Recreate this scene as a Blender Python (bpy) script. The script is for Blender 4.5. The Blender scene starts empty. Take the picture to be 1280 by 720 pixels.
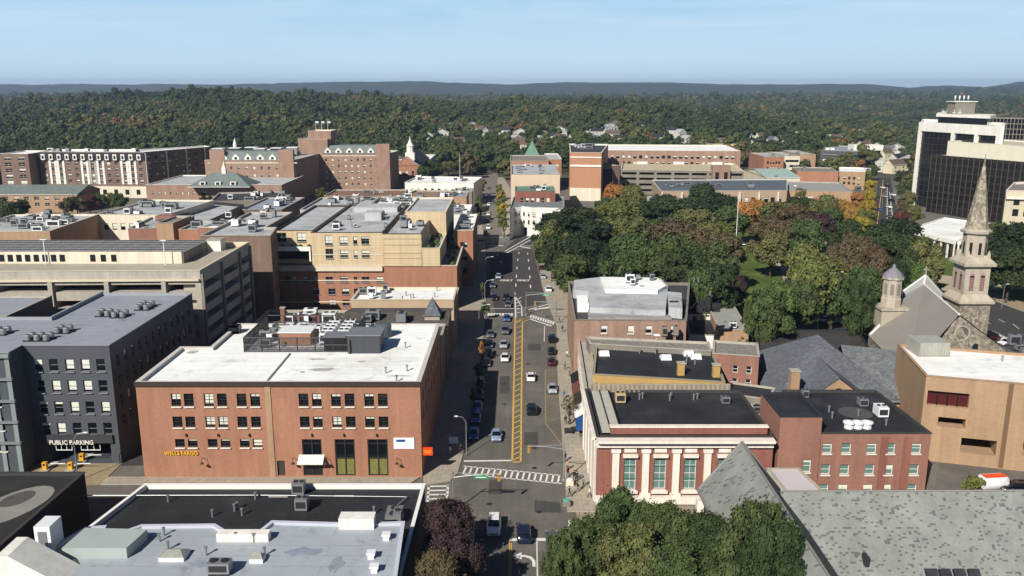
import bpy, bmesh, math, random
import numpy as np
from mathutils import Vector, Matrix
random.seed(7); rng = np.random.default_rng(7)
C = bpy.context.scene.collection
# ---------------- camera ----------------
F = 1080.; PITCH = math.radians(13.0); SP, CP = math.sin(PITCH), math.cos(PITCH); CAMZ = 60.
cd = bpy.data.cameras.new('camera'); cam = bpy.data.objects.new('camera', cd); C.objects.link(cam)
cam.location = (0, 0, CAMZ); cam.rotation_euler = (math.pi/2-PITCH, 0, 0)
cd.sensor_width = 36; cd.lens = 36*F/1280; cd.clip_start = .5; cd.clip_end = 40000
bpy.context.scene.camera = cam
# ---------------- sky, sun, exposure ----------------
SUN_EL, SUN_AZ = math.radians(36), math.radians(30)   # light travels towards (+sin az, +cos az)
w = bpy.data.worlds.new('World'); bpy.context.scene.world = w; w.use_nodes = True
nt = w.node_tree; bg = nt.nodes['Background']; sky = nt.nodes.new('ShaderNodeTexSky')
sky.sky_type = 'NISHITA'; sky.sun_disc = False; sky.sun_elevation = SUN_EL; sky.sun_rotation = SUN_AZ + math.pi
sky.altitude = 100; sky.air_density = 1.0; sky.dust_density = 0.4; sky.ozone_density = 3.0
tc = nt.nodes.new('ShaderNodeTexCoord'); mp = nt.nodes.new('ShaderNodeMapping'); mp.inputs['Scale'].default_value = (1.2, 1.2, 9)
mp.inputs['Rotation'].default_value = (0.05, -.12, .3)
nz = nt.nodes.new('ShaderNodeTexNoise'); nz.inputs['Scale'].default_value = 2.2; nz.inputs['Detail'].default_value = 9; nz.inputs['Roughness'].default_value = .62; nz.inputs['Distortion'].default_value = .6
cr = nt.nodes.new('ShaderNodeValToRGB'); cr.color_ramp.elements[0].position = .4; cr.color_ramp.elements[1].position = .72
mxs = nt.nodes.new('ShaderNodeMixRGB'); mxs.inputs[2].default_value = (10., 12.6, 14.6, 1)
ml = nt.nodes.new('ShaderNodeMath'); ml.operation = 'MULTIPLY'; ml.inputs[1].default_value = .75
L = nt.links.new
L(tc.outputs['Generated'], mp.inputs[0]); L(mp.outputs[0], nz.inputs[0]); L(nz.outputs[0], cr.inputs[0]); L(cr.outputs[0], ml.inputs[0]); mlr = nt.nodes.new('ShaderNodeMath'); mlr.operation = 'MULTIPLY'; L(ml.outputs[0], mlr.inputs[0]); L(mlr.outputs[0], mxs.inputs[0])
sxyz = nt.nodes.new('ShaderNodeSeparateXYZ'); L(tc.outputs['Generated'], sxyz.inputs[0])
r1 = nt.nodes.new('ShaderNodeMapRange'); L(sxyz.outputs[2], r1.inputs[0]); r1.inputs[1].default_value = .1; r1.inputs[2].default_value = .16; r1.inputs[3].default_value = .9; r1.inputs[4].default_value = 0.   # thin bright horizon veil
L(r1.outputs[0], mlr.inputs[1]); r2_ = nt.nodes.new('ShaderNodeMapRange'); L(sxyz.outputs[2], r2_.inputs[0]); r2_.inputs[1].default_value = .01; r2_.inputs[2].default_value = .13
hz0 = nt.nodes.new('ShaderNodeMixRGB'); L(r2_.outputs[0], hz0.inputs[0]); hz0.inputs[1].default_value = (10.4, 13.4, 15.8, 1); hz0.inputs[2].default_value = (5.2, 9.8, 14.2, 1)
hz1 = nt.nodes.new('ShaderNodeMixRGB'); L(r1.outputs[0], hz1.inputs[0]); gsky = nt.nodes.new('ShaderNodeMixRGB'); gsky.blend_type = 'MULTIPLY'; gsky.inputs[0].default_value = 1; gsky.inputs[2].default_value = (.5, .56, .68, 1); L(sky.outputs[0], gsky.inputs[1]); L(gsky.outputs[0], hz1.inputs[1]); L(hz0.outputs[0], hz1.inputs[2]); L(hz1.outputs[0], mxs.inputs[1]); L(mxs.outputs[0], bg.inputs['Color']); bg.inputs['Strength'].default_value = .05
sl = bpy.data.lights.new('sun', 'SUN'); sl.energy = 5.0; sl.angle = math.radians(.5); sl.color = (1, .95, .87)
so = bpy.data.objects.new('sun', sl); C.objects.link(so)
so.rotation_euler = Vector((math.sin(SUN_AZ)*math.cos(SUN_EL), math.cos(SUN_AZ)*math.cos(SUN_EL), -math.sin(SUN_EL))).to_track_quat('-Z', 'Y').to_euler()
sc = bpy.context.scene; sc.view_settings.view_transform = 'Standard'; sc.view_settings.look = 'None'; sc.view_settings.gamma = 1; sc.view_settings.exposure = 0.42
sc.render.engine = 'CYCLES'; sc.cycles.max_bounces = 5; sc.cycles.diffuse_bounces = 2; sc.cycles.glossy_bounces = 2; sc.cycles.transmission_bounces = 2
sc.cycles.volume_bounces = 0; sc.cycles.caustics_reflective = False; sc.cycles.caustics_refractive = False
sc.cycles.use_denoising = True; sc.cycles.volume_step_rate = 4
sc.render.film_transparent = False

# ---------------- helpers ----------------
def ray(px, py):
    u = (px-640)/F; v = (py-360)/F
    return u, CP-v*SP, -(SP+v*CP)
def P(px, py, h=0.):
    "point seen at px,py standing at height h"
    r = ray(px, py); t = (h-CAMZ)/r[2]; return (r[0]*t, r[1]*t)
def P3(px, py, h=0.): a = P(px, py, h); return Vector((a[0], a[1], h))
def AtY(px, py, Y):
    r = ray(px, py); t = Y/r[1]; return (r[0]*t, CAMZ+r[2]*t)
def s2l(c): c /= 255.; return c/12.92 if c <= .04045 else ((c+.055)/1.055)**2.4
def hexc(h): h = h.lstrip('#'); return tuple(s2l(int(h[i:i+2], 16)) for i in (0, 2, 4)) + (1,)

MATS = {}
def mat(name, col, rough=.85, var=.18, scale=.35, spec=.3, metal=0., col2=None, fine=1.0, kind=None, emit=None):
    if name in MATS: return MATS[name]
    m = bpy.data.materials.new(name); m.use_nodes = True; MATS[name] = m
    nt = m.node_tree; b = nt.nodes['Principled BSDF']; N = nt.nodes.new; L = nt.links.new
    c = hexc(col) if isinstance(col, str) else tuple(col)+(1,)
    b.inputs['Roughness'].default_value = rough; b.inputs['Metallic'].default_value = metal; b.inputs['Specular IOR Level'].default_value = spec
    if var <= 0: b.inputs['Base Color'].default_value = c; return m
    g = N('ShaderNodeNewGeometry')
    n1 = N('ShaderNodeTexNoise'); n1.inputs['Scale'].default_value = scale; n1.inputs['Detail'].default_value = 5; n1.inputs['Roughness'].default_value = .65
    n2 = N('ShaderNodeTexNoise'); n2.inputs['Scale'].default_value = scale*9*fine; n2.inputs['Detail'].default_value = 3
    mp = N('ShaderNodeMapping'); mp.inputs['Scale'].default_value = (1, 1, .45) if kind != 'flat' else (1, 1, 1)
    L(g.outputs['Position'], mp.inputs[0]); L(mp.outputs[0], n1.inputs[0]); L(g.outputs['Position'], n2.inputs[0])
    ad = N('ShaderNodeMath'); ad.operation = 'MULTIPLY_ADD'; L(n2.outputs[0], ad.inputs[0]); ad.inputs[1].default_value = .45; L(n1.outputs[0], ad.inputs[2])
    mr = N('ShaderNodeMapRange'); L(ad.outputs[0], mr.inputs[0]); mr.inputs[1].default_value = .5; mr.inputs[2].default_value = .95
    mr.inputs[3].default_value = 1-var; mr.inputs[4].default_value = 1+var
    base = N('ShaderNodeRGB'); base.outputs[0].default_value = c; src = base.outputs[0]
    if col2 is not None:
        mx = N('ShaderNodeMixRGB'); n3 = N('ShaderNodeTexNoise'); n3.inputs['Scale'].default_value = scale*.5; n3.inputs['Detail'].default_value = 7; n3.inputs['Roughness'].default_value = .7
        L(g.outputs['Position'], n3.inputs[0]); r3 = N('ShaderNodeMapRange'); L(n3.outputs[0], r3.inputs[0]); r3.inputs[1].default_value = .5; r3.inputs[2].default_value = .68
        L(r3.outputs[0], mx.inputs[0]); L(src, mx.inputs[1]); mx.inputs[2].default_value = hexc(col2); src = mx.outputs[0]
    if kind in ('brick', 'siding', 'seam', 'flat', 'slab') or name.startswith(('precast', 'cream', 'white_p', 'weathered')):   # rain streaks, worn wheel tracks, dirt spots
        mp5 = N('ShaderNodeMapping'); mp5.inputs['Scale'].default_value = (.9, .9, .06) if kind in ('brick', 'siding', None) else (.7, .06, 1) if kind == 'flat' else (.3, .3, .3); n5 = N('ShaderNodeTexNoise'); n5.inputs['Scale'].default_value = 1.; n5.inputs['Detail'].default_value = 6; n5.inputs['Roughness'].default_value = .7
        L(g.outputs['Position'], mp5.inputs[0]); L(mp5.outputs[0], n5.inputs[0]); r5 = N('ShaderNodeMapRange'); L(n5.outputs[0], r5.inputs[0]); m5 = N('ShaderNodeMixRGB'); m5.blend_type = 'MULTIPLY'; m5.inputs[0].default_value = 1
        r5.inputs[1].default_value, r5.inputs[2].default_value, r5.inputs[3].default_value, r5.inputs[4].default_value = (.3, .7, .84, 1.1) if kind not in ('seam', 'slab') else (.56, .68, 1., .74)
        L(src, m5.inputs[1]); L(r5.outputs[0], m5.inputs[2]); src = m5.outputs[0]
    if kind in ('brick', 'block', 'seam', 'shingle', 'slab', 'siding'):
        sx = N('ShaderNodeSeparateXYZ'); L(g.outputs['Position'], sx.inputs[0]); cx = N('ShaderNodeCombineXYZ')
        if kind in ('brick', 'block', 'siding'):
            a2 = N('ShaderNodeMath'); L(sx.outputs[0], a2.inputs[0]); L(sx.outputs[1], a2.inputs[1]); L(a2.outputs[0], cx.inputs[0]); L(sx.outputs[2], cx.inputs[1])
        else: L(sx.outputs[0], cx.inputs[0]); L(sx.outputs[1], cx.inputs[1])
        bt = N('ShaderNodeTexBrick'); L(cx.outputs[0], bt.inputs[0]); bt.inputs['Scale'].default_value = 1
        W_, H_, M_, k1, k2, km = {'brick': (.5, .2, .012, .95, 1.05, .9), 'block': (1.4, .5, .02, .8, 1.15, .75), 'seam': (14., 2.2, .05, .96, 1.03, .8), 'siding': (8., .45, .04, .97, 1.03, .72),
                                  'shingle': (.5, .32, .025, .7, 1.2, .7), 'slab': (1.5, 1.5, .05, .93, 1.06, .72)}[kind]
        bt.inputs['Brick Width'].default_value = W_; bt.inputs['Row Height'].default_value = H_; bt.inputs['Mortar Size'].default_value = M_
        for i_, k_ in (('Color1', k1), ('Color2', k2), ('Mortar', km)): bt.inputs[i_].default_value = (k_, k_, k_, 1)
        mb = N('ShaderNodeMixRGB'); mb.blend_type = 'MULTIPLY'; mb.inputs[0].default_value = 1; L(src, mb.inputs[1]); L(bt.outputs[0], mb.inputs[2]); src = mb.outputs[0]
    if kind == 'rubble':
        vo = N('ShaderNodeTexVoronoi'); vo.inputs['Scale'].default_value = 1.9; L(g.outputs['Position'], vo.inputs['Vector']); sv_ = N('ShaderNodeSeparateColor'); L(vo.outputs['Color'], sv_.inputs[0]); rv_ = N('ShaderNodeMapRange'); L(sv_.outputs[0], rv_.inputs[0]); rv_.inputs[3].default_value = .55; rv_.inputs[4].default_value = 1.35
        mb = N('ShaderNodeMixRGB'); mb.blend_type = 'MULTIPLY'; mb.inputs[0].default_value = 1; L(src, mb.inputs[1]); L(rv_.outputs[0], mb.inputs[2]); src = mb.outputs[0]
    if kind == 'mottle':   # scattered darker shingles
        sx = N('ShaderNodeSeparateXYZ'); L(g.outputs['Position'], sx.inputs[0]); cx = N('ShaderNodeCombineXYZ')
        z2 = N('ShaderNodeMath'); z2.operation = 'MULTIPLY_ADD'; L(sx.outputs[2], z2.inputs[0]); z2.inputs[1].default_value = .8; L(sx.outputs[1], z2.inputs[2])
        for k_, s_, o_ in ((0, .36, sx.outputs[0]), (1, .3, z2.outputs[0])):
            dv = N('ShaderNodeMath'); dv.operation = 'DIVIDE'; L(o_, dv.inputs[0]); dv.inputs[1].default_value = s_
            fl = N('ShaderNodeMath'); fl.operation = 'FLOOR'; L(dv.outputs[0], fl.inputs[0]); L(fl.outputs[0], cx.inputs[k_])
        wn = N('ShaderNodeTexWhiteNoise'); wn.noise_dimensions = '2D'; L(cx.outputs[0], wn.inputs['Vector'])
        gt = N('ShaderNodeMath'); gt.operation = 'GREATER_THAN'; L(wn.outputs[0], gt.inputs[0]); gt.inputs[1].default_value = .88
        mm = N('ShaderNodeMixRGB'); L(gt.outputs[0], mm.inputs[0]); L(src, mm.inputs[1]); mm.inputs[2].default_value = (c[0]*.5, c[1]*.53, c[2]*.55, 1); src = mm.outputs[0]
    mu = N('ShaderNodeMixRGB'); mu.blend_type = 'MULTIPLY'; mu.inputs[0].default_value = 1; L(src, mu.inputs[1]); L(mr.outputs[0], mu.inputs[2])
    L(mu.outputs[0], b.inputs['Base Color'])
    bp = N('ShaderNodeBump'); bp.inputs['Strength'].default_value = .15; bp.inputs['Distance'].default_value = .05; L(n2.outputs[0], bp.inputs['Height']); L(bp.outputs[0], b.inputs['Normal'])
    return m
M = mat
brick = M('red_brick', '#8b6456', .9, .13, .3, kind='brick'); brick2 = M('orange_brick', '#9b6f58', .9, .1, .25, kind='brick'); brick3 = M('brown_brick', '#766256', .9, .14, .3, kind='brick')
brickd = M('dark_red_brick', '#825549', .9, .12, .3, kind='brick'); tanb = M('tan_brick', '#a08468', .9, .08, .2, kind='brick'); pinkb = M('faded_brick', '#917666', .9, .16, .4, kind='brick')
white = M('white_paint', '#d9d6cc', .8, .06, .3); cream = M('cream_stucco', '#cdc4b0', .85, .08, .25); yellow = M('yellow_stucco', '#c2ae8c', .85, .06, .25, kind='siding')
ochre = M('ochre_paint', '#a88a52', .85, .12, .25); conc = M('precast_concrete', '#a29b8f', .9, .14, .25); concd = M('weathered_concrete', '#7d766c', .9, .16, .3)
graypaint = M('charcoal_grey_paint', '#474b51', .75, .1, .3); greenpaint = M('grey_green_cladding', '#7c8583', .75, .1, .3)
whiteroof = M('white_membrane', '#e8e7e4', .75, .04, .12, col2='#d3d1cb', kind='seam'); greyroof = M('grey_membrane', '#8b9099', .7, .08, .15, kind='seam'); ltroof = M('pale_grey_membrane', '#a9acad', .75, .14, .2, col2='#8d8f90', kind='seam')
blackroof = M('black_membrane', '#26282b', .7, .25, .2, col2='#34373a', kind='seam'); blueroof = M('blue_grey_membrane', '#99a0a6', .6, .06, .12, kind='seam'); gravel = M('ballast_gravel', '#77736c', .95, .18, .5, fine=3)
slate = M('grey_slate', '#5c6066', .8, .12, .3, kind='shingle'); slated = M('dark_slate', '#2e3035', .75, .15, .3, kind='shingle'); greenslate = M('grey_green_slate', '#6d7672', .8, .12, .3, kind='shingle')
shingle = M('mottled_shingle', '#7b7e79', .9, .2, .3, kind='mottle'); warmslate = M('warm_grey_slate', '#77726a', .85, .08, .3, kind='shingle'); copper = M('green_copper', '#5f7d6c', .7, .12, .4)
stone = M('rubble_stone', '#857c6f', .95, .38, 1.6, fine=1.5, kind='rubble'); pale = M('pale_stone', '#a19888', .9, .22, .6); limestone = M('cream_limestone', '#d8cfc3', .85, .07, .4)
metal = M('galvanised_steel', '#8f9294', .45, .1, 1., metal=.5); dmetal = M('dark_steel', '#2c2d30', .5, .1, 1.); whmetal = M('white_metal', '#d4d6d6', .5, .05, 1.)
glass = M('dark_glass', '#10151a', .08, 0, spec=.8); glassg = M('green_tinted_glass', '#5d7a74', .15, 0, spec=.8); blind = M('pale_blind', '#c9cabc', .8, 0); black = M('matt_black', '#0c0c0d', .8, 0)
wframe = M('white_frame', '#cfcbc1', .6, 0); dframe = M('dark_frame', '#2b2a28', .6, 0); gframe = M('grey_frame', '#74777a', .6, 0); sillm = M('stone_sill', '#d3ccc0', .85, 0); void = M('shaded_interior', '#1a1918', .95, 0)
redp = M('red_paint', '#a8311f', .6, .05); orangep = M('orange_paint', '#d9501e', .6, .03); yellowp = M('yellow_paint', '#c9952c', .6, .05); yelline = M('yellow_road_paint', '#c9a046', .8, .2, 1.5); whiline = M('white_road_paint', '#cfccc4', .8, .16, 1.5)
asph = M('asphalt', '#5f5b55', .95, .13, .12, col2='#6b665f', kind='flat', fine=2); asph2 = M('new_asphalt', '#3e3c3b', .95, .12, .15, kind='flat'); pav = M('pavement_concrete', '#9a9182', .95, .1, .3, kind='slab')
kerbm = M('kerb_granite', '#9a958b', .9, .1, .5); grassm = M('lawn', '#4a5a24', .95, .3, .12, col2='#5c6a2a', kind='flat'); roadm = 0; bark = M('bark', '#4b4036', .95, .2, 2.); burgl = M('burgundy_panel', '#4c1f20', .3, .1, 1.); bluep = M('blue_paint', '#24467c', .6, .05)
tyre = M('tyre_rubber', '#141414', .8, 0); rimm = M('alloy', '#9a9c9e', .35, 0, metal=.8); lampm = M('headlamp', '#dfe3e6', .15, 0, spec=.8); tailm = M('tail_lamp', '#7c1410', .3, 0)
signg = M('sign_green', '#1f8a5a', .5, 0); skin = M('skin', '#b98d72', .7, 0); solar = M('solar_glass', '#24272c', .3, .1, .5, spec=.5); lilac = M('pale_roof_sheet', '#b8b2b4', .8, .04, .3)

class MB:
    def __init__(s): s.v = []; s.f = []; s.m = []
    def add(s, vs, fs, m=0):
        o = len(s.v); s.v += [tuple(p) for p in vs]; s.f += [tuple(i+o for i in f) for f in fs]; s.m += [m]*len(fs); return s
    def box(s, c, d, rz=0, m=0, bot=True):
        x, y, z = d[0]/2, d[1]/2, d[2]/2; cs, sn = math.cos(rz), math.sin(rz)
        vs = [(c[0]+a*x*cs-b*y*sn, c[1]+a*x*sn+b*y*cs, c[2]+e*z) for e in (-1, 1) for a, b in ((-1, -1), (1, -1), (1, 1), (-1, 1))]
        return s.add(vs, ([(3, 2, 1, 0)] if bot else [])+[(4, 5, 6, 7), (0, 1, 5, 4), (1, 2, 6, 5), (2, 3, 7, 6), (3, 0, 4, 7)], m)
    def prism(s, poly, z0, z1, m=0, top=True, mt=None):
        n = len(poly); vs = [(p[0], p[1], z0) for p in poly]+[(p[0], p[1], z1) for p in poly]
        s.add(vs, [(i, (i+1) % n, n+(i+1) % n, n+i) for i in range(n)], m)
        if top: s.add([(p[0], p[1], z1) for p in poly], [tuple(range(n))], m if mt is None else mt)
        return s
    def tube(s, a, b, r0, r1=None, n=8, m=0, cap=True):
        a, b = Vector(a), Vector(b); r1 = r0 if r1 is None else r1; d = (b-a).normalized()
        x = d.cross(Vector((0, 0, 1)) if abs(d.z) < .9 else Vector((1, 0, 0))).normalized(); y = d.cross(x)
        vs = [p+(x*math.cos(t)+y*math.sin(t))*r for p, r in ((a, r0), (b, r1)) for t in [2*math.pi*i/n for i in range(n)]]
        s.add(vs, [(i, (i+1) % n, n+(i+1) % n, n+i) for i in range(n)]+([tuple(range(n, 2*n)), tuple(range(n-1, -1, -1))] if cap else []), m); return s
    def path(s, pts, r0, r1, n=6, m=0):
        k = len(pts)-1
        for i in range(k): s.tube(pts[i], pts[i+1], r0+(r1-r0)*i/k, r0+(r1-r0)*(i+1)/k, n, m)
        return s
    def lathe(s, prof, c=(0, 0, 0), n=12, m=0, rot=0):
        vs = [(c[0]+r*math.cos(rot+2*math.pi*i/n), c[1]+r*math.sin(rot+2*math.pi*i/n), c[2]+z) for r, z in prof for i in range(n)]
        fs = [(k*n+i, k*n+(i+1) % n, (k+1)*n+(i+1) % n, (k+1)*n+i) for k in range(len(prof)-1) for i in range(n)]
        return s.add(vs, fs, m)
    def mesh(s, name, mats):
        me = bpy.data.meshes.new(name); me.from_pydata(s.v, [], s.f)
        for m in mats: me.materials.append(m)
        if len(mats) > 1: me.polygons.foreach_set('material_index', s.m)
        me.update(); return me
def obj(name, src, mats=None, parent=None, loc=(0, 0, 0), rz=0, smooth=False):
    if isinstance(src, MB): src = src.mesh(name, mats if isinstance(mats, (list, tuple)) else [mats])
    if smooth: src.polygons.foreach_set('use_smooth', [True]*len(src.polygons))
    o = bpy.data.objects.new(name, src); C.objects.link(o); o.location = loc; o.rotation_euler = (0, 0, rz)
    if parent: o.parent = parent
    return o
def tag(o, label=None, cat=None, group=None, kind=None):
    if label: o['label'] = label
    if cat: o['category'] = cat
    if group: o['group'] = group
    if kind: o['kind'] = kind
    return o
def empty(name, loc, rz=0, **k):
    o = bpy.data.objects.new(name, None); C.objects.link(o); o.location = loc; o.rotation_euler = (0, 0, rz); o.empty_display_size = .5; return tag(o, **k)
KIDS = {}
def copy_tree(o, parent=None):
    c = o.copy(); C.objects.link(c); c.parent = parent
    for ch in o.children: copy_tree(ch, c)
    return c
def struct(name, mb, m): return tag(obj(name, mb, m), kind='structure')
def inset(poly, d):
    n = len(poly); out = []
    for i in range(n):
        a, b, c = Vector(poly[i-1]), Vector(poly[i]), Vector(poly[(i+1) % n]); d1 = (b-a).normalized(); d2 = (c-b).normalized()
        n1 = Vector((-d1.y, d1.x)); n2 = Vector((-d2.y, d2.x)); k = (n1+n2); k = k/max(k.dot(n1), .25)
        out.append((b.x+k.x*d, b.y+k.y*d))
    return out

# ---------------- windows ----------------
WC = {}
def win_mesh(w, h, style, var):
    key = (round(w, 1), round(h, 1), style, var)
    if key in WC: return WC[key]
    w, h = key[0], key[1]; fr = {'w': wframe, 'd': dframe, 'g': gframe}[style[0]]; muntin = style[1] if len(style) > 1 else '1'
    f = MB(); t = .09; d = .1
    for x in (-w/2+t/2, w/2-t/2): f.box((x, 0, 0), (t, d, h))
    for z in (-h/2+t/2, h/2-t/2): f.box((0, 0, z), (w-2*t, d, t))
    if muntin in '2346': f.box((0, 0, 0), (w-2*t, d*.8, t*.8))
    if muntin in '46': f.box((0, .01, 0), (t*.7, d*.6, h-2*t))
    if muntin == '6':
        for z in (-h/4, h/4): f.box((0, .01, z), (w-2*t, d*.5, t*.5))
    p = MB(); k = [0, .45, .8, .25, 0][var]
    if k: p.add([(-w/2, .03, h/2-h*k), (w/2, .03, h/2-h*k), (w/2, .03, h/2), (-w/2, .03, h/2)], [(0, 1, 2, 3)], 1)
    p.add([(-w/2, .03, -h/2), (w/2, .03, -h/2), (w/2, .03, h/2-h*k), (-w/2, .03, h/2-h*k)], [(0, 1, 2, 3)], 0)
    s = MB().box((0, -.16, -h/2-.09), (w+.06, .34, .16))
    both = MB(); both.add(f.v, f.f, 0); both.add(p.v, p.f, 1); both.m[len(f.f):] = [1+q for q in p.m]
    WC[key] = (f.mesh('window', [fr]), p.mesh('pane', [glass if 'g' not in style[2:] else glassg, blind]), s.mesh('sill', [sillm if style[0] != 'g' else gframe]), both.mesh('window', [fr, glass, blind]))
    return WC[key]

def text_mesh(cu):
    t = bpy.data.objects.new('tmp', cu); C.objects.link(t); me = bpy.data.meshes.new_from_object(t.evaluated_get(bpy.context.evaluated_depsgraph_get())); bpy.data.objects.remove(t); me.name = 'lettering'; return me
class Bd:
    def __init__(s, name, label, cat, poly, h, wall, roof, par=.7, base=0., cap=None, group=None, inner=None, label_only=None, capw=.35):
        s.poly = [tuple(p) for p in poly]; s.h = h; s.base = base; s.wall = wall; s.openings = {}; s.n = len(poly)
        s.org = Vector((sum(p[0] for p in poly)/s.n, sum(p[1] for p in poly)/s.n, base)); s.rz = h-par
        s.root = empty(name, s.org, label=label, cat=cat, group=group)
        s.P = [(p[0]-s.org.x, p[1]-s.org.y) for p in s.poly]; s.par = par; s.cap = cap; s.blds = []
        s.add_roof(s.P, h, par, roof, cap, wall, capw); s.vols = [(s.P, 0., h-base, wall)]; s.win = []; s.done = False; s.roofm = roof
    def add_roof(s, Pl, h, par, roof, cap, wall, capw=.35):
        zz = h-s.base; cap = cap or conc; ins = inset(Pl, capw)
        m = MB().add([(p[0], p[1], zz-par) for p in ins], [tuple(range(len(ins)))]); s.roof = obj('roof', m, roof, s.root)
        if par > 0:
            c = MB(); n = len(Pl); o2 = inset(Pl, -.12); i2 = inset(Pl, capw)
            vs = [(p[0], p[1], zz+.003) for p in o2]+[(p[0], p[1], zz+.12) for p in o2]+[(p[0], p[1], zz+.12) for p in i2]+[(p[0], p[1], zz-par) for p in i2]
            c.add(vs, [(k*n+i, k*n+(i+1) % n, (k+1)*n+(i+1) % n, (k+1)*n+i) for k in range(3) for i in range(n)]); obj('coping', c, cap, s.root)
    def vol(s, poly, z0, z1, wall=None, roof=None, par=.5, cap=None):
        "another box of the same building; returns its index"
        Pl = [(p[0]-s.org.x, p[1]-s.org.y) for p in poly]; s.add_roof(Pl, z1, par, roof or s.roofm, cap or s.cap, wall or s.wall)
        s.vols.append((Pl, z0-s.base, z1-s.base, wall or s.wall)); return len(s.vols)-1
    def fc(s, i, k=0):
        Pl = s.vols[k][0]; a = Vector(Pl[i])+s.org.xy; b = Vector(Pl[(i+1) % len(Pl)])+s.org.xy; return a, b, (b-a).length
    def uz(s, i, px, py, k=0):
        a, b, l = s.fc(i, k); d = (b-a)/l; r = ray(px, py); nrm = Vector((d.y, -d.x)); t = a.dot(nrm)/(r[0]*nrm.x+r[1]*nrm.y)
        p = Vector((r[0]*t, r[1]*t)); return (p-a).dot(d), CAMZ+r[2]*t
    def hole(s, i, u, z, w, h, k=0): s.openings.setdefault((k, i), []).append((u-w/2, u+w/2, z-h/2, z+h/2))
    def place(s, i, u, z, me, name, off=0., k=0, parent=None):
        a, b, l = s.fc(i, k); d = (b-a)/l; p = a+d*u-Vector((d.y, -d.x))*off
        return obj(name, me, None, parent or s.root, (p.x-s.org.x, p.y-s.org.y, z-s.base), math.atan2(d.y, d.x))
    def window(s, i, u, z, w, h, style='d2', k=0, detail=1, sill=True, rec=.22, var=None):
        l = s.fc(i, k)[2]
        if u-w/2 < .15 or u+w/2 > l-.15: return
        w, h = round(w, 1), round(h, 1); s.hole(i, u, z, w, h, k); var = random.choice([0, 0, 1, 2, 3]) if var is None else var
        fm, pm, sm, bm_ = win_mesh(w, h, style, var)
        if len(s.win) >= 98: s.extra = getattr(s, 'extra', []); s.extra.append((i, u, z, bm_, k)); return
        if detail == 0: s.win.append(s.place(i, u, z, bm_, 'window', rec, k)); return
        o = s.place(i, u, z, fm, 'window', rec, k); s.win.append(o); obj('pane', pm, None, o)
        if sill: obj('sill', sm, None, o, (0, -rec+.08, 0))
    def grid(s, i, xs, ys, w, h, style='d2', k=0, detail=1, yref=None, xref=None, skip=(), sill=True, var=None):
        "window centres given where the photo shows them: columns xs along one row, rows ys down one column; w,h metres"
        yref = ys[0] if yref is None else yref; xref = xs[0] if xref is None else xref
        for a, x in enumerate(xs):
            for b, y in enumerate(ys):
                if (a, b) in skip: continue
                s.window(i, s.uz(i, x, yref, k)[0], s.uz(i, xref, y, k)[1], w, h, style, k, detail, sill, var=var)
    def rows(s, i, n, zs, w, h, style='d2', k=0, detail=0, m0=2., m1=None, skip=(), sill=False, var=None):
        l = s.fc(i, k)[2]; m1 = m0 if m1 is None else m1
        for b, z in enumerate(zs):
            for a in range(n):
                if (a, b) in skip: continue
                s.window(i, m0+(l-m0-m1)*(a+.5)/n, z, w, h, style, k, detail, sill, var=var)
    def opening(s, i, x0, y0, x1, y1, me_mat=void, name='opening', k=0, depth=1.2, part=True):
        u0, z1 = s.uz(i, x0, y0, k); u1, z0 = s.uz(i, x1, y1, k); l = s.fc(i, k)[2]; u0 = max(u0, .2); u1 = min(u1, l-.2); z0 = max(z0, .01+s.base)
        s.open_m(i, u0, z0, u1, z1, me_mat, name, k, depth); return u0, z0, u1, z1
    def open_m(s, i, u0, z0, u1, z1, me_mat=void, name='opening', k=0, depth=1.2):
        s.openings.setdefault((k, i), []).append((u0, u1, z0, z1)); w, h = u1-u0, z1-z0
        m = MB().add([(-w/2, depth, -h/2), (w/2, depth, -h/2), (w/2, depth, h/2), (-w/2, depth, h/2)], [(0, 1, 2, 3)])
        s.dep = getattr(s, 'dep', {}); s.dep[(k, i, round(u0, 3), round(z0, 3))] = depth
        return s.place(i, (u0+u1)/2, (z0+z1)/2, m.mesh(name, [me_mat]), name, 0, k)
    def panel(s, i, x0, y0, x1, y1, m, name, off=.06, th=.12, k=0):
        u0, z1 = s.uz(i, x0, y0, k); u1, z0 = s.uz(i, x1, y1, k); return s.panel_m(i, u0, z0, u1, z1, m, name, off, th, k)
    def panel_m(s, i, u0, z0, u1, z1, m, name, off=.06, th=.12, k=0):
        b = MB().box((0, -off, 0), (u1-u0, th, z1-z0)); return s.place(i, (u0+u1)/2, (z0+z1)/2, b.mesh(name, [m]), name, 0, k)
    def on(s, name, mb, m, x, y, z=None, rz=0, parent=None):
        return obj(name, mb, m, parent or s.root, (x-s.org.x, y-s.org.y, (s.rz if z is None else z)-s.base), rz)
    def text(s, i, px, py, txt, size, m, k=0, off=.2, sx=1.):
        u, z = s.uz(i, px, py, k); cu = bpy.data.curves.new('lettering', 'FONT'); cu.body = txt; cu.size = size; cu.extrude = .05; cu.offset = .012*size; cu.align_x = 'CENTER'; cu.align_y = 'CENTER'; cu.materials.append(m)
        o = s.place(i, u, z, text_mesh(cu), 'lettering', -off, k); o.rotation_euler = (math.pi/2, 0, o.rotation_euler.z); o.scale = (sx, 1, 1); return o
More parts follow.
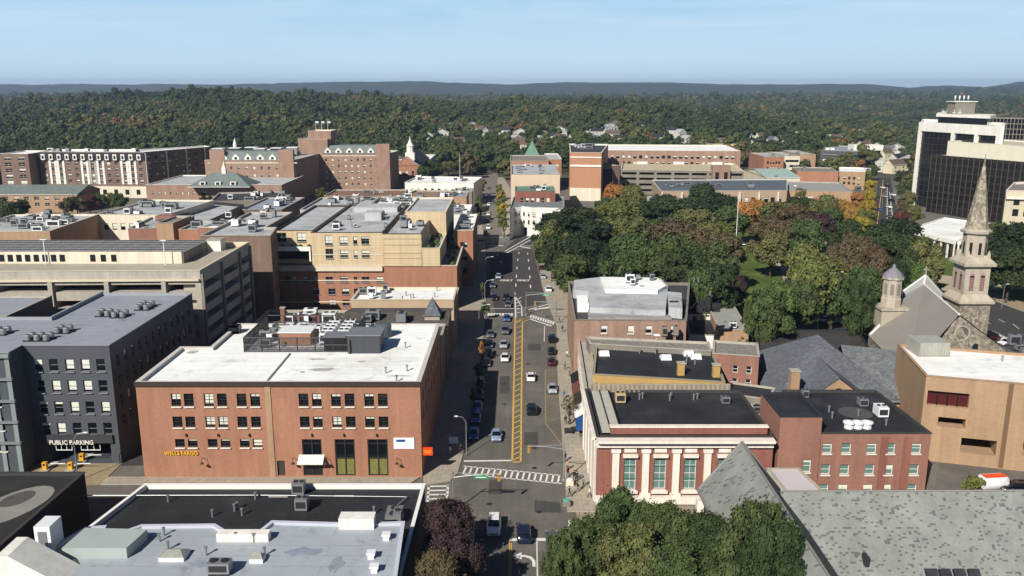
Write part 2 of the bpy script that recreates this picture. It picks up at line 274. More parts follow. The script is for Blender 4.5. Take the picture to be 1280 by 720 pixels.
    def finish(s):
        mats = []; mb = MB()
        for k, (Pl, z0, z1, wm) in enumerate(s.vols):
            if wm not in mats: mats.append(wm)
            mi = mats.index(wm); n = len(Pl)
            for i in range(n):
                a, b = Vector(Pl[i]), Vector(Pl[(i+1) % n]); l = (b-a).length; d = (b-a)/l; nr = Vector((-d.y, d.x))
                ops = [(max(o[0], 0), min(o[1], l), o[2]-s.base, o[3]-s.base) for o in s.openings.get((k, i), [])]
                ops = [o for o in ops if o[3] <= z1+.001 and o[2] >= z0-.001]
                us = sorted(set([0, l]+[round(q, 4) for o in ops for q in o[:2]])); zs = sorted(set([z0, z1]+[round(q, 4) for o in ops for q in o[2:]]))
                vs = [(a.x+d.x*u, a.y+d.y*u, z) for z in zs for u in us]; W = len(us); fs = []
                hol = [[False]*(W-1) for _ in zs[1:]]
                for o in ops:
                    for r in range(len(zs)-1):
                        zc = (zs[r]+zs[r+1])/2
                        if o[2] < zc < o[3]:
                            for c in range(W-1):
                                if o[0] < (us[c]+us[c+1])/2 < o[1]: hol[r][c] = True
                for r in range(len(zs)-1):
                    c = 0
                    while c < W-1:
                        if hol[r][c]: c += 1; continue
                        fs.append((r*W+c, r*W+c+1, (r+1)*W+c+1, (r+1)*W+c)); c += 1
                mb.add(vs, fs, mi)
                for o in ops:
                    dp = getattr(s, 'dep', {}).get((k, i, round(o[0], 3), round(o[2]+s.base, 3)), .4)
                    q = lambda u, z, e: (a.x+d.x*u+nr.x*e, a.y+d.y*u+nr.y*e, z)
                    u0, u1, a0, a1 = o; vv = [q(u0, a0, 0), q(u1, a0, 0), q(u1, a1, 0), q(u0, a1, 0), q(u0, a0, dp), q(u1, a0, dp), q(u1, a1, dp), q(u0, a1, dp)]
                    mb.add(vv, [(0, 1, 5, 4), (1, 2, 6, 5), (2, 3, 7, 6), (3, 0, 4, 7)], mi)
        obj('wall', mb, mats, s.root)
        if getattr(s, 'extra', None):
            mb = MB(); mats = []
            for i, u, z, me, k in s.extra:
                a, b, l = s.fc(i, k); d = (b-a)/l; p = a+d*u-Vector((d.y, -d.x))*.22-s.org.xy
                for m_ in me.materials:
                    if m_ not in mats: mats.append(m_)
                vs = [(p.x+d.x*v.co.x-d.y*v.co.y, p.y+d.y*v.co.x+d.x*v.co.y, z-s.base+v.co.z) for v in me.vertices]; o0 = len(mb.v); mb.v += vs
                for f in me.polygons: mb.f.append(tuple(q+o0 for q in f.vertices)); mb.m.append(mats.index(me.materials[f.material_index]))
            tag(obj('window', mb, mats, s.root), kind='stuff')
        return s
def R(x0, y0, x1, y1, yb, h, square=True):
    a = Vector(P(x0, y0, h)); b = Vector(P(x1, y1, h)); c = P((x0+x1)/2, yb, h); D = max(c[1]-(a.y+b.y)/2, 3.); d = (b-a).normalized(); nr = Vector((-d.y, d.x))*D
    return [tuple(a), tuple(b), tuple(b+nr), tuple(a+nr)]
def BX(x0, x1, y0, y1): return [(x0, y0), (x1, y0), (x1, y1), (x0, y1)]
# rooftop equipment, parts of the building they are fixed to
def hvac(sx, sy, sz, fans=2):
    m = MB(); m.box((0, 0, .15), (sx*.9, sy*.9, .3), m=1); m.box((0, 0, .3+sz/2), (sx, sy, sz)); n = fans
    for i in range(n): m.tube((sx*((i+.5)/n-.5), 0, .3+sz-.05), (sx*((i+.5)/n-.5), 0, .3+sz+.14), min(sx/n, sy)*.36, n=10, m=1)
    m.box((0, -sy/2-.01, .3+sz*.5), (sx*.8, .04, sz*.6), m=1); return m
HV = {}
def ac(b, x, y, sx=2.4, sy=1.8, sz=1.3, z=None, fans=2, rz=0, m=None):
    key = (round(sx, 1), round(sy, 1), round(sz, 1), fans, (m or metal).name)
    if key not in HV: HV[key] = hvac(*key[:4]).mesh('rooftop_unit', [m or metal, dmetal])
    return obj('rooftop_unit', HV[key], None, b.root, (x-b.org.x, y-b.org.y, (b.rz if z is None else z)-b.base), rz)
def acs(b, x0, x1, y0, y1, n, z=None, smin=1., smax=3., m=None):
    for i in range(n):
        s = random.uniform(smin, smax); ac(b, random.uniform(x0, x1), random.uniform(y0, y1), round(s), round(s*.7), random.choice([.9, 1.3, 1.8]), z, random.choice([1, 2]), random.choice([0, math.pi/2]), m or random.choice([metal, whmetal, metal]))
pipe_m = MB().tube((0, 0, 0), (0, 0, .9), .13, n=8).tube((0, 0, .9), (0, 0, 1.05), .22, n=8).mesh('vent_pipe', [metal])
def pipes(b, x0, x1, y0, y1, n, z=None):
    for i in range(n): obj('vent_pipe', pipe_m, None, b.root, (random.uniform(x0, x1)-b.org.x, random.uniform(y0, y1)-b.org.y, (b.rz if z is None else z)-b.base))
cond_m = MB()
cond_m.lathe([(0, 0), (.5, 0), (.5, .75), (.42, .85), (0, .85)], n=12); cond_m.box((0, 0, -.1), (1.2, 1.2, .2), m=1); cond_m.tube((0, 0, .85), (0, 0, .9), .2, n=8, m=1)
cond_m = cond_m.mesh('condenser', [metal, dmetal])
def conds(b, x, y, nx, ny, dx=1.5, dy=1.5, z=None):
    for i in range(nx):
        for j in range(ny): obj('condenser', cond_m, None, b.root, (x+i*dx-b.org.x, y+j*dy-b.org.y, (b.rz if z is None else z)-b.base+.2))
def skylight(b, x, y, sx, sy, z=None):
    m = MB().box((0, 0, .25), (sx, sy, .5)); m.add([(-sx/2, -sy/2, .5), (sx/2, -sy/2, .5), (sx/2, sy/2, .5), (-sx/2, sy/2, .5), (-sx/4, 0, 1.), (sx/4, 0, 1.)], [(0, 1, 5, 4), (1, 2, 5), (2, 3, 4, 5), (3, 0, 4)], 1)
    return b.on('skylight', m, [whmetal, M('skylight_glazing', '#8d8c84', .3, .2, 2)], x, y, z)
def chimney(b, x, y, z0, z1, w=1., d=1., m=None):
    c = MB().box((0, 0, (z1-z0)/2), (w, d, z1-z0)); c.box((0, 0, z1-z0+.1), (w+.25, d+.25, .2), m=1); return b.on('chimney', c, [m or brick, conc], x, y, z0)
def gable(b, poly, z0, z1, m, gm=None, over=.4, axis=None, hip=0.):
    "pitched roof over a 4 cornered outline; ridge runs between mid of edge 3-0 and 1-2 (axis 0) or mid of 0-1 and 2-3 (axis 1)"
    p = [Vector(q) for q in inset(poly, -over)]; 
    if axis == 1: p = p[1:]+p[:1]
    m0, m1 = (p[3]+p[0])/2, (p[1]+p[2])/2; e = (m1-m0)*hip; r0, r1 = m0+e, m1-e; o = b.org
    q = [(v.x-o.x, v.y-o.y, z0-b.base) for v in p]+[(r0.x-o.x, r0.y-o.y, z1-b.base), (r1.x-o.x, r1.y-o.y, z1-b.base)]
    mb = MB().add(q, [(0, 1, 5, 4), (2, 3, 4, 5)]+([(1, 2, 5), (3, 0, 4)] if hip else []), 0)
    q2 = [(a, c, d_-.25) for a, c, d_ in q]; mb.add(q2, [(4, 5, 1, 0), (5, 4, 3, 2)], 0); mb.add(q+q2, [(0, 6, 7, 1), (2, 8, 9, 3)]+[(1, 7, 11, 5), (5, 11, 8, 2), (3, 9, 10, 4), (4, 10, 6, 0)], 1)
    if not hip:
        pp = [Vector(x_) for x_ in poly]
        if axis == 1: pp = pp[1:]+pp[:1]
        for i, j in ((1, 2), (3, 0)):
            mid = (pp[i]+pp[j])/2; mb.add([(pp[i].x-o.x, pp[i].y-o.y, z0-b.base-.3), (pp[j].x-o.x, pp[j].y-o.y, z0-b.base-.3), (mid.x-o.x, mid.y-o.y, z1-b.base-.3)], [(0, 1, 2)], 2)
    return obj('roof', mb, [m, wframe, gm or b.wall], b.root)
# ---------------- terrain ----------------
CREST = [(0,124),(100,121),(175,117),(250,113),(320,111),(395,117),(480,119),(545,126),(582,127),(640,120),(735,118),(800,121),(855,128),(960,137),(1060,145),(1150,151),(1280,156)]
RIDGE = [(-200,106),(0,106.5),(100,105),(300,105.5),(420,103.5),(520,102),(575,104),(640,105),(720,102.3),(800,103.5),(960,106),(1030,105.2),(1060,105.6),(1115,109.3),(1165,106),(1200,109.8),(1240,102.5),(1280,100.2),(1500,99)]
def lerp(tb, x):
    xs = [a for a, b in tb]; ys = [b for a, b in tb]; return np.interp(x, xs, ys)
def vnoise(x, y, s, seed=0):
    x = np.asarray(x, float)/s; y = np.asarray(y, float)/s; r = np.random.default_rng(seed).random((256, 256))
    xi = np.floor(x).astype(int); yi = np.floor(y).astype(int); fx = x-xi; fy = y-yi; fx = fx*fx*(3-2*fx); fy = fy*fy*(3-2*fy)
    g = lambda a, b: r[a % 256, b % 256]
    return (g(xi, yi)*(1-fx)+g(xi+1, yi)*fx)*(1-fy)+(g(xi, yi+1)*(1-fx)+g(xi+1, yi+1)*fx)*fy
def sm(a, b, x): t = np.clip((x-a)/(b-a), 0, 1); return t*t*(3-2*t)
def T(x, y):
    x = np.asarray(x, float); y = np.asarray(y, float); yy = np.maximum(y, 1.); pxx = 640+1080*x/(yy*1.0)*.975
    pxx = np.where(y > 50, pxx, 640)
    HZ = 110.7
    crest = CAMZ-(lerp(CREST, pxx)-HZ)/1080*1500-23
    ridge = CAMZ-(lerp(RIDGE, pxx)-HZ)/1080*8000
    left = sm(-40, -260, x)
    a = sm(620, 1500, y)*crest
    fall = sm(1520, 2500, y); z = a*(1-fall)+fall*(-12+10*vnoise(x, y, 700, 3))
    ne = sm(.22, .5, x/yy)          # nearer hills to the north-east
    mid = (CAMZ-(lerp([(900,128),(1000,122),(1100,117),(1160,114),(1280,106),(1500,101)], pxx)-HZ)/1080*6000)
    z = z+ne*sm(4300, 6000, y)*(1-sm(6300, 7400, y))*np.maximum(mid+6, 0)*(.85+.3*vnoise(x, y, 500, 5))
    far = sm(5600, 8000, y); z = z*(1-far)+far*(ridge+10*(vnoise(x, y, 900, 6)-.5)-3)
    z = z+sm(800, 1400, y)*(19*(vnoise(x, y, 230, 8)-.5)+6*(vnoise(x, y, 70, 9)-.5))
    z = z-sm(8100, 9500, y)*40
    return np.where(y < 620, 0, z)
ys = np.concatenate([np.array([-60, 60, 200, 400, 580]), np.linspace(620, 1700, 55), np.linspace(1740, 5000, 70), np.linspace(5060, 9600, 70)])
us = np.linspace(-1.15, 1.15, 231)
vs = []; 
for y in ys:
    half = max(abs(y)*.85+400, 500); X = us*half
    Z = T(X, np.full_like(X, y))-.06; vs += list(zip(X.tolist(), [float(y)]*len(us), Z.tolist()))
W_ = len(us); fs = [(r*W_+c, r*W_+c+1, (r+1)*W_+c+1, (r+1)*W_+c) for r in range(len(ys)-1) for c in range(W_-1)]
g = MB(); g.v = vs; g.f = fs; g.m = [0]*len(fs)
# town ground near, woodland floor and wooded hills further out
gm = mat('ground_cover', '#6b675f', .95, .2, .06, col2='#57544d', kind='flat'); gnt = gm.node_tree; N = gnt.nodes.new; L = gnt.links.new; bs = gnt.nodes['Principled BSDF']
old = bs.inputs['Base Color'].links[0].from_socket; geo = N('ShaderNodeNewGeometry'); sx = N('ShaderNodeSeparateXYZ'); L(geo.outputs['Position'], sx.inputs[0])
m1 = N('ShaderNodeMapRange'); L(sx.outputs[1], m1.inputs[0]); m1.inputs[1].default_value = 560; m1.inputs[2].default_value = 640
na = N('ShaderNodeTexNoise'); na.inputs['Scale'].default_value = .006; na.inputs['Detail'].default_value = 10; na.inputs['Roughness'].default_value = .75; L(geo.outputs['Position'], na.inputs[0])
rp = N('ShaderNodeValToRGB'); L(na.outputs[0], rp.inputs[0]); e = rp.color_ramp.elements; e[0].position = .3; e[0].color = (.012, .018, .012, 1); e[1].position = .7; e[1].color = (.11, .1, .05, 1)
q = rp.color_ramp.elements.new(.5); q.color = (.026, .036, .013, 1); q = rp.color_ramp.elements.new(.62); q.color = (.05, .04, .016, 1)
mx = N('ShaderNodeMixRGB'); L(m1.outputs[0], mx.inputs[0]); L(old, mx.inputs[1]); L(rp.outputs[0], mx.inputs[2]); L(mx.outputs[0], bs.inputs['Base Color'])
struct('ground', g, gm).data.polygons.foreach_set('use_smooth', [True]*len(fs))

def sheet(name, pts, m, z=.0, kind='structure'): return struct(name, MB().add([(*P(x, y, z), z) for x, y in pts], [tuple(range(len(pts)))]), m)
def sheetw(name, pts, m, z=.0): return struct(name, MB().add([(x, y, z) for x, y in pts], [tuple(range(len(pts)))]), m)
def slabw(name, pts, m, z=.13):
    a = MB(); a.prism(pts, -.05, z-.004, 1, top=False); a.prism(inset(pts, 0), z-.004, z, 0); return struct(name, a, [m, kerbm])
def slab(name, pts, m, z=.13): return slabw(name, [P(x, y, 0) for x, y in pts], m, z)
# roads
sheet('road', [(560,740),(574,650),(578,612),(572,592),(579,568),(583.5,545),(590,510),(598,465),(604,425),(607,390),(608,350),(608,320),(606,300),(628,300),(662,299),(664,304),(674,326),(677,355),(684,378),(696,408),(695.5,440),(697.5,480),(702,540),(706,600),(709,640),(716,740)], asph, 0)
sheet('road', [(606,302),(604,290),(601,268),(598,248),(596,224),(597,212),(622,212),(622,225),(622.5,250),(624,275),(628,292),(634,303)], M('worn_asphalt', '#716b62', .95, .12, .12, kind='flat'), .004)
sheet('road', [(628,314),(650,294),(700,288),(790,283),(790,291),(700,300),(664,306)], asph2, .008)
sheetw('road', [(-150, 111.5), (-150, 123.6), (-7, 123.6), (-7, 111.5)], asph, .004)
sheetw('road', [(7.5, 127), (7.5, 109), (16, 109), (16, 127)], asph, -.01)
sheetw('road', [(-66, 131), (-66, 300), (-59, 300), (-59, 131)], asph2, -.004)
# resurfaced strip
sheet('road', [(613,318),(665,310),(674,345),(683,378),(654,384),(640,392),(619,392),(612,352)], M('dark_asphalt', '#45403f', .95, .1, .15, kind='flat'), .004)
# right street by the towers
sheet('road', [(1086,300),(1098,222),(1113,222),(1121,262),(1121,300)], asph2, .0)
sheet('road', [(1222,372),(1232,372),(1300,398),(1420,440),(1420,520),(1180,500),(1190,440)], asph2, .0)
sheet('road', [(940,414),(935,402),(1090,398),(1125,410),(1110,425)], asph2, .02)
sheet('road', [(1178,560),(1420,580),(1420,720),(1160,650)], asph, .0)
sheet('car_park', [(850,430),(990,425),(990,500),(870,500)], asph2, .004)
# pavements
slab('pavement', [(709,640),(706,600),(702,540),(697.5,480),(695.5,440),(696,408),(684,378),(677,355),(674,330),(700,330),(714,370),(726,430),(739,500),(750,560),(758,640)], pav)
slabw('pavement', [(9.2, 108.5), (8.6, 90), (22, 90), (22, 108.5)], pav)
sheetw('plaza', [(9.3, 108), (9.3, 117), (60, 117), (60, 92), (9.3, 92)], M('paving_buff', '#8a7f6f', .95, .12, .4, kind='slab'), .004)
slab('pavement', [(530,606.5),(563,601),(572,592),(579,568),(583.5,545),(590,510),(598,465),(604,425),(607,390),(608,350),(608,320),(606,300),(590,300),(584,340),(572,380),(550,405),(553,420),(529,596)], pav)
slabw('pavement', [(-64, 124), (-16, 124), (-14.5, 126.6), (-58.3, 126.6), (-64, 126.6)], pav)
slabw('pavement', [(-150, 108.6), (-12, 108.6), (-10.5, 111.3), (-150, 111.3)], pav)
slabw('pavement', [(-11.5, 60), (-9.4, 60), (-9.4, 108.4), (-11.5, 108.4)], pav)
sheetw('garage_forecourt', [(-115, 123.7), (-64.1, 123.7), (-64.1, 133), (-58.8, 133), (-58.8, 150), (-58.3, 150), (-58.3, 127), (-58, 124), (-64, 124.), (-115, 123.65)][:3]+[(-115, 133)], M('forecourt_concrete', '#8f8165', .95, .15, .3, kind='slab'), .03)
slab('pavement', [(622,222),(622.5,250),(624,275),(628,292),(640,296),(700,290),(700,240),(640,240),(630,222)], pav)
slab('pavement', [(596,224),(598,248),(601,268),(604,290),(606,302),(592,302),(586,260),(586,224)], pav)
slab('pavement', [(1232,372),(1300,397),(1420,438),(1420,425),(1300,385),(1236,365)], M('buff_path', '#8f7f66', .95, .1, .4), .13)
# park
sheet('park_lawn', [(664,303),(700,300),(900,283),(1086,292),(1200,330),(1230,368),(1225,395),(1120,402),(935,400),(860,402),(845,345),(700,345),(677,345)], grassm, .02)
sheet('park_lawn', [(1130,300),(1420,320),(1420,425),(1300,386),(1230,364),(1180,330)], grassm, .024)
pathm = M('park_path', '#a29683', .95, .1, .4)
for pts in ([(1150,340),(1240,352),(1290,352),(1290,362),(1238,362),(1150,350)], [(1170,362),(1200,366),(1250,340),(1290,330),(1290,326),(1240,336)], [(930,395),(1090,398),(1150,345),(1160,348),(1100,404),(930,401)], [(1020,300),(1120,310),(1150,340),(1140,344),(1110,316),(1020,306)], [(935,300),(985,330),(1000,396),(992,396),(975,334),(930,304)]):
    sheet('path', pts, pathm, .03)
sheet('car_park', [(1000,282),(1090,284),(1090,297),(1010,294)], asph2, .034)
# markings
mk = lambda n, m, quads, z=.012: struct(n, (lambda a: [a.add([(*P(x, y, z), z) for x, y in q], [tuple(range(len(q)))]) for q in quads] and a)(MB()), m)
def strip(p, q, w, z=.012):
    a, b = Vector(P(*p, z)), Vector(P(*q, z)); n = (b-a).normalized(); n = Vector((-n.y, n.x))*w/2; return [(*(a-n), z), (*(b-n), z), (*(b+n), z), (*(a+n), z)]
def lines(name, m, segs, z=.012):
    a = MB()
    for p, q, w in segs: a.add(strip(p, q, w, z), [(0, 1, 2, 3)])
    return struct(name, a, m)
cw = []   # near crosswalk
A0, A1, B0, B1 = (579.5,582.5), (700,594), (579,592.5), (702,604.5)
cw += [(A0, A1, .3), (B0, B1, .3)]
for i in range(17):
    t = (i+.15)/16.6; cw.append(((A0[0]+(A1[0]-A0[0])*t+2.6, A0[1]+(A1[1]-A0[1])*t), (B0[0]+(B1[0]-B0[0])*t-1.6, B0[1]+(B1[1]-B0[1])*t), .32))
lines('crosswalk_marking', whiline, cw)
lines('stop_line', whiline, [((580,576.3),(640,575.6),.5), ((637,674.5),(709,674),.75)])
lines('crosswalk_marking', whiline, [((534+i*0,608+i*5.2),(561-i*.8,607.5+i*5.2),.45) for i in range(5)]+[((536,607),(534,632),.35), ((560,606),(558,632),.35)], .02)
yl = [((640.3,576),(644,397),.3), ((650.8,577),(653,403),.3), ((641,577.5),(650,577.5),.35)]
for i in range(27):
    y = 574-i*(574-403)/26.; k = 1-(574-y)*.0012; yl.append(((641+ (574-y)*.018, y+1.2*k), (650.8+(574-y)*.0125, y-3.6*k), .25))
yl += [((636.8,676),(636,722),.13), ((639.2,676),(638.6,722),.13), ((653,403),(664,398),.25), ((649,400),(661,396),.25), ((645,402),(658,397),.25)]
lines('road_marking', yelline, yl)
wl = [((671,675),(671.8,722),.16), ((649,712),(649,718),.14)]
for y in range(292, 372, 9): pass
for a, b in (((648.8,315),(648.6,317)),((647.3,323.5),(647.2,326)),((646.2,333.5),(646,336.5)),((645.6,343.5),(645.4,347)),((644.8,354.5),(644.7,358)),((644,366),(643.8,370)),
             ((659.4,316),(659.6,318)),((660.4,324),(660.6,327)),((661.3,334),(661.5,337)),((662.2,344.5),(662.4,348)),((663,356),(663.3,360)),((622,317),(621.8,320)),((626,326),(626.2,329))): wl.append((a, b, .35))
wl += [((631,314),(662,296.5),.5), ((632.5,316.5),(663,300),.5), ((614,296.5),(634,296.5),.9), ((611,307),(629,307),1.3), ((648,307.5),(663,310.5),1.2), ((650,306),(663,307.5),.4),
       ((661,387),(694,377.5),.5), ((668,387),(704,381.5),1.4), ((663.5,393.5),(694.5,402.5),.3), ((662,398.5),(689.5,407.5),.6), ((613,385.8),(652,385.4),.4)]
for i in range(10): wl.append(((664.5+i*3.1, 393.8+i*.9), (663+i*3.1, 397+i*.95), .5))
for i in range(9): wl.append(((611+i*3.6, 391.5), (610.6+i*3.6, 394.5), .6))
for i in range(5): wl.append(((645+i*.1, 391-i*4), (651.5, 390-i*4.6), .35))
wl += [((644.6,397),(643.6,367),.35), ((643.6,370),(652,383),.3), ((652,383),(652.5,395),.3)]
lines('road_marking', whiline, wl)
pl = [((680.5,408),(680.3,427),.18), ((680.5,408),(688,406),.18)]
lines('parking_bay_marking', whiline, pl, .016)
yb = [((681.4,461.5),(682.2,529),.16), ((681.4,461.5),(697,461.5),.16), ((681.8,494.5),(699,495.5),.16), ((682.2,529),(692,542),.16), ((692,542),(702,556),.16)]
for i in range(9): yb.append(((682.3, 529-i*3.8), (699, 521.5-i*3.8), .1))
for i in range(8): yb.append(((682, 484-i*2.6), (697, 480-i*2.6), .1))
lines('parking_bay_marking', M('faded_yellow_paint', '#948355', .9, .2, 1.5), yb, .016)
# left turn arrow, and lane words further on
def arrow(px, py, s=1., z=.012):
    x, y = P(px, py, z); pts = [(.95, -2.), (1.35, -2.), (1.35, -.6), (.9, .35), (.1, .75), (-.35, .75), (-.35, 1.35), (-1.6, .5), (-.35, -.3), (-.35, .25), (.05, .25), (.6, -.1), (.95, -.8)]
    return struct('road_arrow', MB().add([(x+a*s, y+b*s, z) for a, b in pts], [tuple(range(len(pts)))]), whiline)
arrow(655.5, 697.5, 1.05)
def roadword(px, py, w, txt='ONLY'):
    x, y = P(px, py, .012); cu = bpy.data.curves.new('road_lettering', 'FONT'); cu.body = txt; cu.size = 1.; cu.align_x = 'CENTER'; cu.align_y = 'CENTER'; cu.materials.append(whiline); cu.offset = .04
    o = bpy.data.objects.new('road_lettering', text_mesh(cu)); C.objects.link(o); o.location = (x, y, .012); o.scale = (w, w*2.2, 1); tag(o, kind='structure')
roadword(654, 350.5, 1.5); roadword(633, 350.5, 1.5)
lines('crosswalk_marking', whiline, [((1243+i*4.5, 414.5+i*2.1), (1239+i*4.5, 418+i*2.3), .8) for i in range(12)]+[((1240,413.5),(1300,441),.3),((1236,418),(1300,448),.3)]+[((1248,399),(1256,403),.2),((1266,405),(1274,411),.2),((1232,402),(1238,405),.2),((1280,418),(1290,424),.2)])
lines('road_marking', yelline, [((1095,290),(1104,225),.3)]); lines('road_marking', whiline, [((1109,290),(1109,230),.3), ((1118,290),(1112,240),.3)])
pm = M('tarmac_patch', '#464340', .95, .15, .3, kind='flat')
for q in ([(612,600),(628,600),(627,618),(610,618)], [(655,540),(672,540),(673,556),(655,556)], [(625,470),(637,470),(637,492),(624,492)], [(660,430),(676,430),(676,438),(660,438)], [(668,625),(700,628),(702,641),(668,640)], [(600,648),(640,650),(640,656),(599,654)]): sheet('road_patch', q, pm, .006)
for px, py in ((668,560),(631,505),(648.5,655),(668,585),(612,630),(674,640),(630,480),(660,455),(655,338)):
    x, y = P(px, py, 0); struct('manhole_cover', MB().add([(x+.45*math.cos(a*math.pi/6), y+.45*math.sin(a*math.pi/6), .0105) for a in range(12)], [tuple(range(12))]), dmetal)
# tarmac
for px, py, w_, d_ in ((560,0,0,0),):
    pass
slab('plaza', [(560,0)]*0 or [(1238,448),(1262,455),(1262,462),(1236,458)], pav)

# ---------------- haze ----------------
hz = bpy.data.materials.new('haze'); hz.use_nodes = True; hn = hz.node_tree; hn.nodes.remove(hn.nodes['Principled BSDF']); pv = hn.nodes.new('ShaderNodeVolumePrincipled')
pv.inputs['Color'].default_value = (.52, .7, .98, 1); pv.inputs['Density'].default_value = .00009; pv.inputs['Anisotropy'].default_value = 0.2
hn.links.new(pv.outputs[0], hn.nodes['Material Output'].inputs['Volume'])
hb = obj('haze', MB().box((0, 4900, 36), (24000, 10600, 224)), hz); tag(hb, kind='stuff')
# ---------------- buildings beside the camera's street ----------------
# red brick bank office with white roof
b = Bd('brick_office', 'long red brick office with white flat roof and a steel screened plant enclosure', 'building', [(-58.1,126.5),(-14.2,126.5),(-14,160.6),(-52.8,160.6),(-52.8,145.3),(-58.1,145.3)], 15.8, brick2, whiteroof, par=.45, cap=M('membrane_upstand', '#b9b6b0', .8, .1), capw=.6)
b.panel_m(0, -.1, 15.25, 44, 15.95, M('bronze_coping', '#3a302b', .6, .05), 'cornice', .1, .3)
gx = [220,236,261,277.5,302,319, 379.5,396,420,437,461.5,478.5]
b.grid(0, gx, [500], 1.5, 2.1, 'd6', xref=300, sill=True); b.grid(0, [222,238,263,279,303,320,381,397.5,421.5,438.5,462.5,479.5], [527.5], 1.5, 1.8, 'd6', yref=527.5, xref=300)
b.grid(0, [225,241,266,282,306,322], [554], 1.5, 1.4, 'd2', yref=554, xref=300)
for x0, x1 in ((377,404),(418,445),(459,486)):
    u0, z0, u1, z1 = b.opening(0, x0, 549, x1, 594.5, void, 'bay_recess', depth=.5)
    f = MB(); w_, h_ = u1-u0, z1-z0
    for x in (-w_/2+.1, 0, w_/2-.1): f.box((x, 0, 0), (.16, .12, h_))
    for z in (-h_/2+.1, -.1, h_/2-.12, h_/2-.8): f.box((0, .01, z), (w_, .1, .14))
    o = b.place(0, (u0+u1)/2, (z0+z1)/2, f.mesh('shop_window', [dframe]), 'shop_window', .2)
    obj('pane', MB().add([(-w_/2, .1, -h_/2), (w_/2, .1, -h_/2), (w_/2, .1, h_/2), (-w_/2, .1, h_/2)], [(0,1,2,3)]), glass, o)
    if x0 > 400: obj('curtain', MB().box((0, .09, -h_/4-.1), (w_*.84, .02, h_*.42)), M('olive_curtain', '#6f6c3a', .8, .25, 3.), o)
u, z = b.uz(0, 390, 572); aw = MB().add([(-2, 0, .5), (2, 0, .5), (2, -1.5, -.35), (-2, -1.5, -.35), (-2, 0, .3), (2, 0, .3), (2, -1.5, -.55), (-2, -1.5, -.55)], [(0,3,2,1), (4,5,6,7), (3,7,6,2), (0,4,7,3), (1,2,6,5)])
b.place(0, u, z, aw.mesh('awning', [white]), 'awning')
b.opening(0, 346, 576, 357, 594.8, M('door_steel', '#3b3632', .6, .05), 'door', depth=.3)
b.panel(0, 492, 547, 518, 560.5, M('sign_white', '#e3e4ea', .6, 0), 'sign_board', .1)
u, z = b.uz(0, 505, 550); b.panel_m(0, u-1.2, z-.25, u+.2, z+.15, bluep, 'sign_band', .18, .02)
b.text(0, 227, 566.2, 'WELLS FARGO', .85, M('sign_gold', '#e0b020', .5, 0), sx=.95)
b.panel(0, 196, 479.5, 526, 481.2, M('brick_soldier_course', '#8c4a32', .9, .1), 'string_course', .05, .12)
for x in (338,): b.panel(0, x-.4, 482, x+.3, 596, tanb, 'downpipe', .08, .1)
for x in (233,273,312,390,430,471): u, z = b.uz(0, x, 543.5); b.place(0, u, z, MB().box((0, -.15, 0), (.22, .3, .4)).mesh('wall_lamp', [dmetal]), 'wall_lamp')
for x in (255, 368, 409, 497):
    u, z = b.uz(0, x, 573); l = MB().tube((0, 0, 0), (0, -.9, .5), .05).tube((0, -.9, .5), (0, -1.1, -.1), .04).lathe([(.05, 0), (.35, -.35), (.0, -.3)], (0, -1.1, -.1), 10); b.place(0, u, z, l.mesh('wall_lantern', [dmetal]), 'wall_lantern')
sgn = MB().box((.9, 0, 0), (1.6, .25, 1.3)); o = b.place(1, .4, 4.3, sgn.mesh('blade_sign', [M('sign_orange_red', '#d8431c', .5, 0)]), 'blade_sign'); o.rotation_euler.z = 0
obj('lettering', MB().box((.9, -.14, .1), (1.2, .03, .14)).box((.9, -.14, -.2), (.9, .03, .14)), yellowp, o)
b.rows(1, 7, [5.9+3.3, 12.6], 1.4, 1.9, 'd2', detail=1)
# plant enclosure
e0 = [P(303, 440, 15.4), P(433, 442, 15.4), P(434, 397, 15.4), P(335, 397, 15.4)]
ex0, ey0, ex1, ey1 = -42.8, 144.5, -25.5, 163
ex0 = -46.5; ex1 = -28.; ey0 = 143.8; ey1 = 159
m = MB()
for x in np.linspace(ex0, ex1, 7): m.tube((x, ey0, 0), (x, ey0, 2.6), .09, n=6); m.tube((x, ey1, 0), (x, ey1, 2.6), .09, n=6)
for y in np.linspace(ey0, ey1, 6): m.tube((ex0, y, 0), (ex0, y, 2.6), .09, n=6); m.tube((ex1, y, 0), (ex1, y, 2.6), .09, n=6)
for z in (.15, 1.3, 2.6):
    for a, c in (((ex0, ey0), (ex1, ey0)), ((ex1, ey0), (ex1, ey1)), ((ex1, ey1), (ex0, ey1)), ((ex0, ey1), (ex0, ey0))): m.tube((*a, z), (*c, z), .1, n=6)
for k in range(90): x = ex0+(ex1-ex0)*(k+.5)/90; m.box((x, ey0, 1.3), (.09, .05, 2.5))
for k in range(60): m.box((ex0, ey0+(ey1-ey0)*(k+.5)/60, 1.3), (.05, .09, 2.5))
b.on('screen_frame', m, dmetal, 0, 0)
b.on('screen_panel', MB().box((0, 0, 1.3), (.08, 16, 2.5)), M('screen_panel', '#56595c', .6, .1, 1.), ex1, 150.5)
b.on('penthouse', MB().box((0, 0, 1.2), (5.6, 4.2, 2.4)).box((0, 0, 2.5), (6., 4.6, .2), m=1), [brick2, whmetal], -38.6, 149.6)
b.on('plant_box', MB().box((0, 0, 1.6), (5.6, 5.2, 3.2)).box((0, 0, 3.25), (5.9, 5.5, .15), m=1), [M('plant_dark', '#3e4246', .6, .1, 1.), metal], -25.6, 145.6)
b.on('plant_box', MB().box((0, 0, 1.3), (3.6, 3.2, 2.6)).box((0, 0, 2.65), (3.9, 3.5, .12), m=1), [M('plant_dark2', '#45474a', .6, .1, 1.), metal], -30.9, 145.8)
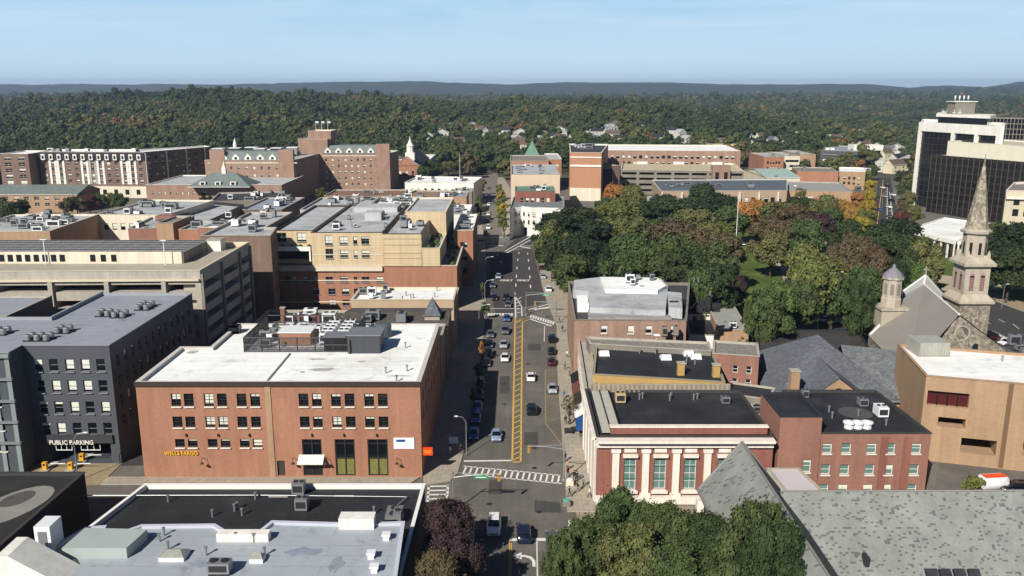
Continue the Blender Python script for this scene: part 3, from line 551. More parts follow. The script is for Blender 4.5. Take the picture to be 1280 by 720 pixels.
b.on('tank', MB().lathe([(1.6, 0), (1.6, 2.3), (1.2, 2.6), (0, 2.6)], n=16), M('tank_dark', '#50555b', .5, .1), -23.8, 153.5)
for i in range(2):
    for j in range(5): ac(b, -33.4+i*2.9, 149+j*2.1, 2., 1.6, 1.8, fans=2, m=whmetal)
acs(b, -45.4, -43, 145, 157, 6); acs(b, -41, -36, 154, 157.5, 4, m=whmetal); pipes(b, -45, -36, 145, 157, 8)
pipes(b, -22, -16, 128, 158, 4); b.on('roof_seam', MB().box((0, 0, .08), (.25, 16, .16)), metal, -38.3, 134.8)
def patch(b, x, y, rx, ry, m, sd=0, z=None):
    q = random.Random(sd); k = 18; pp = [(rx*math.cos(a*6.2832/k)*q.uniform(.55, 1.25), ry*math.sin(a*6.2832/k)*q.uniform(.55, 1.25), .02+sd*.0007) for a in range(k)]; return b.on('roof_patch', MB().add(pp, [tuple(range(k))]), m, x, y, z)
st_ = M('roof_stain', '#a39f98', .8, .25, 1.5)
for i, (px, py, rx, ry) in enumerate(((404,462,2.2,1.1),(396,449,1.6,.5),(378,465,.5,.4),(452,452,.7,.4),(240,440,1.,1.),(500,470,2.2,.25))): patch(b, *P(px, py, 15.35), rx, ry, st_, i+1); ac(b, -52, 156, 2, 2, 1.2)
b.finish()

# charcoal garage-fronted building
b = Bd('charcoal_office', 'charcoal grey five storey block above the public parking entrance', 'building', [(-110,127.9),(-77.9,127.9),(-77.9,131.8),(-64.1,131.8),(-63.8,167.6),(-82,167.6),(-82,149),(-110,149)], 20.2, graypaint, greyroof, par=.35, cap=M('coping_grey', '#8d9096', .6, .05), inner=None)
b.grid(2, [47.5,67,87,106.5,126], [456.5,483,509.5,536], 1.4, 2.1, 'g2', yref=456.5, xref=106)
for z in (17, 13.5, 10.2, 6.8):
    for kx in range(12): b.window(3, 2.5+kx*2.8, z, 1.1, 1.9, 'g2', detail=0)
b.grid(0, [-40,-22,-5], [472,500,530,556], 1.7, 2.1, 'd2', yref=500, xref=-5)
b.open_m(2, 1.9, 0.04, 12.3, 3.5, void, 'garage_opening', depth=6.)
b.panel_m(2, 1.2, 3.7, 12.9, 5.1, M('sign_fascia', '#35383c', .6, .05), 'fascia', .2, .35)
b.text(2, 91, 552, 'PUBLIC PARKING', 1.02, white, off=.45, sx=.92)
for u0, u1 in ((3.2, 5.8), (7.3, 10.4)):
    m = MB()
    for q in np.linspace(-(u1-u0)/2, (u1-u0)/2, 4): m.box((q, 0, .5), (.08, .08, 1.))
    m.box((0, 0, .05), (u1-u0, .1, .12)); b.place(2, (u0+u1)/2, 2.2, m.mesh('height_bar', [whmetal]), 'height_bar', .3)
for z in (5.2, 8.7, 12.2, 15.8): b.panel_m(0, 0, z, 32.4, z+.35, gframe, 'cornice', .3, .5)
b.panel_m(0, 0, 19.5, 32.4, 20.1, greenpaint, 'cornice', .35, .6)
for q in (26, 29.4, 31.8): b.panel_m(0, q-.35, 0, q+.35, 19.4, greenpaint, 'pilaster', .12, .2)
b.panel_m(0, 18.0, 5.6, 32.2, 19.3, greenpaint, 'bay_front', .04, .05) if False else None
for x, y, nx, ny in ((-79,135.5,3,2),(-76.5,140,2,2),(-74.6,151,2,2),(-69.5,155.6,2,3),(-71.5,150.2,2,2),(-92,133,5,3),(-88,139,3,2)): conds(b, x, y, nx, ny)
b.on('roof_ridge', MB().box((0, 0, .35), (.4, 20, .7)), greyroof, -81.8, 158); b.finish()
b = Bd('charcoal_annexe', 'dark low annexe with grey roof tucked behind the charcoal block', 'building', BX(-112, -92, 152, 168), 19.6, graypaint, greyroof, par=.35); conds(b, -104, 156, 4, 2); b.finish()

# concrete parking garage
PG = [P(-60, 339, 24), P(252, 332, 24), (-64.1, 211.5), (-118, 211.5)]; y0 = PG[1][1]
PG = [(-120, 172), (-64.1, 173.6), (-63.9, 207), (-118, 207)]
b = Bd('parking_garage', 'pale concrete multi storey garage carrying rows of solar panels', 'parking garage', PG, 23.6, conc, M('deck_concrete', '#a09788', .9, .12, .3), par=1.1, cap=M('pale_coping', '#c4b8a2', .8, .06))
for z in (19.4, 16.1, 12.8, 9.5, 6.2, 2.9):
    for u0, u1 in ((3, 13.6), (14.6, 25), (26, 36.6), (37.2, 48), (49, 54.8)):
        if z > 9: b.open_m(0, u0, z-.2, u1, z+1.3, void, 'deck_opening', depth=4)
    for u0, u1 in ((1., 12.), (13., 24.5), (25.5, 32.6)): b.open_m(1, u0, z-.2, u1, z+1.4, void, 'deck_opening', depth=4)
for u in (14.1, 25.5, 36.9, 48.5): b.panel_m(0, u-.45, 8, u+.45, 21.6, conc, 'column', .3, .6)
b.panel_m(0, .2, 21.5, 55.7, 21.9, M('pale_coping', '#c4b8a2'), 'ledge', .3, .6)
for u in (.5, 12.5, 25, 33): b.panel_m(1, u-.4, 0, u+.4, 22.8, concd, 'column', .25, .5)
dz = 22.5
b.on('solar_wall', MB().box((0, 0, 1.3), (53, .5, 2.6)), cream, -99, 186.5, dz)
for k in range(11): b.on('louvre_opening', MB().box((0, -.3, 1.25), (1.1, .12, 1.5)), black, -112+k*1.9 if k < 8 else -92+(k-8)*2.3, 186.5, dz)
sm_ = MB()
for q in range(15): sm_.box((-26.5+53*(q+.5)/15, 0, .1), (3.25, 1.2, .06))
for k in range(9): sm_.box((-26.5+k*6.6, .5, -.25), (.1, .1, .6), m=1)
spm = sm_.mesh('solar_row', [solar, whmetal])
for k in range(7): obj('solar_row', spm, None, b.root, (-99-b.org.x, 188.2+k*2.35-b.org.y, dz+2.22)).rotation_euler.x = .0
b.on('solar_deck', MB().box((0, 0, 0), (53, 17, .1)), M('solar_deck_pale', '#b5b1a8', .9, .1), -99, 195.2, dz+2.2); b.on('solar_frame', MB().box((0, 0, 1.2), (.4, 17, 2.4)), concd, -72.4, 195, dz)
for x, y in ((-102, 185.5), (-75.5, 184.5)): b.on('deck_lamp', MB().tube((0, 0, 0), (0, 0, 5.5), .12, .08).box((0, 0, 5.5), (1.4, .35, .15)), whmetal, x, y, dz)
b.on('stair_hut', MB().box((0, 0, 1.2), (3.2, 3.5, 2.6)).box((0, 0, 2.6), (3.5, 3.8, .2), m=1), [white, conc], -70.5, 203, dz)
b.finish()

# apartments of brick and yellow stucco
FY = 233.5
b = Bd('stepped_apartments', 'brick and yellow stucco apartment block stepping down in roof terraces', 'building', BX(-66.5, -15.2, FY, 272), 12.4, brick2, M('terrace_paving', '#9d968c', .9, .12), par=.9, cap=M('terrace_coping', '#c9c0ae', .8, .05))
cols = [411.,429.5,444.5,456,474.5]
k1 = b.vol(BX(-55., -35.4, FY+.06, 292), 12.3, 21.6, yellow, ltroof, .5, M('dark_cornice', '#4d4136', .6))
k2 = b.vol([(-35.3, FY-.35), (-24.8, FY-.35), (-24.8, 292), (-35.3, 292)], 12.35, 21.3, yellow, ltroof, .5, M('dark_cornice', '#4d4136'))
k3 = b.vol(BX(-66.4, -55.1, FY+3.5, 290), 12.3, 21.6, yellow, ltroof, .5, M('dark_cornice', '#4d4136'))
k4 = b.vol([(-24.7, FY-.3), (-19.8, FY-.3), (-19.8, 268), (-24.7, 268)], 12.3, 17.3, yellow, M('terrace_paving', '#9d968c'), .9, cream)
k5 = b.vol([(-32., FY+24), (-19.8, FY+24), (-19.8, 292), (-32., 292)], 12.3, 24., yellow, ltroof, .4)
for x, w_, hh_, st in ((411,2.1,2.7,'g6'),(429.5,2.2,2.1,'g4'),(444,1.1,2.1,'g2'),(456.5,2.2,2.1,'g4'),(474,2.1,2.9,'g6')):
    b.grid(k1*0, [x], [334,349.5], w_*.95, 1.6 if w_ < 3 else 2, 'g4', yref=334, xref=x); b.grid(0, [x], [300.5,317], w_, hh_, st, k=k1, yref=301, xref=x)
b.grid(0, [346,358,367,381,394], [334.5,349.5], 1.2, 1.7, 'g2', yref=334); b.grid(0, [395,415,432,447], [364.5,378.5], 2., 1.7, 'g4', yref=364)
b.grid(0, [352,377,397], [296.5], 2.6, 2.5, 'g4', k=k3)
b.panel_m(0, 0, 11.0, 30.8, 12.3, M('pale_band', '#c9bda8', .85, .05), 'band_course', .35, .7); b.panel_m(0, 0, 8.1, 31, 8.4, M('pale_band', '#c9bda8'), 'band_course', .08, .15); b.panel_m(0, 0, 2.0, 26, 2.3, M('pale_band', '#c9bda8'), 'band_course', .08, .15)
for z in (14.4, 15.8, 18.2, 19.9): b.panel_m(0, .1, z, 10.4, z+.12, M('stucco_reveal', '#8b7349', .8, .05), 'stucco_band', .03, .06, k2)
b.panel_m(0, .1, 15.4, 19.5, 15.6, cream, 'band_course', .05, .1, k1)
b.on('balcony', MB().box((0, 0, 0), (11., 3.4, .3)).box((0, -1.6, .6), (11., .15, 1.)).box((-5.3, -1.5, -1.6), (.4, .4, 3.)).box((5.3, -1.5, -1.6), (.4, .4, 3.)), white, -60.9, FY+1.9, 16.6)
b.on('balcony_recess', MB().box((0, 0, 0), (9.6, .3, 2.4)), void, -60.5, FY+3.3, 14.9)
acs(b, -53, -26, 240, 288, 16, 21.1); pipes(b, -53, -26, 238, 288, 12, 21.1); b.on('lift_overrun', MB().box((0, 0, 1.2), (5, 6, 2.4)), ltroof, -42, 262, 21.1); b.on('lift_overrun', MB().box((0, 0, .8), (14, 10, 1.6)), ltroof, -44, 282, 21.1)
for i in range(9): b.on('planter', MB().box((0, 0, .3), (1.6, .8, .6)).lathe([(.5, .5), (.7, .9), (.3, 1.5), (0, 1.6)], n=7, m=1), [concd, M('planter_green', '#3b4a22', .9, .3, 2)], random.uniform(-23.5, -20.5), FY+2+i*3.2, 16.4)
for i in range(7): b.on('planter', MB().box((0, 0, .3), (1.6, .8, .6)).lathe([(.5, .5), (.8, .9), (.3, 1.4), (0, 1.5)], n=7, m=1), [concd, M('planter_green', '#3b4a22')], random.uniform(-18.8, -16.4), FY+3+i*4.2, 11.5)
for i in range(5): b.on('planter', MB().box((0, 0, .3), (1.6, .8, .6)).lathe([(.5, .5), (.8, .9), (.3, 1.4), (0, 1.5)], n=7, m=1), [concd, M('planter_green', '#3b4a22')], -65.5+i*2.4, FY+1.2, 16.75)
b.rows(1, 12, [3.5, 7, 10.3], 1.4, 1.9, 'g2', m0=2); b.finish()
b = Bd('low_shop_row', 'low beige shop row with a bright white flat roof before the stepped apartments', 'building', [(-37.5,195.6),(-13.6,195.6),(-13.6,208.5),(-37.5,208.5)], 12, M('beige_render', '#a9957b', .9, .1), whiteroof, par=.5, cap=M('pale_coping', '#c4b8a2'))
acs(b, -36, -30, 197, 207, 6, smax=2); pipes(b, -30, -18, 197, 207, 6); b.rows(1, 3, [4, 8], 1.6, 1.8, 'd2'); b.finish()
b = Bd('tiled_roof_hall', 'dark tiled low hall with a pointed pyramid turret on its corner', 'building', [(-36,174),(-13.8,174),(-13.8,190),(-36,190)], 11.3, brick3, slated, par=0)
gable(b, b.poly, 11.4, 12.6, M('tile_brown_grey', '#565049', .85, .25, .5, kind='shingle'), axis=0); o = b.on('turret', MB().prism([(-1.6,-1.6),(1.6,-1.6),(1.6,1.6),(-1.6,1.6)], 0, 1.6).add([(-1.9,-1.9,1.6),(1.9,-1.9,1.6),(1.9,1.9,1.6),(-1.9,1.9,1.6),(0,0,5.4)], [(0,1,4),(1,2,4),(2,3,4),(3,0,4),(3,2,1,0)], 1), [pale, slate], -17.0, 179.2, 11.3)
obj('finial', MB().tube((0,0,5.3),(0,0,6.4),.12,.03), whmetal, o); acs(b, -31, -22, 176, 179, 3, 11.9); b.finish()
b = Bd('rear_store_block', 'plain low block directly behind the brick office on the shaded side', 'building', BX(-36, -13.9, 161, 173.6), 12.2, concd, M('old_roof_dark', '#4a4642', .9, .25, .3), par=.4); b.finish()
b = Bd('added_shade_block', 'added unseen grey block shading the pavement between white roofed shops and stepped apartments', 'building', BX(-34, -14, 209, 221), 9, concd, greyroof, par=.2); b.finish()  # added out of sight so its shadow darkens the left pavement
b = Bd('service_roofs', 'low dark roofed back building cluttered with white and red vents', 'building', BX(-58, -39, 172, 199), 8.6, concd, M('old_roof_dark', '#4a4642', .9, .25, .3), par=.5)
acs(b, -55, -41, 174, 197, 9, m=whmetal); ac(b, -46, 190, 5, 3, 1.6, m=M('faded_red_metal', '#7a524c', .6, .1)); chimney(b, -51.5, 188, 8, 12, .9, .9, brick); ac(b, -41, 188, 3, 3, 2.6, m=whmetal); b.finish()
b = Bd('dark_brick_warehouse', 'tall brown brick block with a long shaded side beside the parking garage', 'building', [(-80,219),(-62,219),(-64,232.5),(-67,232.5),(-67,262),(-80,262)], 23.2, brick3, ltroof, par=.6); b.rows(1, 3, [8, 12, 16, 20], 1.2, 1.8, 'd2'); acs(b, -77, -69, 224, 256, 6); b.finish()

# ---- foreground roofs ----
b = Bd('black_roof_store', 'two storey store with wide black roof and white rear parapet before the brick office', 'building', [(-55.4,80),(-12.6,80),(-12.,109.6),(-50.4,109.6)], 7.0, M('dark_render', '#4b4743', .9, .15), blackroof, par=.55, cap=M('white_coping', '#dcdad5', .7, .03))
for x, y, w_, d_ in [(*P(q, r, 6.5), 2.6, .5) for q, r in ((348,620),(430,620))]: b.on('roof_patch', MB().box((0, 0, .02), (w_, d_, .03)), white, x, y)
for x, y in [P(q, r, 6.5) for q, r in ((374,617),(378,637))]: ac(b, x, y, 1.6, 1.6, 1.5)
pipes(b, -46, -16, 101, 107, 7); b.on('pipe_run', MB().path([(0,0,.4),(-1.5,-3.5,.4),(-1.5,-6,.4)], .08, .08).path([(-46,.4,.35),(-20,.5,.35),(0,0,.35)], .06, .06), metal, -14, 106.3); acs(b, -15.3, -14.2, 97, 101, 3)
b.finish()
b = Bd('pale_blue_roof_store', 'raised pale blue grey roof with white penthouse walls at the bottom edge of view', 'building', [P(x, y, 9) for x, y in ((30,770),(488,770),(505,653),(445,655),(340,652),(325,664),(281,664),(268,656),(177,657),(160,663),(128,665),(132,658),(107,660),(52,692),(14,742))], 9.0, M('dark_render2', '#3f3d3d', .9, .15), blueroof, par=.25, cap=M('coping_pale', '#b4b8c2', .7, .03))
b.on('penthouse', MB().box((0, 0, 1.6), (1.8, 2.6, 3.2)).box((0, -1.32, 1.4), (1.0, .05, 2.4), m=1), [whmetal, metal], *P(63, 681, 9))
b.on('sloped_hood', MB().add([(-3.2,-2,0),(3.4,-2,0),(3.4,2,0),(-3.2,2,0),(-3.2,-2,3.4),(-2.,-2,3.4),(-2.,2,3.4),(-3.2,2,3.4)], [(0,1,5,4),(1,2,6,5),(2,3,7,6),(3,0,4,7),(4,5,6,7)]), [white], *P(50, 716, 9))
b.on('roof_box', MB().prism([(-3.6,-2.2),(3.6,-2.2),(4.2,2.),(-3.2,2.4)], 0, 1.3), M('flat_pale_felt', '#9aa39f', .8, .05), *P(130, 683, 9))
[patch(b, *P(q_, r_, 8.75), a_, c_, M('felt_stain', '#848b95', .7, .2, 1.), 10+i_) for i_, (q_, r_, a_, c_) in enumerate(((380,690,2.2,1.),(250,705,1.4,.7),(420,705,1.,1.6),(190,672,1.5,.5)))]; skylight(b, *P(218, 694, 9), 2.8, 2.); skylight(b, *P(322, 698, 9), 1.5, 1.3)
b.on('roof_box', MB().box((0, 0, .7), (4.2, 1.8, 1.4)), white, *P(447, 655, 9)); b.on('roof_box', MB().box((0, 0, .5), (6, 1.2, 1.)), white, *P(305, 672, 9))
for x, y in [P(q, r, 9) for q, r in ((483,672),(464,695),(468,712))]: b.on('vent_hood', MB().box((0, 0, .3), (.7, .7, .6)).box((0, 0, .7), (1., 1., .2)), whmetal, x, y)
ac(b, *P(275, 714, 9), 2.4, 1.4, 1.2); pipes(b, -42, -20, 86, 93, 7); b.finish()
b = Bd('black_roof_corner_store', 'black roofed low building with an oval grey patch in the bottom left corner', 'building', [(-100,76),(-58.6,76),(-58.,108.6),(-100,108.6)], 9.2, M('dark_render3', '#2f2c2a', .9, .15), M('black_bitumen', '#2b2826', .85, .25, .2, col2='#35312e'), par=.3, cap=M('dark_coping', '#3b3734', .7, .1))
mo = MB().lathe([(0, .03), (1., .03)], n=24); o = b.on('roof_patch', mo, M('ponding_patch', '#84807a', .7, .15, .4), -63, 99.5); o.scale = (3.4, 6., 1); o.rotation_euler.z = -.35
o = b.on('roof_patch', MB().lathe([(0, .05), (1., .05)], n=20), M('ponding_dark', '#4f4c49', .7, .15, .4), -63.2, 101.5); o.scale = (1.6, 2.4, 1); o.rotation_euler.z = -.35; b.finish()

# ---- right side, street front ----
b = Bd('neoclassical_bank', 'neoclassical brick bank with white pilasters and tall windows facing the trees', 'building', [(12.4,118.2),(38.3,118.2),(38.3,137.8),(12.4,138.6)], 10.4, brickd, blackroof, par=.3, cap=M('dark_cap', '#3c3b3a', .7, .1))
b.h = 10.4
xs_ = [769.5,807,845,884,925]
for x in xs_:
    u, z = b.uz(0, x, 580); b.panel_m(0, u-.5, 1.4, u+.5, 8.4, limestone, 'pilaster', .14, .3); b.panel_m(0, u-.7, 8.0, u+.7, 8.5, limestone, 'capital', .22, .46); b.panel_m(0, u-.8, 1., u+.8, 1.5, limestone, 'pilaster_base', .3, .62)
for x in (787,824.5,862,904):
    u, z = b.uz(0, x, 595); b.window(0, u, 4.6, 1.8, 5., 'w6g', detail=1, var=0); o = b.win[-1]; obj('glazing_bar', MB().box((0, -.02, 1.1), (1.7, .12, .12)).box((0, -.02, -.9), (1.7, .12, .12)), M('verdigris_frame', '#3f6358', .5, 0), o)
    b.panel_m(0, u-1.1, 7.3, u+1.1, 7.7, limestone, 'pediment', .3, .6); b.panel_m(0, u-.9, 8.0, u+.9, 8.6, limestone, 'panel', .1, .2); b.panel_m(0, u-1.2, 1.6, u+1.2, 1.95, limestone, 'balustrade', .3, .5)
b.panel_m(0, 0, 8.9, 25.8, 9.5, limestone, 'architrave', .3, .6); b.panel_m(0, 0, 9.9, 25.8, 10.3, limestone, 'cornice', .8, 1.4)
dn = MB(); [dn.box((k*.55-12.7, -.9, 0), (.28, .3, .22)) for k in range(47)]; b.place(0, 12.9, 9.75, dn.mesh('dentil_course', [limestone]), 'dentil_course', 0)
b.panel_m(0, 0, 0, 25.8, 1.1, limestone, 'plinth', .4, .8)
at = MB().box((0, 0, .55), (23, .7, 1.1)).box((0, 0, 1.15), (23.3, .9, .2), m=1); b.on('attic_wall', at, [brickd, limestone], 26, 119.2, 10.5)
b.panel_m(3, 0, 0, 20.4, 10.2, limestone, 'side_front', .12, .24)
for k in range(4): b.window(3, 3+k*4.7, 4.4, 1.7, 4.6, 'w6', detail=1); 
for k in range(5): b.panel_m(3, .6+k*4.7-.0, .2, 1.6+k*4.7, 9.8, limestone, 'pilaster', .2, .3)
b.panel_m(3, 0, 9.9, 20.4, 10.4, limestone, 'cornice', .4, .7)
fl = MB(); [fl.box((0, k*1.0-8.5, .45), (3., .9, .1)) for k in range(18)]; [fl.box((q, 0, .6), (.12, 18.4, .2), m=1) for q in (-1.5, 0, 1.5)]
b.on('terrace_grating', fl, [M('grating_slab', '#a8a59a', .8, .1, 1), dmetal], 14.6, 128.4)
bw = MB().box((0, 0, .7), (23.5, .5, 1.7)); [bw.box((k*.8-11.6, -.28, .7), (.35, .1, 1.5), m=1) for k in range(30)]
b.on('parapet_wall', bw, [M('weathered_parapet', '#9b8f7b', .9, .2, 1.), M('stain_grey', '#80766a', .9, .2, 1)], 25., 138.3, 9.9)
ac(b, 17.6, 133, 1.6, 1.6, 1.5, m=M('buff_metal', '#b09a74', .7, .1)); pipes(b, 20, 33, 133, 136, 6); ac(b, 34.6, 132.5, 1.3, 1.3, 1.); b.finish()
b = Bd('brick_office_annexe', 'plain three storey brick building with rows of small white windows under a black roof', 'building', [P(968,516,12.1),(60.5,118.6),(61.2,136.5),P(968,490,12.1)][:0]+[(45.35,118.9),(61.6,118.9),(61.0,137.5),(45.35,137.5)], 10.6, brick, blackroof, par=.3, cap=M('dark_cap', '#3c3b3a', .7, .1))
b.grid(0, [1034,1058,1089.5,1113,1145.5,1169.5], [560.5,587,611.5], 1.35, 1.55, 'w2g', yref=560.5, xref=1100)
for x in (1102.5,1131): b.panel(0, x-.7, 546, x+.7, 620, brickd, 'downpipe', .08, .1)
k = b.vol([(38.5,125.6),(44.6,125.6),(44.6,137.3),(38.5,137.3)], 10.2, 12.4, tanb, blackroof, .3) if False else None
for i in range(3): b.on('roof_fan', MB().lathe([(.7, 0), (.7, .7), (.9, .8), (.9, 1.), (0, 1.25)], n=12), whmetal, 50.6+i*1.35, 121.8)
ac(b, 57.3, 126.5, 1.6, 2.2, 1.5, m=whmetal); ac(b, 56.2, 130.8, 1.4, 1.4, 1.1); ac(b, 48.2, 134.5, 1., 1., 1.2); pipes(b, 45, 57, 121, 135, 5); b.on('roof_patch', MB().lathe([(0, .02), (2.6, .02)], n=18), M('roof_fade', '#4a4b4c', .8, .2, .5), 54, 128); b.finish()
b = Bd('tall_brick_stair_block', 'blank orange brick block between the bank and the windowed brick building', 'building', [(39.2,118.6),(45.3,118.6),(45.3,128.8),(39.2,128.8)], 13.3, brick, blackroof, par=.2, cap=dmetal); b.window(0, 4.4, 5.6, 1.2, 2.0, 'w2g'); b.finish()
b = Bd('white_annexe', 'small flat pale roofed annexe squeezed beside the steep shingled roof', 'building', [(37.6,109),(42.8,109),(41.8,116.8),(37.2,116.8)], 6.0, white, lilac, par=0.05); b.finish()
# black roof with ochre wall, rubble strip
b = Bd('ochre_wall_building', 'black roofed building with a mustard painted wall behind the bank', 'building', [P(741,468,11),P(906,478,11),P(890,437,11),P(745,430,11)], 11., ochre, blackroof, par=.35, cap=M('coping_dull', '#8d8471', .8, .1))
for x, y in ((17.5,157.5),(28.8,155),(33.5,157.5),(34.5,155.5)): b.on('roof_hatch', MB().add([(-1,-1.2,0),(1,-1.2,0),(1,1.2,0),(-1,1.2,0),(-.8,-1,1.1),(.8,-1,1.1),(.8,1,.5),(-.8,1,.5)], [(0,1,5,4),(1,2,6,5),(2,3,7,6),(3,0,4,7),(4,5,6,7)]), whmetal, x, y)
chimney(b, 29.8, 145.5, 10.2, 12.8, 1.2, 1., ochre); chimney(b, 35.8, 144.5, 10.2, 12.8, 1.2, 1., ochre); pipes(b, 20, 34, 150, 160, 6); b.finish()
rub = Bd('stone_clad_link', 'long narrow roof of rough grey rubble between black roof and faded brick block', 'building', [P(738,430,11.6),P(889,439,11.6),P(886,428,11.6),P(733,421,11.6)], 11.6, concd, M('rubble_roof', '#7b7770', .95, .4, 1.2, fine=2), par=.3); acs(rub, 20, 34, 165, 168, 2, smin=1, smax=1.4, m=concd); b = rub; b.on('dish', MB().lathe([(0, 0), (.7, .25), (.8, .3)], n=14).tube((0, 0, -.6), (0, 0, 0), .06), whmetal, 28.5, 164, 12.3); b.finish()
b = Bd('brick_rear_house', 'square brick rear building with two small windows above a courtyard', 'building', R(891,442,949,446,427,11.7), 11.7, brick, M('rubble_roof', '#7b7770'), par=.3); b.rows(0, 2, [6.5, 9], 1., 1.4, 'w2', m0=3, m1=.5, detail=1); b.finish()
b = Bd('lean_to_roof', 'low dark sloping roof behind the end of the bank roof', 'building', R(905,492,962,500,480,6.5), 6.5, concd, slated, par=0.2); acs(b, 39, 44, 137, 141, 4, smin=1, smax=2); b.finish()
# faded brick with stepped white roofs
b = Bd('white_roofed_brick_block', 'faded brick block by the park with several stepped white roofs', 'building', [P(718,400,13.9),P(858,401,13.9),P(862,354,13.9),P(710,352,13.9)], 13.9, pinkb, M('tar_roof', '#3d3d3f', .85, .2, .3), par=.5, cap=concd)
b.grid(0, [755,788.5,811,842], [411.5], 1.3, 1.7, 'w2', detail=1)
zt = 13.4
def blk(pts, z0, z1, m, name='roof_volume'): q = [P(x, y, z1) for x, y in pts]; return obj(name, MB().prism([(a-b.org.x, c-b.org.y) for a, c in q], z0, z1), m, b.root)
blk([(737,384),(832,388),(835,358),(826,348),(752,346),(718,350),(716,362),(736,364)], zt, 15.4, ltroof); blk([(757,362),(822,363),(833,357),(822,347),(750,346)], zt, 16.2, whiteroof)
blk([(722,380),(736,380),(734,369),(721,369)], zt, 15.2, whiteroof); blk([(836,384),(853,386),(852,366),(834,364)], zt, 15.6, ltroof)
blk([(735,397),(840,397),(832,389),(735,387)], zt, 14.2, M('metal_sheets', '#8b8884', .6, .25, 1.))
acs(b, 29, 46, 178, 184, 12, 13.6, smin=1, smax=2, m=dmetal); acs(b, 27, 34, 192, 199, 5, 16.2, smin=1, smax=2); pipes(b, 22, 45, 185, 208, 8, 15.4)
for i in range(8): b.on('steel_rail', MB().tube((-.8, 0, 0), (.8, .6, 1.8), .06), dmetal, 28+i*2.3, 181, 13.6)
b.rows(3, 7, [4.5, 8, 11.3], 1.2, 1.9, 'w2', detail=0); b.finish()
sf = Bd('street_shop_terrace', 'terrace of narrow cream and brick shopfronts with coloured awnings facing the parked cars', 'building', [(12.6,140),(14.4,140),(16.2,172),(13.6,172)], 9.6, limestone, conc, par=.4)
for z in (3.8, 6.8): 
    for k in range(9): sf.window(3, 2+k*3.4, z, 1.3, 1.7, 'w2', detail=0)
for k, m_ in enumerate((bluep, M('awning_white', '#d5d3cf', .8, .05), M('awning_dark', '#2b2522', .8, .1), M('awning_brown', '#5c3a2e', .8, .1), M('awning_black', '#17181a', .8, .1))):
    a = MB().add([(-2.4,0,1.2),(2.4,0,1.2),(2.4,-1.5,.2),(-2.4,-1.5,.2),(2.4,-1.5,-.1),(-2.4,-1.5,-.1)], [(0,3,2,1),(3,5,4,2)]).add([(-2.4,0,1.2),(-2.4,-1.5,.2),(-2.4,-1.5,-.1),(-2.4,0,-.1)], [(0,1,2,3)]).add([(2.4,0,1.2),(2.4,-1.5,.2),(2.4,-1.5,-.1),(2.4,0,-.1)], [(3,2,1,0)])
    sf.place(3, 30.-k*6.1, 2.6, a.mesh('awning', [m_]), 'awning')
sf.finish()
# small houses behind
b = Bd('dark_gabled_house', 'small white house with dark gabled roof and bright dormers', 'house', R(862,392,899,392,377,6), 6., white, slated, par=0); gable(b, b.poly, 6., 8.6, slated); b.rows(0, 4, [4.6, 1.8], 1.2, 1.4, 'w2', detail=1, m0=.6)
for i in range(3): b.on('dormer', MB().prism([(-.8,-1),(.8,-1),(.8,1),(-.8,1)], 0, 1.3), white, b.org.x-3+i*2.8, b.org.y-3.4, 6.1)
b.finish()
b = Bd('grey_flat_roof_house', 'low brick house with plain pale grey roof beside the dark gabled house', 'house', R(899,412,936,413,382,6.5), 6.5, tanb, M('felt_grey', '#8f8e8a', .85, .1, .4), par=.2); ac(b, b.org.x-1, b.poly[0][1]+1.5, 1.5, 1., 1.3, m=whmetal); b.finish()
b = Bd('black_porch_roof', 'black low roof with a white stair rail behind the white roofed block', 'building', R(861,418,905,420,394,4.5), 4.5, white, blackroof, par=.2); pipes(b, b.poly[0][0]+1, b.poly[1][0]-1, b.poly[0][1]+1, b.poly[2][1]-1, 3); b.finish()
b = Bd('black_flat_roof_hall', 'wide dark flat roofed parish hall in front of the park trees', 'building', [P(950,452,6.3),P(1096,451,6.3),P(1072,412,6.3),P(945,413,6.3)], 6.3, concd, M('tar_roof_warm', '#3d3a37', .85, .2, .3, col2='#2c2b2d'), par=.15, cap=dmetal); b.finish()

# hipped slate hall with brick gable
b = Bd('hipped_slate_hall', 'blue grey hipped slate hall with brick front gable and brick chimney', 'building', [(48.5,147),(66,147),(69,170),(47,170)], 6.5, tanb, slate, par=0)
ap = P3(1022,418,13.5); o = b.org
def rf(name, tris, m):
    mb = MB()
    for t in tris: mb.add([(p[0]-o.x, p[1]-o.y, p[2]) for p in t], [tuple(range(len(t)))])
    return obj(name, mb, m, b.root)
A_ = (*P(1022,418,13.5), 13.5); F1 = (47., 146, 5.8); F2 = (69.5, 146, 5.8); B2 = (70, 171, 5.8); B1 = (46, 171, 5.8)
rf('roof', [(F1, F2, A_), (F2, B2, A_), (B2, B1, A_), (B1, F1, A_)], slate)
gz = 11.2; GA = (57.2, 146.2, gz); G0 = (51.6, 143.8, 6.2); G1 = (63.2, 143.8, 6.2); GA = (57.4, 143.8, 10.6)
Rr = (57.8, 155.5, 10.6); rf('roof', [(G0, GA, Rr, (51.2, 150, 6.4)), (GA, G1, (63.8, 150, 6.4), Rr)], slate); rf('gable_wall', [((51.8, 144, 0), (63, 144, 0), (63, 144, 6.1), (57.4, 144, 10.4), (51.8, 144, 6.1))], tanb)
b.on('gable_window', MB().lathe([(0, 0), (.9, 0)], n=16), glass, 57.4, 143.93, 7.8).rotation_euler = (math.pi/2, 0, 0); chimney(b, 50, 145.5, 0, 11.4, 1.5, 1.5, tanb); b.finish()
b = Bd('slate_side_wing', 'mottled grey slate wing sloping down beside the tan brick office', 'building', [(62.5,146.5),(79,146.5),(80.5,158),(64,164)], 6., tanb, slate, par=0)
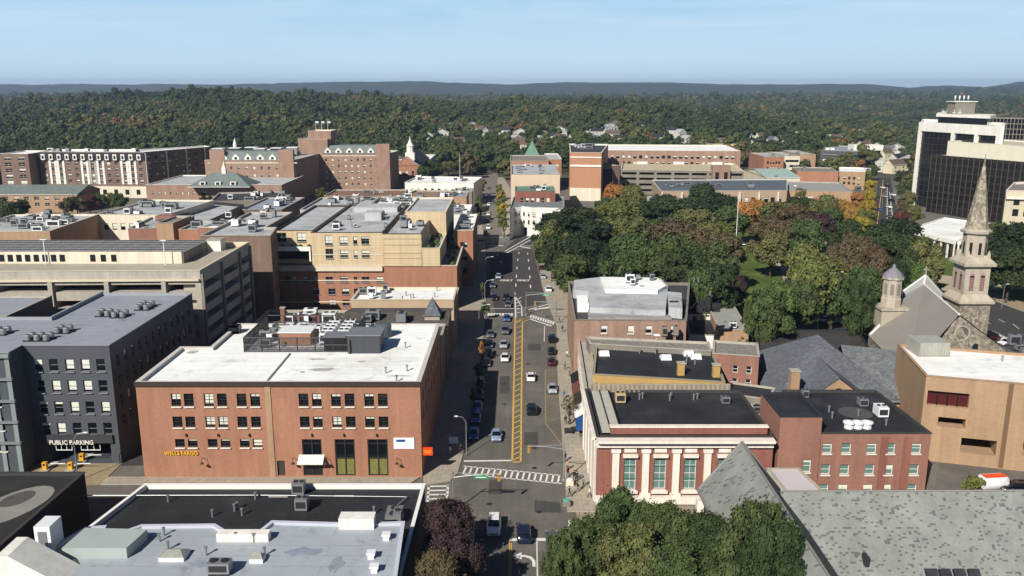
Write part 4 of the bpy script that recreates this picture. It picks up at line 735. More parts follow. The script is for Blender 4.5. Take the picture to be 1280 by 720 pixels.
o = b.org; rf('roof', [((61.5, 145.6, 5.4), (79.5, 145.6, 5.4), (80.2, 156.5, 11.), (64, 161.5, 11.4)), ((64, 161.5, 11.4), (80.2, 156.5, 11.), (81, 164, 7), (66, 169, 7))], M('mottled_slate', '#666a6c', .8, .25, .8, kind='shingle')); b.finish()

# tan brick office, right edge
b = Bd('tan_brick_office', 'blocky tan brick office with bright white roof and burgundy strip window', 'building', [P(1158,470,14.6),P(1300,482,14.6),P(1300,444,14.6),P(1122,430,14.6)], 14.6, tanb, whiteroof, par=.35, cap=tanb)
b.opening(0, 1160, 488, 1210, 511, burgl, 'strip_window', depth=.8); b.opening(0, 1173, 521, 1206, 536, void, 'strip_window', depth=2.5); b.opening(0, 1202, 547, 1244, 570, void, 'car_port', depth=8.); b.opening(0, 1280, 550, 1300, 572, void, 'car_port', depth=8)
u, z = b.uz(0, 1262, 500)[0], 0; b.panel_m(0, u-.35, .2, u+.35, 14.5, M('joint_dark', '#6d543f', .9, .1), 'expansion_joint', .03, .06)
for q in (1172,1185,1198): uu = b.uz(0, q, 500)[0]; b.panel_m(0, uu-.08, b.uz(0,q,511)[1], uu+.08, b.uz(0,q,488)[1], black, 'mullion', -.5, .2)
c = MB().box((0, 0, 1.3), (5.2, 5., 2.4)).box((0, 0, .1), (5.6, 5.4, .2)); [c.box((k*.6-2.4, -2.55, 1.3), (.12, .1, 2.)) for k in range(9)]; b.on('cooling_tower', c, M('cooler_grey', '#9b9a90', .6, .12, 1.), *P(1159, 441, 14.2))
acs(b, 90, 99, 146, 155, 6, smin=1, smax=2); pipes(b, 84, 108, 138, 150, 7); b.on('roof_seam', MB().box((0, 0, .05), (.35, 17, .1), rz=.35), concd, 97, 143.5)
b.finish()
# ---------------- stone church with spire ----------------
def poly_obj(name, polys, m, root, o):
    mb = MB()
    for t in polys: mb.add([(p[0]-o[0], p[1]-o[1], p[2]-o[2]) for p in t], [tuple(range(len(t)))])
    return obj(name, mb, m, root)
ch = empty('stone_church', (95, 176, 0), label='rubble stone church with tall tapering spire and big grey pitched roof', cat='church'); o = (95, 176, 0)
TX, TY = 101.6, 187.
def zt_(y): return AtY(1212, y, TY)[1]
z = {k: zt_(k) for k in (440, 375, 368, 328, 320, 318, 291, 285, 199)}
hw = 3.3; m = MB()
m.prism([(-hw,-hw),(hw,-hw),(hw,hw),(-hw,hw)], 0, z[375]); ch_t = obj('tower', m, stone, ch, (TX-o[0], TY-o[1], 0))
b2 = MB().prism([(-hw-.6,-hw-.6),(hw+.6,-hw-.6),(hw+.6,hw+.6),(-hw-.6,hw+.6)], z[375]+.002, z[375]+.5)
b2.add([(-hw-.5,-hw-.5,z[375]+.5),(hw+.5,-hw-.5,z[375]+.5),(hw+.5,hw+.5,z[375]+.5),(-hw-.5,hw+.5,z[375]+.5),(-2.6,-2.6,z[375]+2.),(2.6,-2.6,z[375]+2.),(2.6,2.6,z[375]+2.),(-2.6,2.6,z[375]+2.)], [(0,1,5,4),(1,2,6,5),(2,3,7,6),(3,0,4,7)])
b2.prism([(-2.7,-2.7),(2.7,-2.7),(2.7,2.7),(-2.7,2.7)], z[375]+1.5, z[328]); q = z[328]
b2.prism([(-3.5,-3.5),(3.5,-3.5),(3.5,3.5),(-3.5,3.5)], q-.3, q+.3)
b2.lathe([(4.9, 0), (4.5, .3), (2.7, 1.6)], (0, 0, q+.3), 4, rot=math.pi/4)
b2.lathe([(2.5, 0), (2.5, z[291]-q-1.4), (3.1, z[291]-q-1.3), (3.2, z[291]-q-.8), (2.3, z[291]-q-.3)], (0, 0, q+1.4), 8, rot=math.pi/8)
obj('belfry', b2, pale, ch, (TX-o[0], TY-o[1], 0))
for dx in (-1.15, 1.15):
    for r_, (ex, ey) in ((0, (dx, -2.72)), (-math.pi/2, (-2.72, dx))):
        lv = MB(); lv.box((0, 0, 0), (1.,.1, 3.2)); lv.lathe([(0, .05), (.5, .05), (.5, -.05), (0, -.05)], (0, 0, 0), 16); vv = lv.v[8:]; lv.v[8:] = [(p[0], p[2], p[1]+1.6) for p in vv]
        [lv.box((0, -.08, -1.6+k*.36), (.9, .1, .08), m=1) for k in range(9)]; obj('louvre', lv, [M('louvre_rose', '#8f7270', .7, .1), M('louvre_dark', '#6c484a', .7, .1)], ch, (TX-o[0]+ex, TY-o[1]+ey, (z[375]+z[328])/2+.2), r_)
for k in range(8):
    a = math.pi/8+k*math.pi/4+math.pi/8
    obj('lancet', MB().box((0, 0, 0), (.12, .6, 2.6)), void, ch, (TX-o[0]+2.3*math.cos(a), TY-o[1]+2.3*math.sin(a), q+3.4), a)
sp = MB().lathe([(2.5, z[285]-.3), (2.25, z[285]+.6), (.08, z[199])], n=8, rot=math.pi/8); sp.tube((0, 0, z[199]-.1), (0, 0, z[199]+1.2), .06)
obj('spire', sp, M('spire_stone', '#8b8373', .95, .3, 1.4, kind='rubble'), ch, (TX-o[0], TY-o[1], 0))
for i in range(4):
    a = math.pi/4+i*math.pi/2; obj('pinnacle', MB().lathe([(.5, 0), (.45, 1.5), (.1, 2.6), (0, 2.7)], n=6), pale, ch, (TX-o[0]+3.1*math.cos(a), TY-o[1]+3.1*math.sin(a), q+.3))
# nave
RN, RF = (88.2, 164.8, 16.6), (93.8, 192, 16.6)
LN, LF = (75.5, 157.5, 6.8), (78.8, 184, 6.8); GL, GR = (78.2, 165, 8.2), (100.6, 164.8, 7.5)
flat = M('church_roof_grey', '#858078', .8, .05, .2)
poly_obj('roof', [(LN, RN, RF, LF)], flat, ch, o); poly_obj('roof', [(RN, (101.2, 164.6, 7.2), (105, 189, 7.2), RF)], flat, ch, o)
poly_obj('gable_wall', [((77.2, 164.2, 0), (101.2, 164.5, 0), (101.2, 164.5, 7), (88.2, 164.4, 16.3), (77.4, 163.0, 8.0))], stone, ch, o)
poly_obj('wall', [((75.8, 157.8, 0), (77.2, 164.2, 0), (77.4, 163, 8), (75.8, 157.8, 6.8)), ((78.8, 184, 0), (75.8, 157.8, 0), (75.8, 157.8, 6.7), (79, 184, 6.7)), ((101.2, 164.5, 0), (105, 189, 0), (105, 189, 7.1), (101.2, 164.5, 7.1))], stone, ch, o)
poly_obj('side_roof', [((101, 164.3, 6.9), (110, 160, 2.), (113, 178, 2.), (104, 183, 6.9))], warmslate, ch, o)
for (x_, z_, r_) in ((88.8, 12.9, 1.35),):
    w1 = obj('rose_window', MB().lathe([(0, .0), (r_, .0)], n=20).lathe([(r_, -.02), (r_, .2), (r_+.25, .2), (r_+.25, -.02)], n=20, m=1), [M('stained_glass', '#5d5851', .3, .2, 3), pale], ch, (x_-o[0], 164.3-o[1], z_)); w1.rotation_euler = (math.pi/2, 0, 0)
for x_, w_, hh_ in ((87.8, 2.6, 3.), (91.8, 1.1, 2.2)):
    a = MB().box((0, 0, 0), (w_, .1, hh_)); a.lathe([(0, 0), (w_/2, 0)], n=16); a.v[8:] = [(p[0], -.06, p[1]+hh_/2) for p in a.v[8:]]; obj('arched_window', a, M('leaded_glass', '#23282c', .2, 0), ch, (x_-o[0], 164.2-o[1], 9.2))
# white flashing on the ridges and far cross gable
FA = (*P(1157, 344, 18.6), 18.6)
poly_obj('transept_roof', [(RF, (FA[0]-.2, FA[1], FA[2]), (83., 195, 8.), (86, 187.5, 11.6)), ((FA[0]-.2, FA[1], FA[2]), RF, (103.5, 190.5, 8.5), (105, 196, 8.5))], M('metal_clad_gable', '#8b8a88', .6, .12, .4), ch, o)
tb = MB()
for a, c in ((RF, RN), (FA, (83, 195, 8.1)), (FA, (105, 196, 8.6)), (RF, (FA[0], FA[1]-.2, FA[2]))): tb.tube([a[i]-o[i] for i in range(3)], [c[i]-o[i] for i in range(3)], .22, n=5)
tb.tube([LF[i]-o[i]+(0, -1, .4)[i] for i in range(3)], [(86, 187.5, 11.8)[i]-o[i] for i in range(3)], .3, n=5); obj('flashing', tb, M('white_flashing', '#cfcfca', .6, 0), ch)
obj('cross', MB().box((0, 0, 1.), (.22, .2, 2.)).box((0, 0, 1.3), (1.2, .2, .22)), pale, ch, (FA[0]-o[0], FA[1]-o[1], FA[2]))
# small domed lantern turret
LX, LY = 84.2, 186.5; zz = lambda y: AtY(1113, y, LY)[1]
t = MB().prism([(-2.8,-2.4),(2.8,-2.4),(2.8,2.4),(-2.8,2.4)], 0, zz(385)).prism([(-3.1,-2.7),(3.1,-2.7),(3.1,2.7),(-3.1,2.7)], zz(385)+.002, zz(382)).lathe([(2.2, zz(382)), (2.2, zz(372)), (2., zz(372)+.2), (2., zz(349)), (2.35, zz(349)+.2), (2.35, zz(347)+.3)], n=8)
lt = obj('lantern_turret', t, pale, ch, (LX-o[0], LY-o[1], 0)); obj('dome', MB().lathe([(2.3, zz(346.5)), (1.9, zz(342)), (1., zz(337)), (.4, zz(334.5)), (.35, zz(332)), (0, zz(329.5))], n=12), M('dome_lead', '#77747a', .6, .1), lt)
for k in range(8):
    a = math.pi/8+k*math.pi/4; obj('louvre', MB().box((0, 0, 0), (.1, .7, 2.4)), concd, lt, (1.88*math.cos(a), 1.88*math.sin(a), (zz(368)+zz(352))/2), a)
DL = lambda px, py, z_: (*P(px, py, z_), z_)


# ---------------- shingled church roof, bottom right ----------------
vc = empty('shingled_church', (40, 95, 0), label='church hall with long mottled green grey shingle roof above the camera side trees', cat='church'); o = (40, 95, 0)
rz_, ez = 14., 7.2; X0, X1, X2 = 25.2, 30.7, 36.2
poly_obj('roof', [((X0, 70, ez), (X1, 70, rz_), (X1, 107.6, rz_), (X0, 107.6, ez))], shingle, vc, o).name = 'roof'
poly_obj('roof', [((X1, 70, rz_), (X2+.1, 70, ez), (X2+.1, 107.6, ez), (X1, 107.6, rz_))], M('shade_toned_shingle', '#5a5954', .85, .12, .5, kind='shingle'), vc, o)  # slope away from the sun: its shade is put into a darker colour
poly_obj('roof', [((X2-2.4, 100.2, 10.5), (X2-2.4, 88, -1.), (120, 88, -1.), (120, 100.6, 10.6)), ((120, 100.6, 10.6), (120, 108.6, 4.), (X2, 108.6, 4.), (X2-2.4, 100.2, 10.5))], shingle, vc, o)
poly_obj('wall', [((X0+.4, 107.3, 0), (X0+.4, 70, 0), (X0+.4, 70, 7.4), (X0+.4, 107.3, 7.4)), ((X2-.3, 107.4, 0), (X0+.4, 107.4, 0), (X0+.4, 107.4, 7.2), (X1, 107.4, 13.6), (X2-.3, 107.4, 7.2)), ((120, 108.2, 0), (X2, 108.2, 0), (X2, 108.2, 4.2), (120, 108.2, 4.2))], stone, vc, o)
fb = MB()
for a, c, r_ in (((X1, 70, rz_), (X1, 107.8, rz_), .16), ((X0, 107.7, ez), (X1, 107.7, rz_+.05), .2), ((X1, 107.7, rz_+.05), (X2, 107.7, ez), .2), ((X2-2.4, 100.3, 10.55), (120, 100.7, 10.65), .16), ((X0-.05, 70, ez), (X0-.05, 107.7, ez), .22)): fb.tube([a[i]-o[i] for i in range(3)], [c[i]-o[i] for i in range(3)], r_, n=5)
obj('flashing', fb, M('lead_trim', '#77756f', .7, .1), vc)
fb = MB(); [fb.box((X0-.25-o[0], 105.4-i*4.2-o[1], 3.4), (.9, 1., 6.9)) for i in range(7)]; obj('buttress', fb, limestone, vc)
for i, px in enumerate((1165, 1182, 1200, 1218)):
    x, y = P(px, 712, 4.2); yy = y; f = (yy-88)/(100.4-88); zc = -1+f*11.5
    obj('skylight', MB().box((0, 0, .35), (1.35, 1.6, .5)), slated, vc, (x-o[0], yy-o[1], zc-.1)).rotation_euler.x = .7
x, y = P(1150, 702, 4.6); obj('roof_vent', MB().box((0, 0, .6), (.5, 1.2, 1.2)), dmetal, vc, (P(1081, 708, 4)[0]-o[0], P(1081, 708, 4)[1]-o[1], 4.3))

# ---------------- office towers ----------------
def grid_face(b, i, nx, nz, u0, u1, z0, z1, m, name='mullion', t=.25, off=.12, k=0, hz=True):
    mb = MB(); w_, h_ = u1-u0, z1-z0
    for a in range(nx+1): mb.box((-w_/2+w_*a/nx, 0, 0), (t, .2, h_))
    if hz:
        for c in range(nz+1): mb.box((0, .02, -h_/2+h_*c/nz), (w_, .16, t*1.3))
    b.place(i, (u0+u1)/2, (z0+z1)/2, mb.mesh(name, [m]), name, -off, k)
dg = M('curtain_glass', '#17171a', .12, .25, .25, spec=.9); dg2 = M('bronze_glass', '#1c1918', .15, .3, .3, spec=.9)
p0 = P(1157, 157, 42.7); b = Bd('white_framed_tower', 'tallest office tower, black glass held in white frame with rooftop penthouse', 'office tower', [(212, 456), (226, 405), (249.5, 446), (235, 503)], 43, dg, whiteroof, par=1.2, cap=white)
zb = AtY(1150, 262, 437)[1]
b.panel_m(0, 0, 38.6, 52.8, 43.05, white, 'top_band', .5, 1.); b.panel_m(1, 0, 38.6, 47, 43.05, white, 'top_band', .5, 1.)
for u in (.9, 24, 39, 52): b.panel_m(0, u-1., 0, u+1., 38.6, white, 'pier', .5, 1.)
for u in (1., 23, 46): b.panel_m(1, u-1., 0, u+1., 38.6, white, 'pier', .5, 1.)
grid_face(b, 0, 16, 12, 1, 52, 2, 38.4, dmetal); b.panel_m(0, 5, 39.8, 25, 41.6, M('sign_red_brown', '#b06a55', .6, .05), 'name_sign', .65, .1)
b.vol([(217, 448), (226, 418), (240, 440), (231, 478)], 42.9, 46.2, dg, whiteroof, .3, white)
b.on('penthouse_band', MB().prism([(216,448.5),(226,416),(242,440),(232,480)], 0, 1.3), white, 0, 0, 46.1)
b.on('plant_tower', MB().box((0, 0, 3.2), (10, 8, 6.4)).box((0, 0, 6.6), (11.5, 9, .4), m=1), [concd, white], 228, 448, 47)
for i in range(9): b.on('antenna', MB().tube((0, 0, 0), (0, 0, 1.6+1.6*random.random()), .12).lathe([(0, .5), (.9, .9), (.9, 1.1), (0, 1.)], n=8), whmetal, random.uniform(221, 234), random.uniform(440, 462), 47.2)
for i in range(4): b.on('antenna', MB().tube((0, 0, 0), (0, 0, 2.4), .12).box((0, 0, 1.8), (.7, .3, 1.4)), whmetal, 224.5+i*2.2, 448, 54)
b.finish()
b = Bd('dark_glass_block', 'wide dark glass office block topped by one deep pale parapet band', 'office tower', [(207, 430), (234, 368), (262, 385), (240, 446)], 28.2, dg2, M('pale_roof_gravel', '#b3ab99', .9, .1), par=.4, cap=dmetal)
b.vol([(210.8, 423), (234.2, 368.5), (262, 385), (242, 440)], 28.25, 35.2, M('pale_band_concrete', '#cbc6b2', .85, .05), M('pale_roof_gravel', '#b3ab99'), .5, white)
pass
for z_ in np.arange(3.4, 28, 3.35): b.panel_m(0, .3, z_, 66.2, z_+1.1, M('bronze_spandrel', '#2b2520', .4, .15, .5), 'spandrel', .06, .1)
grid_face(b, 0, 22, 1, .3, 66.2, .5, 28.6, M('bronze_mullion', '#57504a', .5, 0), t=.22, off=.25, hz=False); pass
b.finish()
b = Bd('checker_glass_tower', 'dark glass tower with white end wall standing farthest behind the other two', 'office tower', [(280, 520), (299, 505), (315, 530), (296, 545)], 43.2, dg, whiteroof, par=.6, cap=dmetal); grid_face(b, 0, 12, 14, 0.2, 22.6, 1, 43, concd, t=.3)
b.finish(); b = Bd('white_end_tower', 'windowless white tower slab behind the dark glass block', 'office tower', [(299.5, 508), (322, 490), (340, 510), (317, 528)], 43.8, white, whiteroof, par=.3); acs(b, 312, 322, 500, 514, 4, smin=2, smax=4); b.finish()
b = Bd('colonnaded_pavilion', 'low white roofed pavilion with a row of slender white columns at the tower foot', 'pavilion', [P(1133,287,6.5),P(1196,302,6.5),P(1240,280,6.5),P(1180,272,6.5)], 6.5, dg2, whiteroof, par=.4, cap=white)
for i in (0, 1):
    l = b.fc(i)[2]; n_ = int(l/3.4)
    for k in range(n_+1): b.panel_m(i, max(0, l*k/n_-.3), 0, min(l, l*k/n_+.3), 5.6, white, 'column', .7, .5)
    b.panel_m(i, 0, 5.6, l, 6.5, white, 'fascia', .8, 1.2)
b.finish()
b = Bd('stone_clock_block', 'cream carved stone block cut off by the right edge of view', 'building', [P(1258,238,24),P(1330,240,24),P(1330,225,24),P(1268,228,24)], 24, M('carved_stone', '#b8ad97', .9, .1, .4), concd, par=.8, cap=limestone); b.rows(0, 4, [6, 11, 16, 20], 2, 2.6, 'd2'); b.panel_m(0, 0, 21, b.fc(0)[2], 22, limestone, 'cornice', .6, 1.); b.finish()

# ---------------- middle distance, left ----------------
def simple(name, label, cat, fpx, yb, h, wall, roof, rows=None, n=0, ww=1.3, wh=1.7, st='d2', par=.5, cap=None, nac=4, roofz=None, faces=(0,), gab=None, smax=4., **k):
    (x0, y0, x1, y1) = fpx; b = Bd(name, label, cat, R(x0, y0, x1, y1, yb, h), h, wall, roof, par=par, cap=cap)
    if rows:
        for f in faces:
            nn = n if f == 0 else max(2, int(n*b.fc(f)[2]/b.fc(0)[2])); b.rows(f, min(nn, 24), rows, ww, wh, st, **k)
    p = b.poly
    if nac: acs(b, min(p[0][0], p[3][0])+3, max(p[1][0], p[2][0])-3, p[0][1]+2, p[2][1]-2, nac, smin=1.5, smax=smax)
    if gab: gable(b, p, h, h+gab[0], gab[1], axis=gab[2] if len(gab) > 2 else 0, hip=gab[3] if len(gab) > 3 else 0)
    return b
b = simple('courtyard_offices', 'brick parapet block with long grey roof left of the umbrella courtyard', 'building', (-60,290,62,289), 268, 19.5, tanb, ltroof, nac=14, cap=cream); b.finish()
b = simple('cream_courtyard_block', 'cream three storey building facing the courtyard umbrellas', 'building', (119,268,207,269), 250, 19.5, cream, ltroof, [15.5], 7, 1.6, 2.2, nac=14, cap=cream); b.finish()
b = simple('grey_sided_wing', 'long shaded cream wing closing the courtyard on its left', 'building', (66,284,88,282), 262, 19, cream, ltroof, nac=6, cap=cream); b.rows(1, 7, [10, 14.5], 1.6, 2.2, 'd2'); b.finish()
b = simple('courtyard_brick_corner', 'low stepped brick block with two roof boxes behind solar garage', 'building', (160,286,217,285), 270, 18.8, brick, ltroof, nac=5); b.on('roof_box', MB().box((0, 0, 1.5), (5, 5, 3)), brick, b.org.x+2, b.org.y-2); b.finish()
b = simple('brick_stair_tower', 'square brick stair tower rising behind the solar garage', 'building', (195,279,216,279), 270, 21, tanb, concd, nac=0); b.finish()
b = simple('brick_roof_block', 'low orange brick roof block between the two brick towers', 'building', (223,287,249,287), 276, 19.5, brick2, ltroof, nac=1); b.finish()
b = simple('white_topped_brick_block', 'plain brick block with bright white roof at the garage corner', 'building', (247,284,300,286), 276, 22.2, brick, whiteroof, nac=2, cap=white); b.finish()
b = Bd('dark_ridge_hall', 'long grey roofed hall with a dark parapet running diagonally', 'building', [P(190,288,18),P(244,284,18),P(305,256,18),P(262,252,18)], 18, concd, ltroof, par=.9, cap=dmetal); acs(b, -98, -88, 250, 300, 12); acs(b, -92, -84, 280, 310, 6); b.finish()
b = simple('flat_roof_row', 'row of pale flat roofs behind the stepped apartments', 'building', (375,262,455,262), 247, 20, ltroof, ltroof, nac=10); b.finish()
b = simple('plain_brick_backs', 'brown brick backs with grey roofs between hospital and apartments', 'building', (300,262,352,262), 247, 17, brick3, greyroof, nac=10); b.finish()
b = simple('dark_flat_roof_row', 'dark flat roofed row left of the small green tree', 'building', (262,252,345,250), 240, 16, concd, M('tar_roof', '#3d3d3f'), nac=9); b.finish()
b = simple('pale_plant_roof', 'pale roof crowded with white plant behind the yellow stucco corner', 'building', (455,262,514,262), 246, 19.5, ltroof, whiteroof, nac=16, smax=5); b.finish()
b = simple('small_yellow_block', 'small yellow stucco block with one dark window behind the roof terraces', 'building', (514,262,541,262), 254, 21, yellow, ltroof, [17, 12], 2, 1.3, 2., nac=1); b.finish()
b = simple('white_terrace_house', 'white rendered house with cluttered roof terrace at the shaded street corner', 'building', (553,268,586,268), 256, 15, white, whiteroof, [10, 6], 2, nac=8, cap=white); b.finish()
b = simple('brick_cube_house', 'small brick cube house with a grey roof near the shaded street', 'building', (563,246,583,246), 239, 14, tanb, greyroof, nac=1); b.finish()
b = simple('brown_brick_shops', 'brown brick shops with tan roof behind the yellow block', 'building', (500,247,561,248), 238, 14, brick3, M('tan_roof', '#86705e', .9, .15), nac=6); b.finish()
b = simple('brick_street_end', 'brick and white corner shop facing the shaded street', 'building', (568,288,591,288), 268, 17.5, brick2, whiteroof, [13, 9, 5], 2, nac=5, cap=white); b.rows(1, 5, [9.5, 5.5], 1.3, 1.8, 'w2'); b.finish()
b = simple('low_brick_court_row', 'low reddish brick row at the foot of the brick hospital wing', 'building', (405,245,502,245), 237, 9, pinkb, M('terracotta_roof', '#7c5c4c', .9, .15), nac=4); b.finish()
b = simple('white_long_block', 'long white building with a cluttered parapet near the far street end', 'building', (506,228,592,229), 221, 12, white, whiteroof, [8.2, 4], 9, 1.5, 1.5, nac=9, cap=white); b.finish()
b = simple('grey_roof_shop', 'grey roofed shop before the long white building', 'building', (567,240,590,240), 235, 11, concd, greyroof, nac=2); b.finish()

# apartment block far left
b = Bd('long_apartment_block', 'long six storey apartment block of brown brick and cream bays with white dormers', 'building', [(-264.5,487),(-204,484),(-183,530),(-190,540),(-215,505),(-264,507)], 25.6, brick3, whiteroof, par=.7, cap=white)
for zrow in (9.3, 12.6, 15.9, 19.2): 
    for q in range(13): b.window(0, 3.+q*4.55, zrow, 1.9, 1.8, 'w2', detail=0)
for q in (1, 2, 6, 7, 8, 12): 
    u = 3.+q*4.75
for u0, u1 in ((9.5, 21), (37, 51)): b.panel_m(0, u0, 6.5, u1, 21.2, white, 'stucco_bay', .25, .1) if False else None
b.panel_m(0, 0, .1, 60.4, 6.6, cream, 'base_course', .2, .4)
for q in range(9): b.panel_m(0, 3+q*6.4, 2, 5.2+q*6.4, 4.8, black, 'base_opening', .42, .1)
b.panel_m(0, 0, 21.2, 60.4, 25.2, slated, 'mansard', .3, .6)
for q in range(13): b.panel_m(0, 1.9+q*4.55, 21.2, 4.1+q*4.55, 24.4, white, 'dormer', .7, 1.2)
for q in range(13): b.panel_m(0, 2.4+q*4.55, 21.8, 3.6+q*4.55, 23.6, black, 'dormer_glass', 1.33, .04)
for u0 in (7.55, 25.75, 30.3, 48.5): 
    for w_ in (0, 4.55):
        for zrow in (9.3, 12.6, 15.9, 19.2): b.panel_m(0, u0+w_-2.2, zrow-1.6, u0+w_-.95, zrow+1.6, white, 'stucco_bay', .1, .2); b.panel_m(0, u0+w_+.95-.0, zrow-1.6, u0+w_+2.2, zrow+1.6, white, 'stucco_bay', .1, .2)
for zrow in (5, 9.3, 12.6, 15.9, 19.2, 22.5): 
    for q in range(9): b.window(1, 3+q*5., zrow, 2., 1.8, 'g2', detail=0)
for q in (0, 3, 6, 9): b.panel_m(1, q*5.+.2, 0, q*5+1., 25, white, 'corner_trim', .2, .3)
acs(b, -270, -210, 490, 502, 8, smax=4); b.finish()
b = Bd('apartment_end_block', 'brown brick and white end pavilion left of the long apartment block', 'building', [(-282,479),(-266,479),(-265,505),(-282,505)], 25, brick3, whiteroof, par=.5, cap=white)
for zrow in (6, 9.3, 12.6, 15.9, 19.2, 22.4): 
    for q in range(2): b.window(0, 4.5+q*7.5, zrow, 3.6, 2.1, 'w4', detail=0)
b.panel_m(0, 0, .1, 17, 7.6, white, 'base_course', .1, .2); b.finish()
b = Bd('slate_gabled_flats', 'low brick flats with long grey slate roof and paired white windows', 'building', R(-40,243,96,243,236,9), 9, tanb, slate, par=0); gable(b, b.poly, 9, 12.5, greenslate)
for zrow in (7, 4): 
    for q in range(12): b.window(0, 3+q*5.1, zrow, 2.4, 1.7, 'w4', detail=0)
b.finish()
b = Bd('brick_hall_with_cupola', 'low brick hall with green hipped roof, white dormers and a small white cupola', 'building', R(182,231,352,231,219,13.3), 13.3, pinkb, ltroof, par=.4, cap=white)
b.rows(0, 22, [9], .8, 1.5, 'w2'); cx, cy = P(277, 226, 15); hp = BX(cx-14, cx+16, cy-8, cy+12); gable(b, hp, 12.9, 19, greenslate, hip=.32); b.on('cupola', MB().prism([(-1,-1),(1,-1),(1,1),(-1,1)], 0, 2.6).lathe([(1.2, 2.6), (.6, 4), (0, 6.5)], n=8), white, cx+1, cy+2, 18.4)
for q in range(3): b.on('dormer', MB().prism([(-1.4,-1.2),(1.4,-1.2),(1.4,1.2),(-1.4,1.2)], 0, 1.6).box((0, -1.25, .8), (1.6, .1, 1.2), m=1), [white, black], cx-7+q*7.5, cy-6.4, 13.6)
b.finish()
# hospital
hs = Bd('brick_hospital', 'large brick hospital with green mansard, white dormers and flags on its central tower', 'building', [(-166,470),(-118,470),(-115,520),(-73,520),(-71,545),(-166,560)], 22.2, pinkb, ltroof, par=.4, cap=cream)
for zrow in (4, 7.6, 11.2, 14.8, 18.4): 
    for q in range(10): hs.window(2, 4+q*3.8, zrow, 1.3, 1.7, 'w2', detail=0)
for zrow in (10, 14, 18): 
    for q in range(10): hs.window(0, 6+q*4.1, zrow, 1.3, 1.7, 'w2', detail=0)
for zrow in (20.6,): hs.panel_m(2, 2, zrow, 41, zrow+.5, cream, 'band_course', .1, .2); hs.panel_m(0, 2, zrow, 50, zrow+.5, cream, 'band_course', .1, .2)
def mans(x0, x1, y, m_=greenslate):
    f = MB().add([(x0,y,22.3),(x1,y,22.3),(x1,y+3,26.8),(x0,y+3,26.8),(x0,y+14,26.8),(x1,y+14,26.8),(x0,y+14,22.3),(x1,y+14,22.3)], [(0,1,2,3),(3,2,5,4),(0,3,4,6),(1,7,5,2)]); hs.on('mansard', f, m_, 0, 0, 0)
    for q in range(5):
        xc = x0+(x1-x0)*(q+.5)/5; d_ = MB().add([(-1.9,-.1,0),(1.9,-.1,0),(1.9,-.1,1.2),(0,-.1,3.4),(-1.9,-.1,1.2),(-1.9,3,1.2),(1.9,3,1.2),(0,3,3.4)], [(0,1,2,3,4),(4,3,7,5),(3,2,6,7)]); d_.box((0, -.15, 1.), (1.4, .05, 1.2), m=1); hs.on('dormer', d_, [white, black], xc, y+.3, 22.4)
mans(-159, -126, 469.8); mans(-113, -81, 519.7)
for x, y in ((-126,469.6),(-81,519.6),(-163,469.6)): hs.on('gable_pier', MB().box((0, 0, 0), (8 if x > -170 else 7, 3, 28)), pinkb, x+4 if x > -170 else x, y+1.6, 13.9)
tw = hs.vol([(-127.5,521),(-110,521),(-110,545),(-127.5,545)], 22, 30.6, pinkb, ltroof, .4, cream); hs.vol([(-122.,524),(-108.4,524),(-108.4,542),(-122.,542)], 30.5, 35.2, pinkb, ltroof, .6, cream)
for x in (-118, -114.5, -110.8): 
    fp = hs.on('flagpole', MB().tube((0, 0, 0), (0, 0, 6), .12, .07), whmetal, x, 528, 35); obj('flag', MB().box((.9, 0, 5.3), (1.8, .05, 1.1)), M('flag_cloth', '#b9c2c4', .8, .1), fp)
for i in range(6): hs.on('plant_box', MB().box((0, 0, 2.), (6, 6, 4)).box((0, 0, 4.1), (6.5, 6.5, .3), m=1), [random.choice([whmetal, dmetal, metal]), whmetal], -168+i*8, 500+5*(i % 3), 22.5)
acs(hs, -170, -125, 490, 515, 12, smin=3, smax=6); acs(hs, -105, -80, 536, 552, 8, smin=3, smax=6, m=whmetal); hs.on('dome', MB().lathe([(1.2, 0), (1.2, 3), (.6, 5), (0, 7)], n=8), white, -168, 530, 24)
hs.finish()
b = Bd('brick_steeple_church', 'brick church with a stubby white steeple right of the hospital', 'church', R(492,207,524,207,197,11), 11, brick2, slate, par=0); gable(b, b.poly, 11, 17, slated, axis=1); b.rows(0, 3, [5.5], 1.6, 4, 'w2')
b.on('steeple', MB().prism([(-3,-3),(3,-3),(3,3),(-3,3)], 0, 5).lathe([(2.4, 5), (2.2, 9), (2.6, 9.2), (1.2, 11.5), (.3, 14), (0, 16)], n=8), white, b.org.x+2, b.poly[0][1]+6, 14); b.finish()
b = simple('white_roof_chapel_hall', 'white roofed hall stretching behind the brick steepled church', 'building', (487,199,538,199), 193, 10, white, whiteroof, nac=3); b.finish()

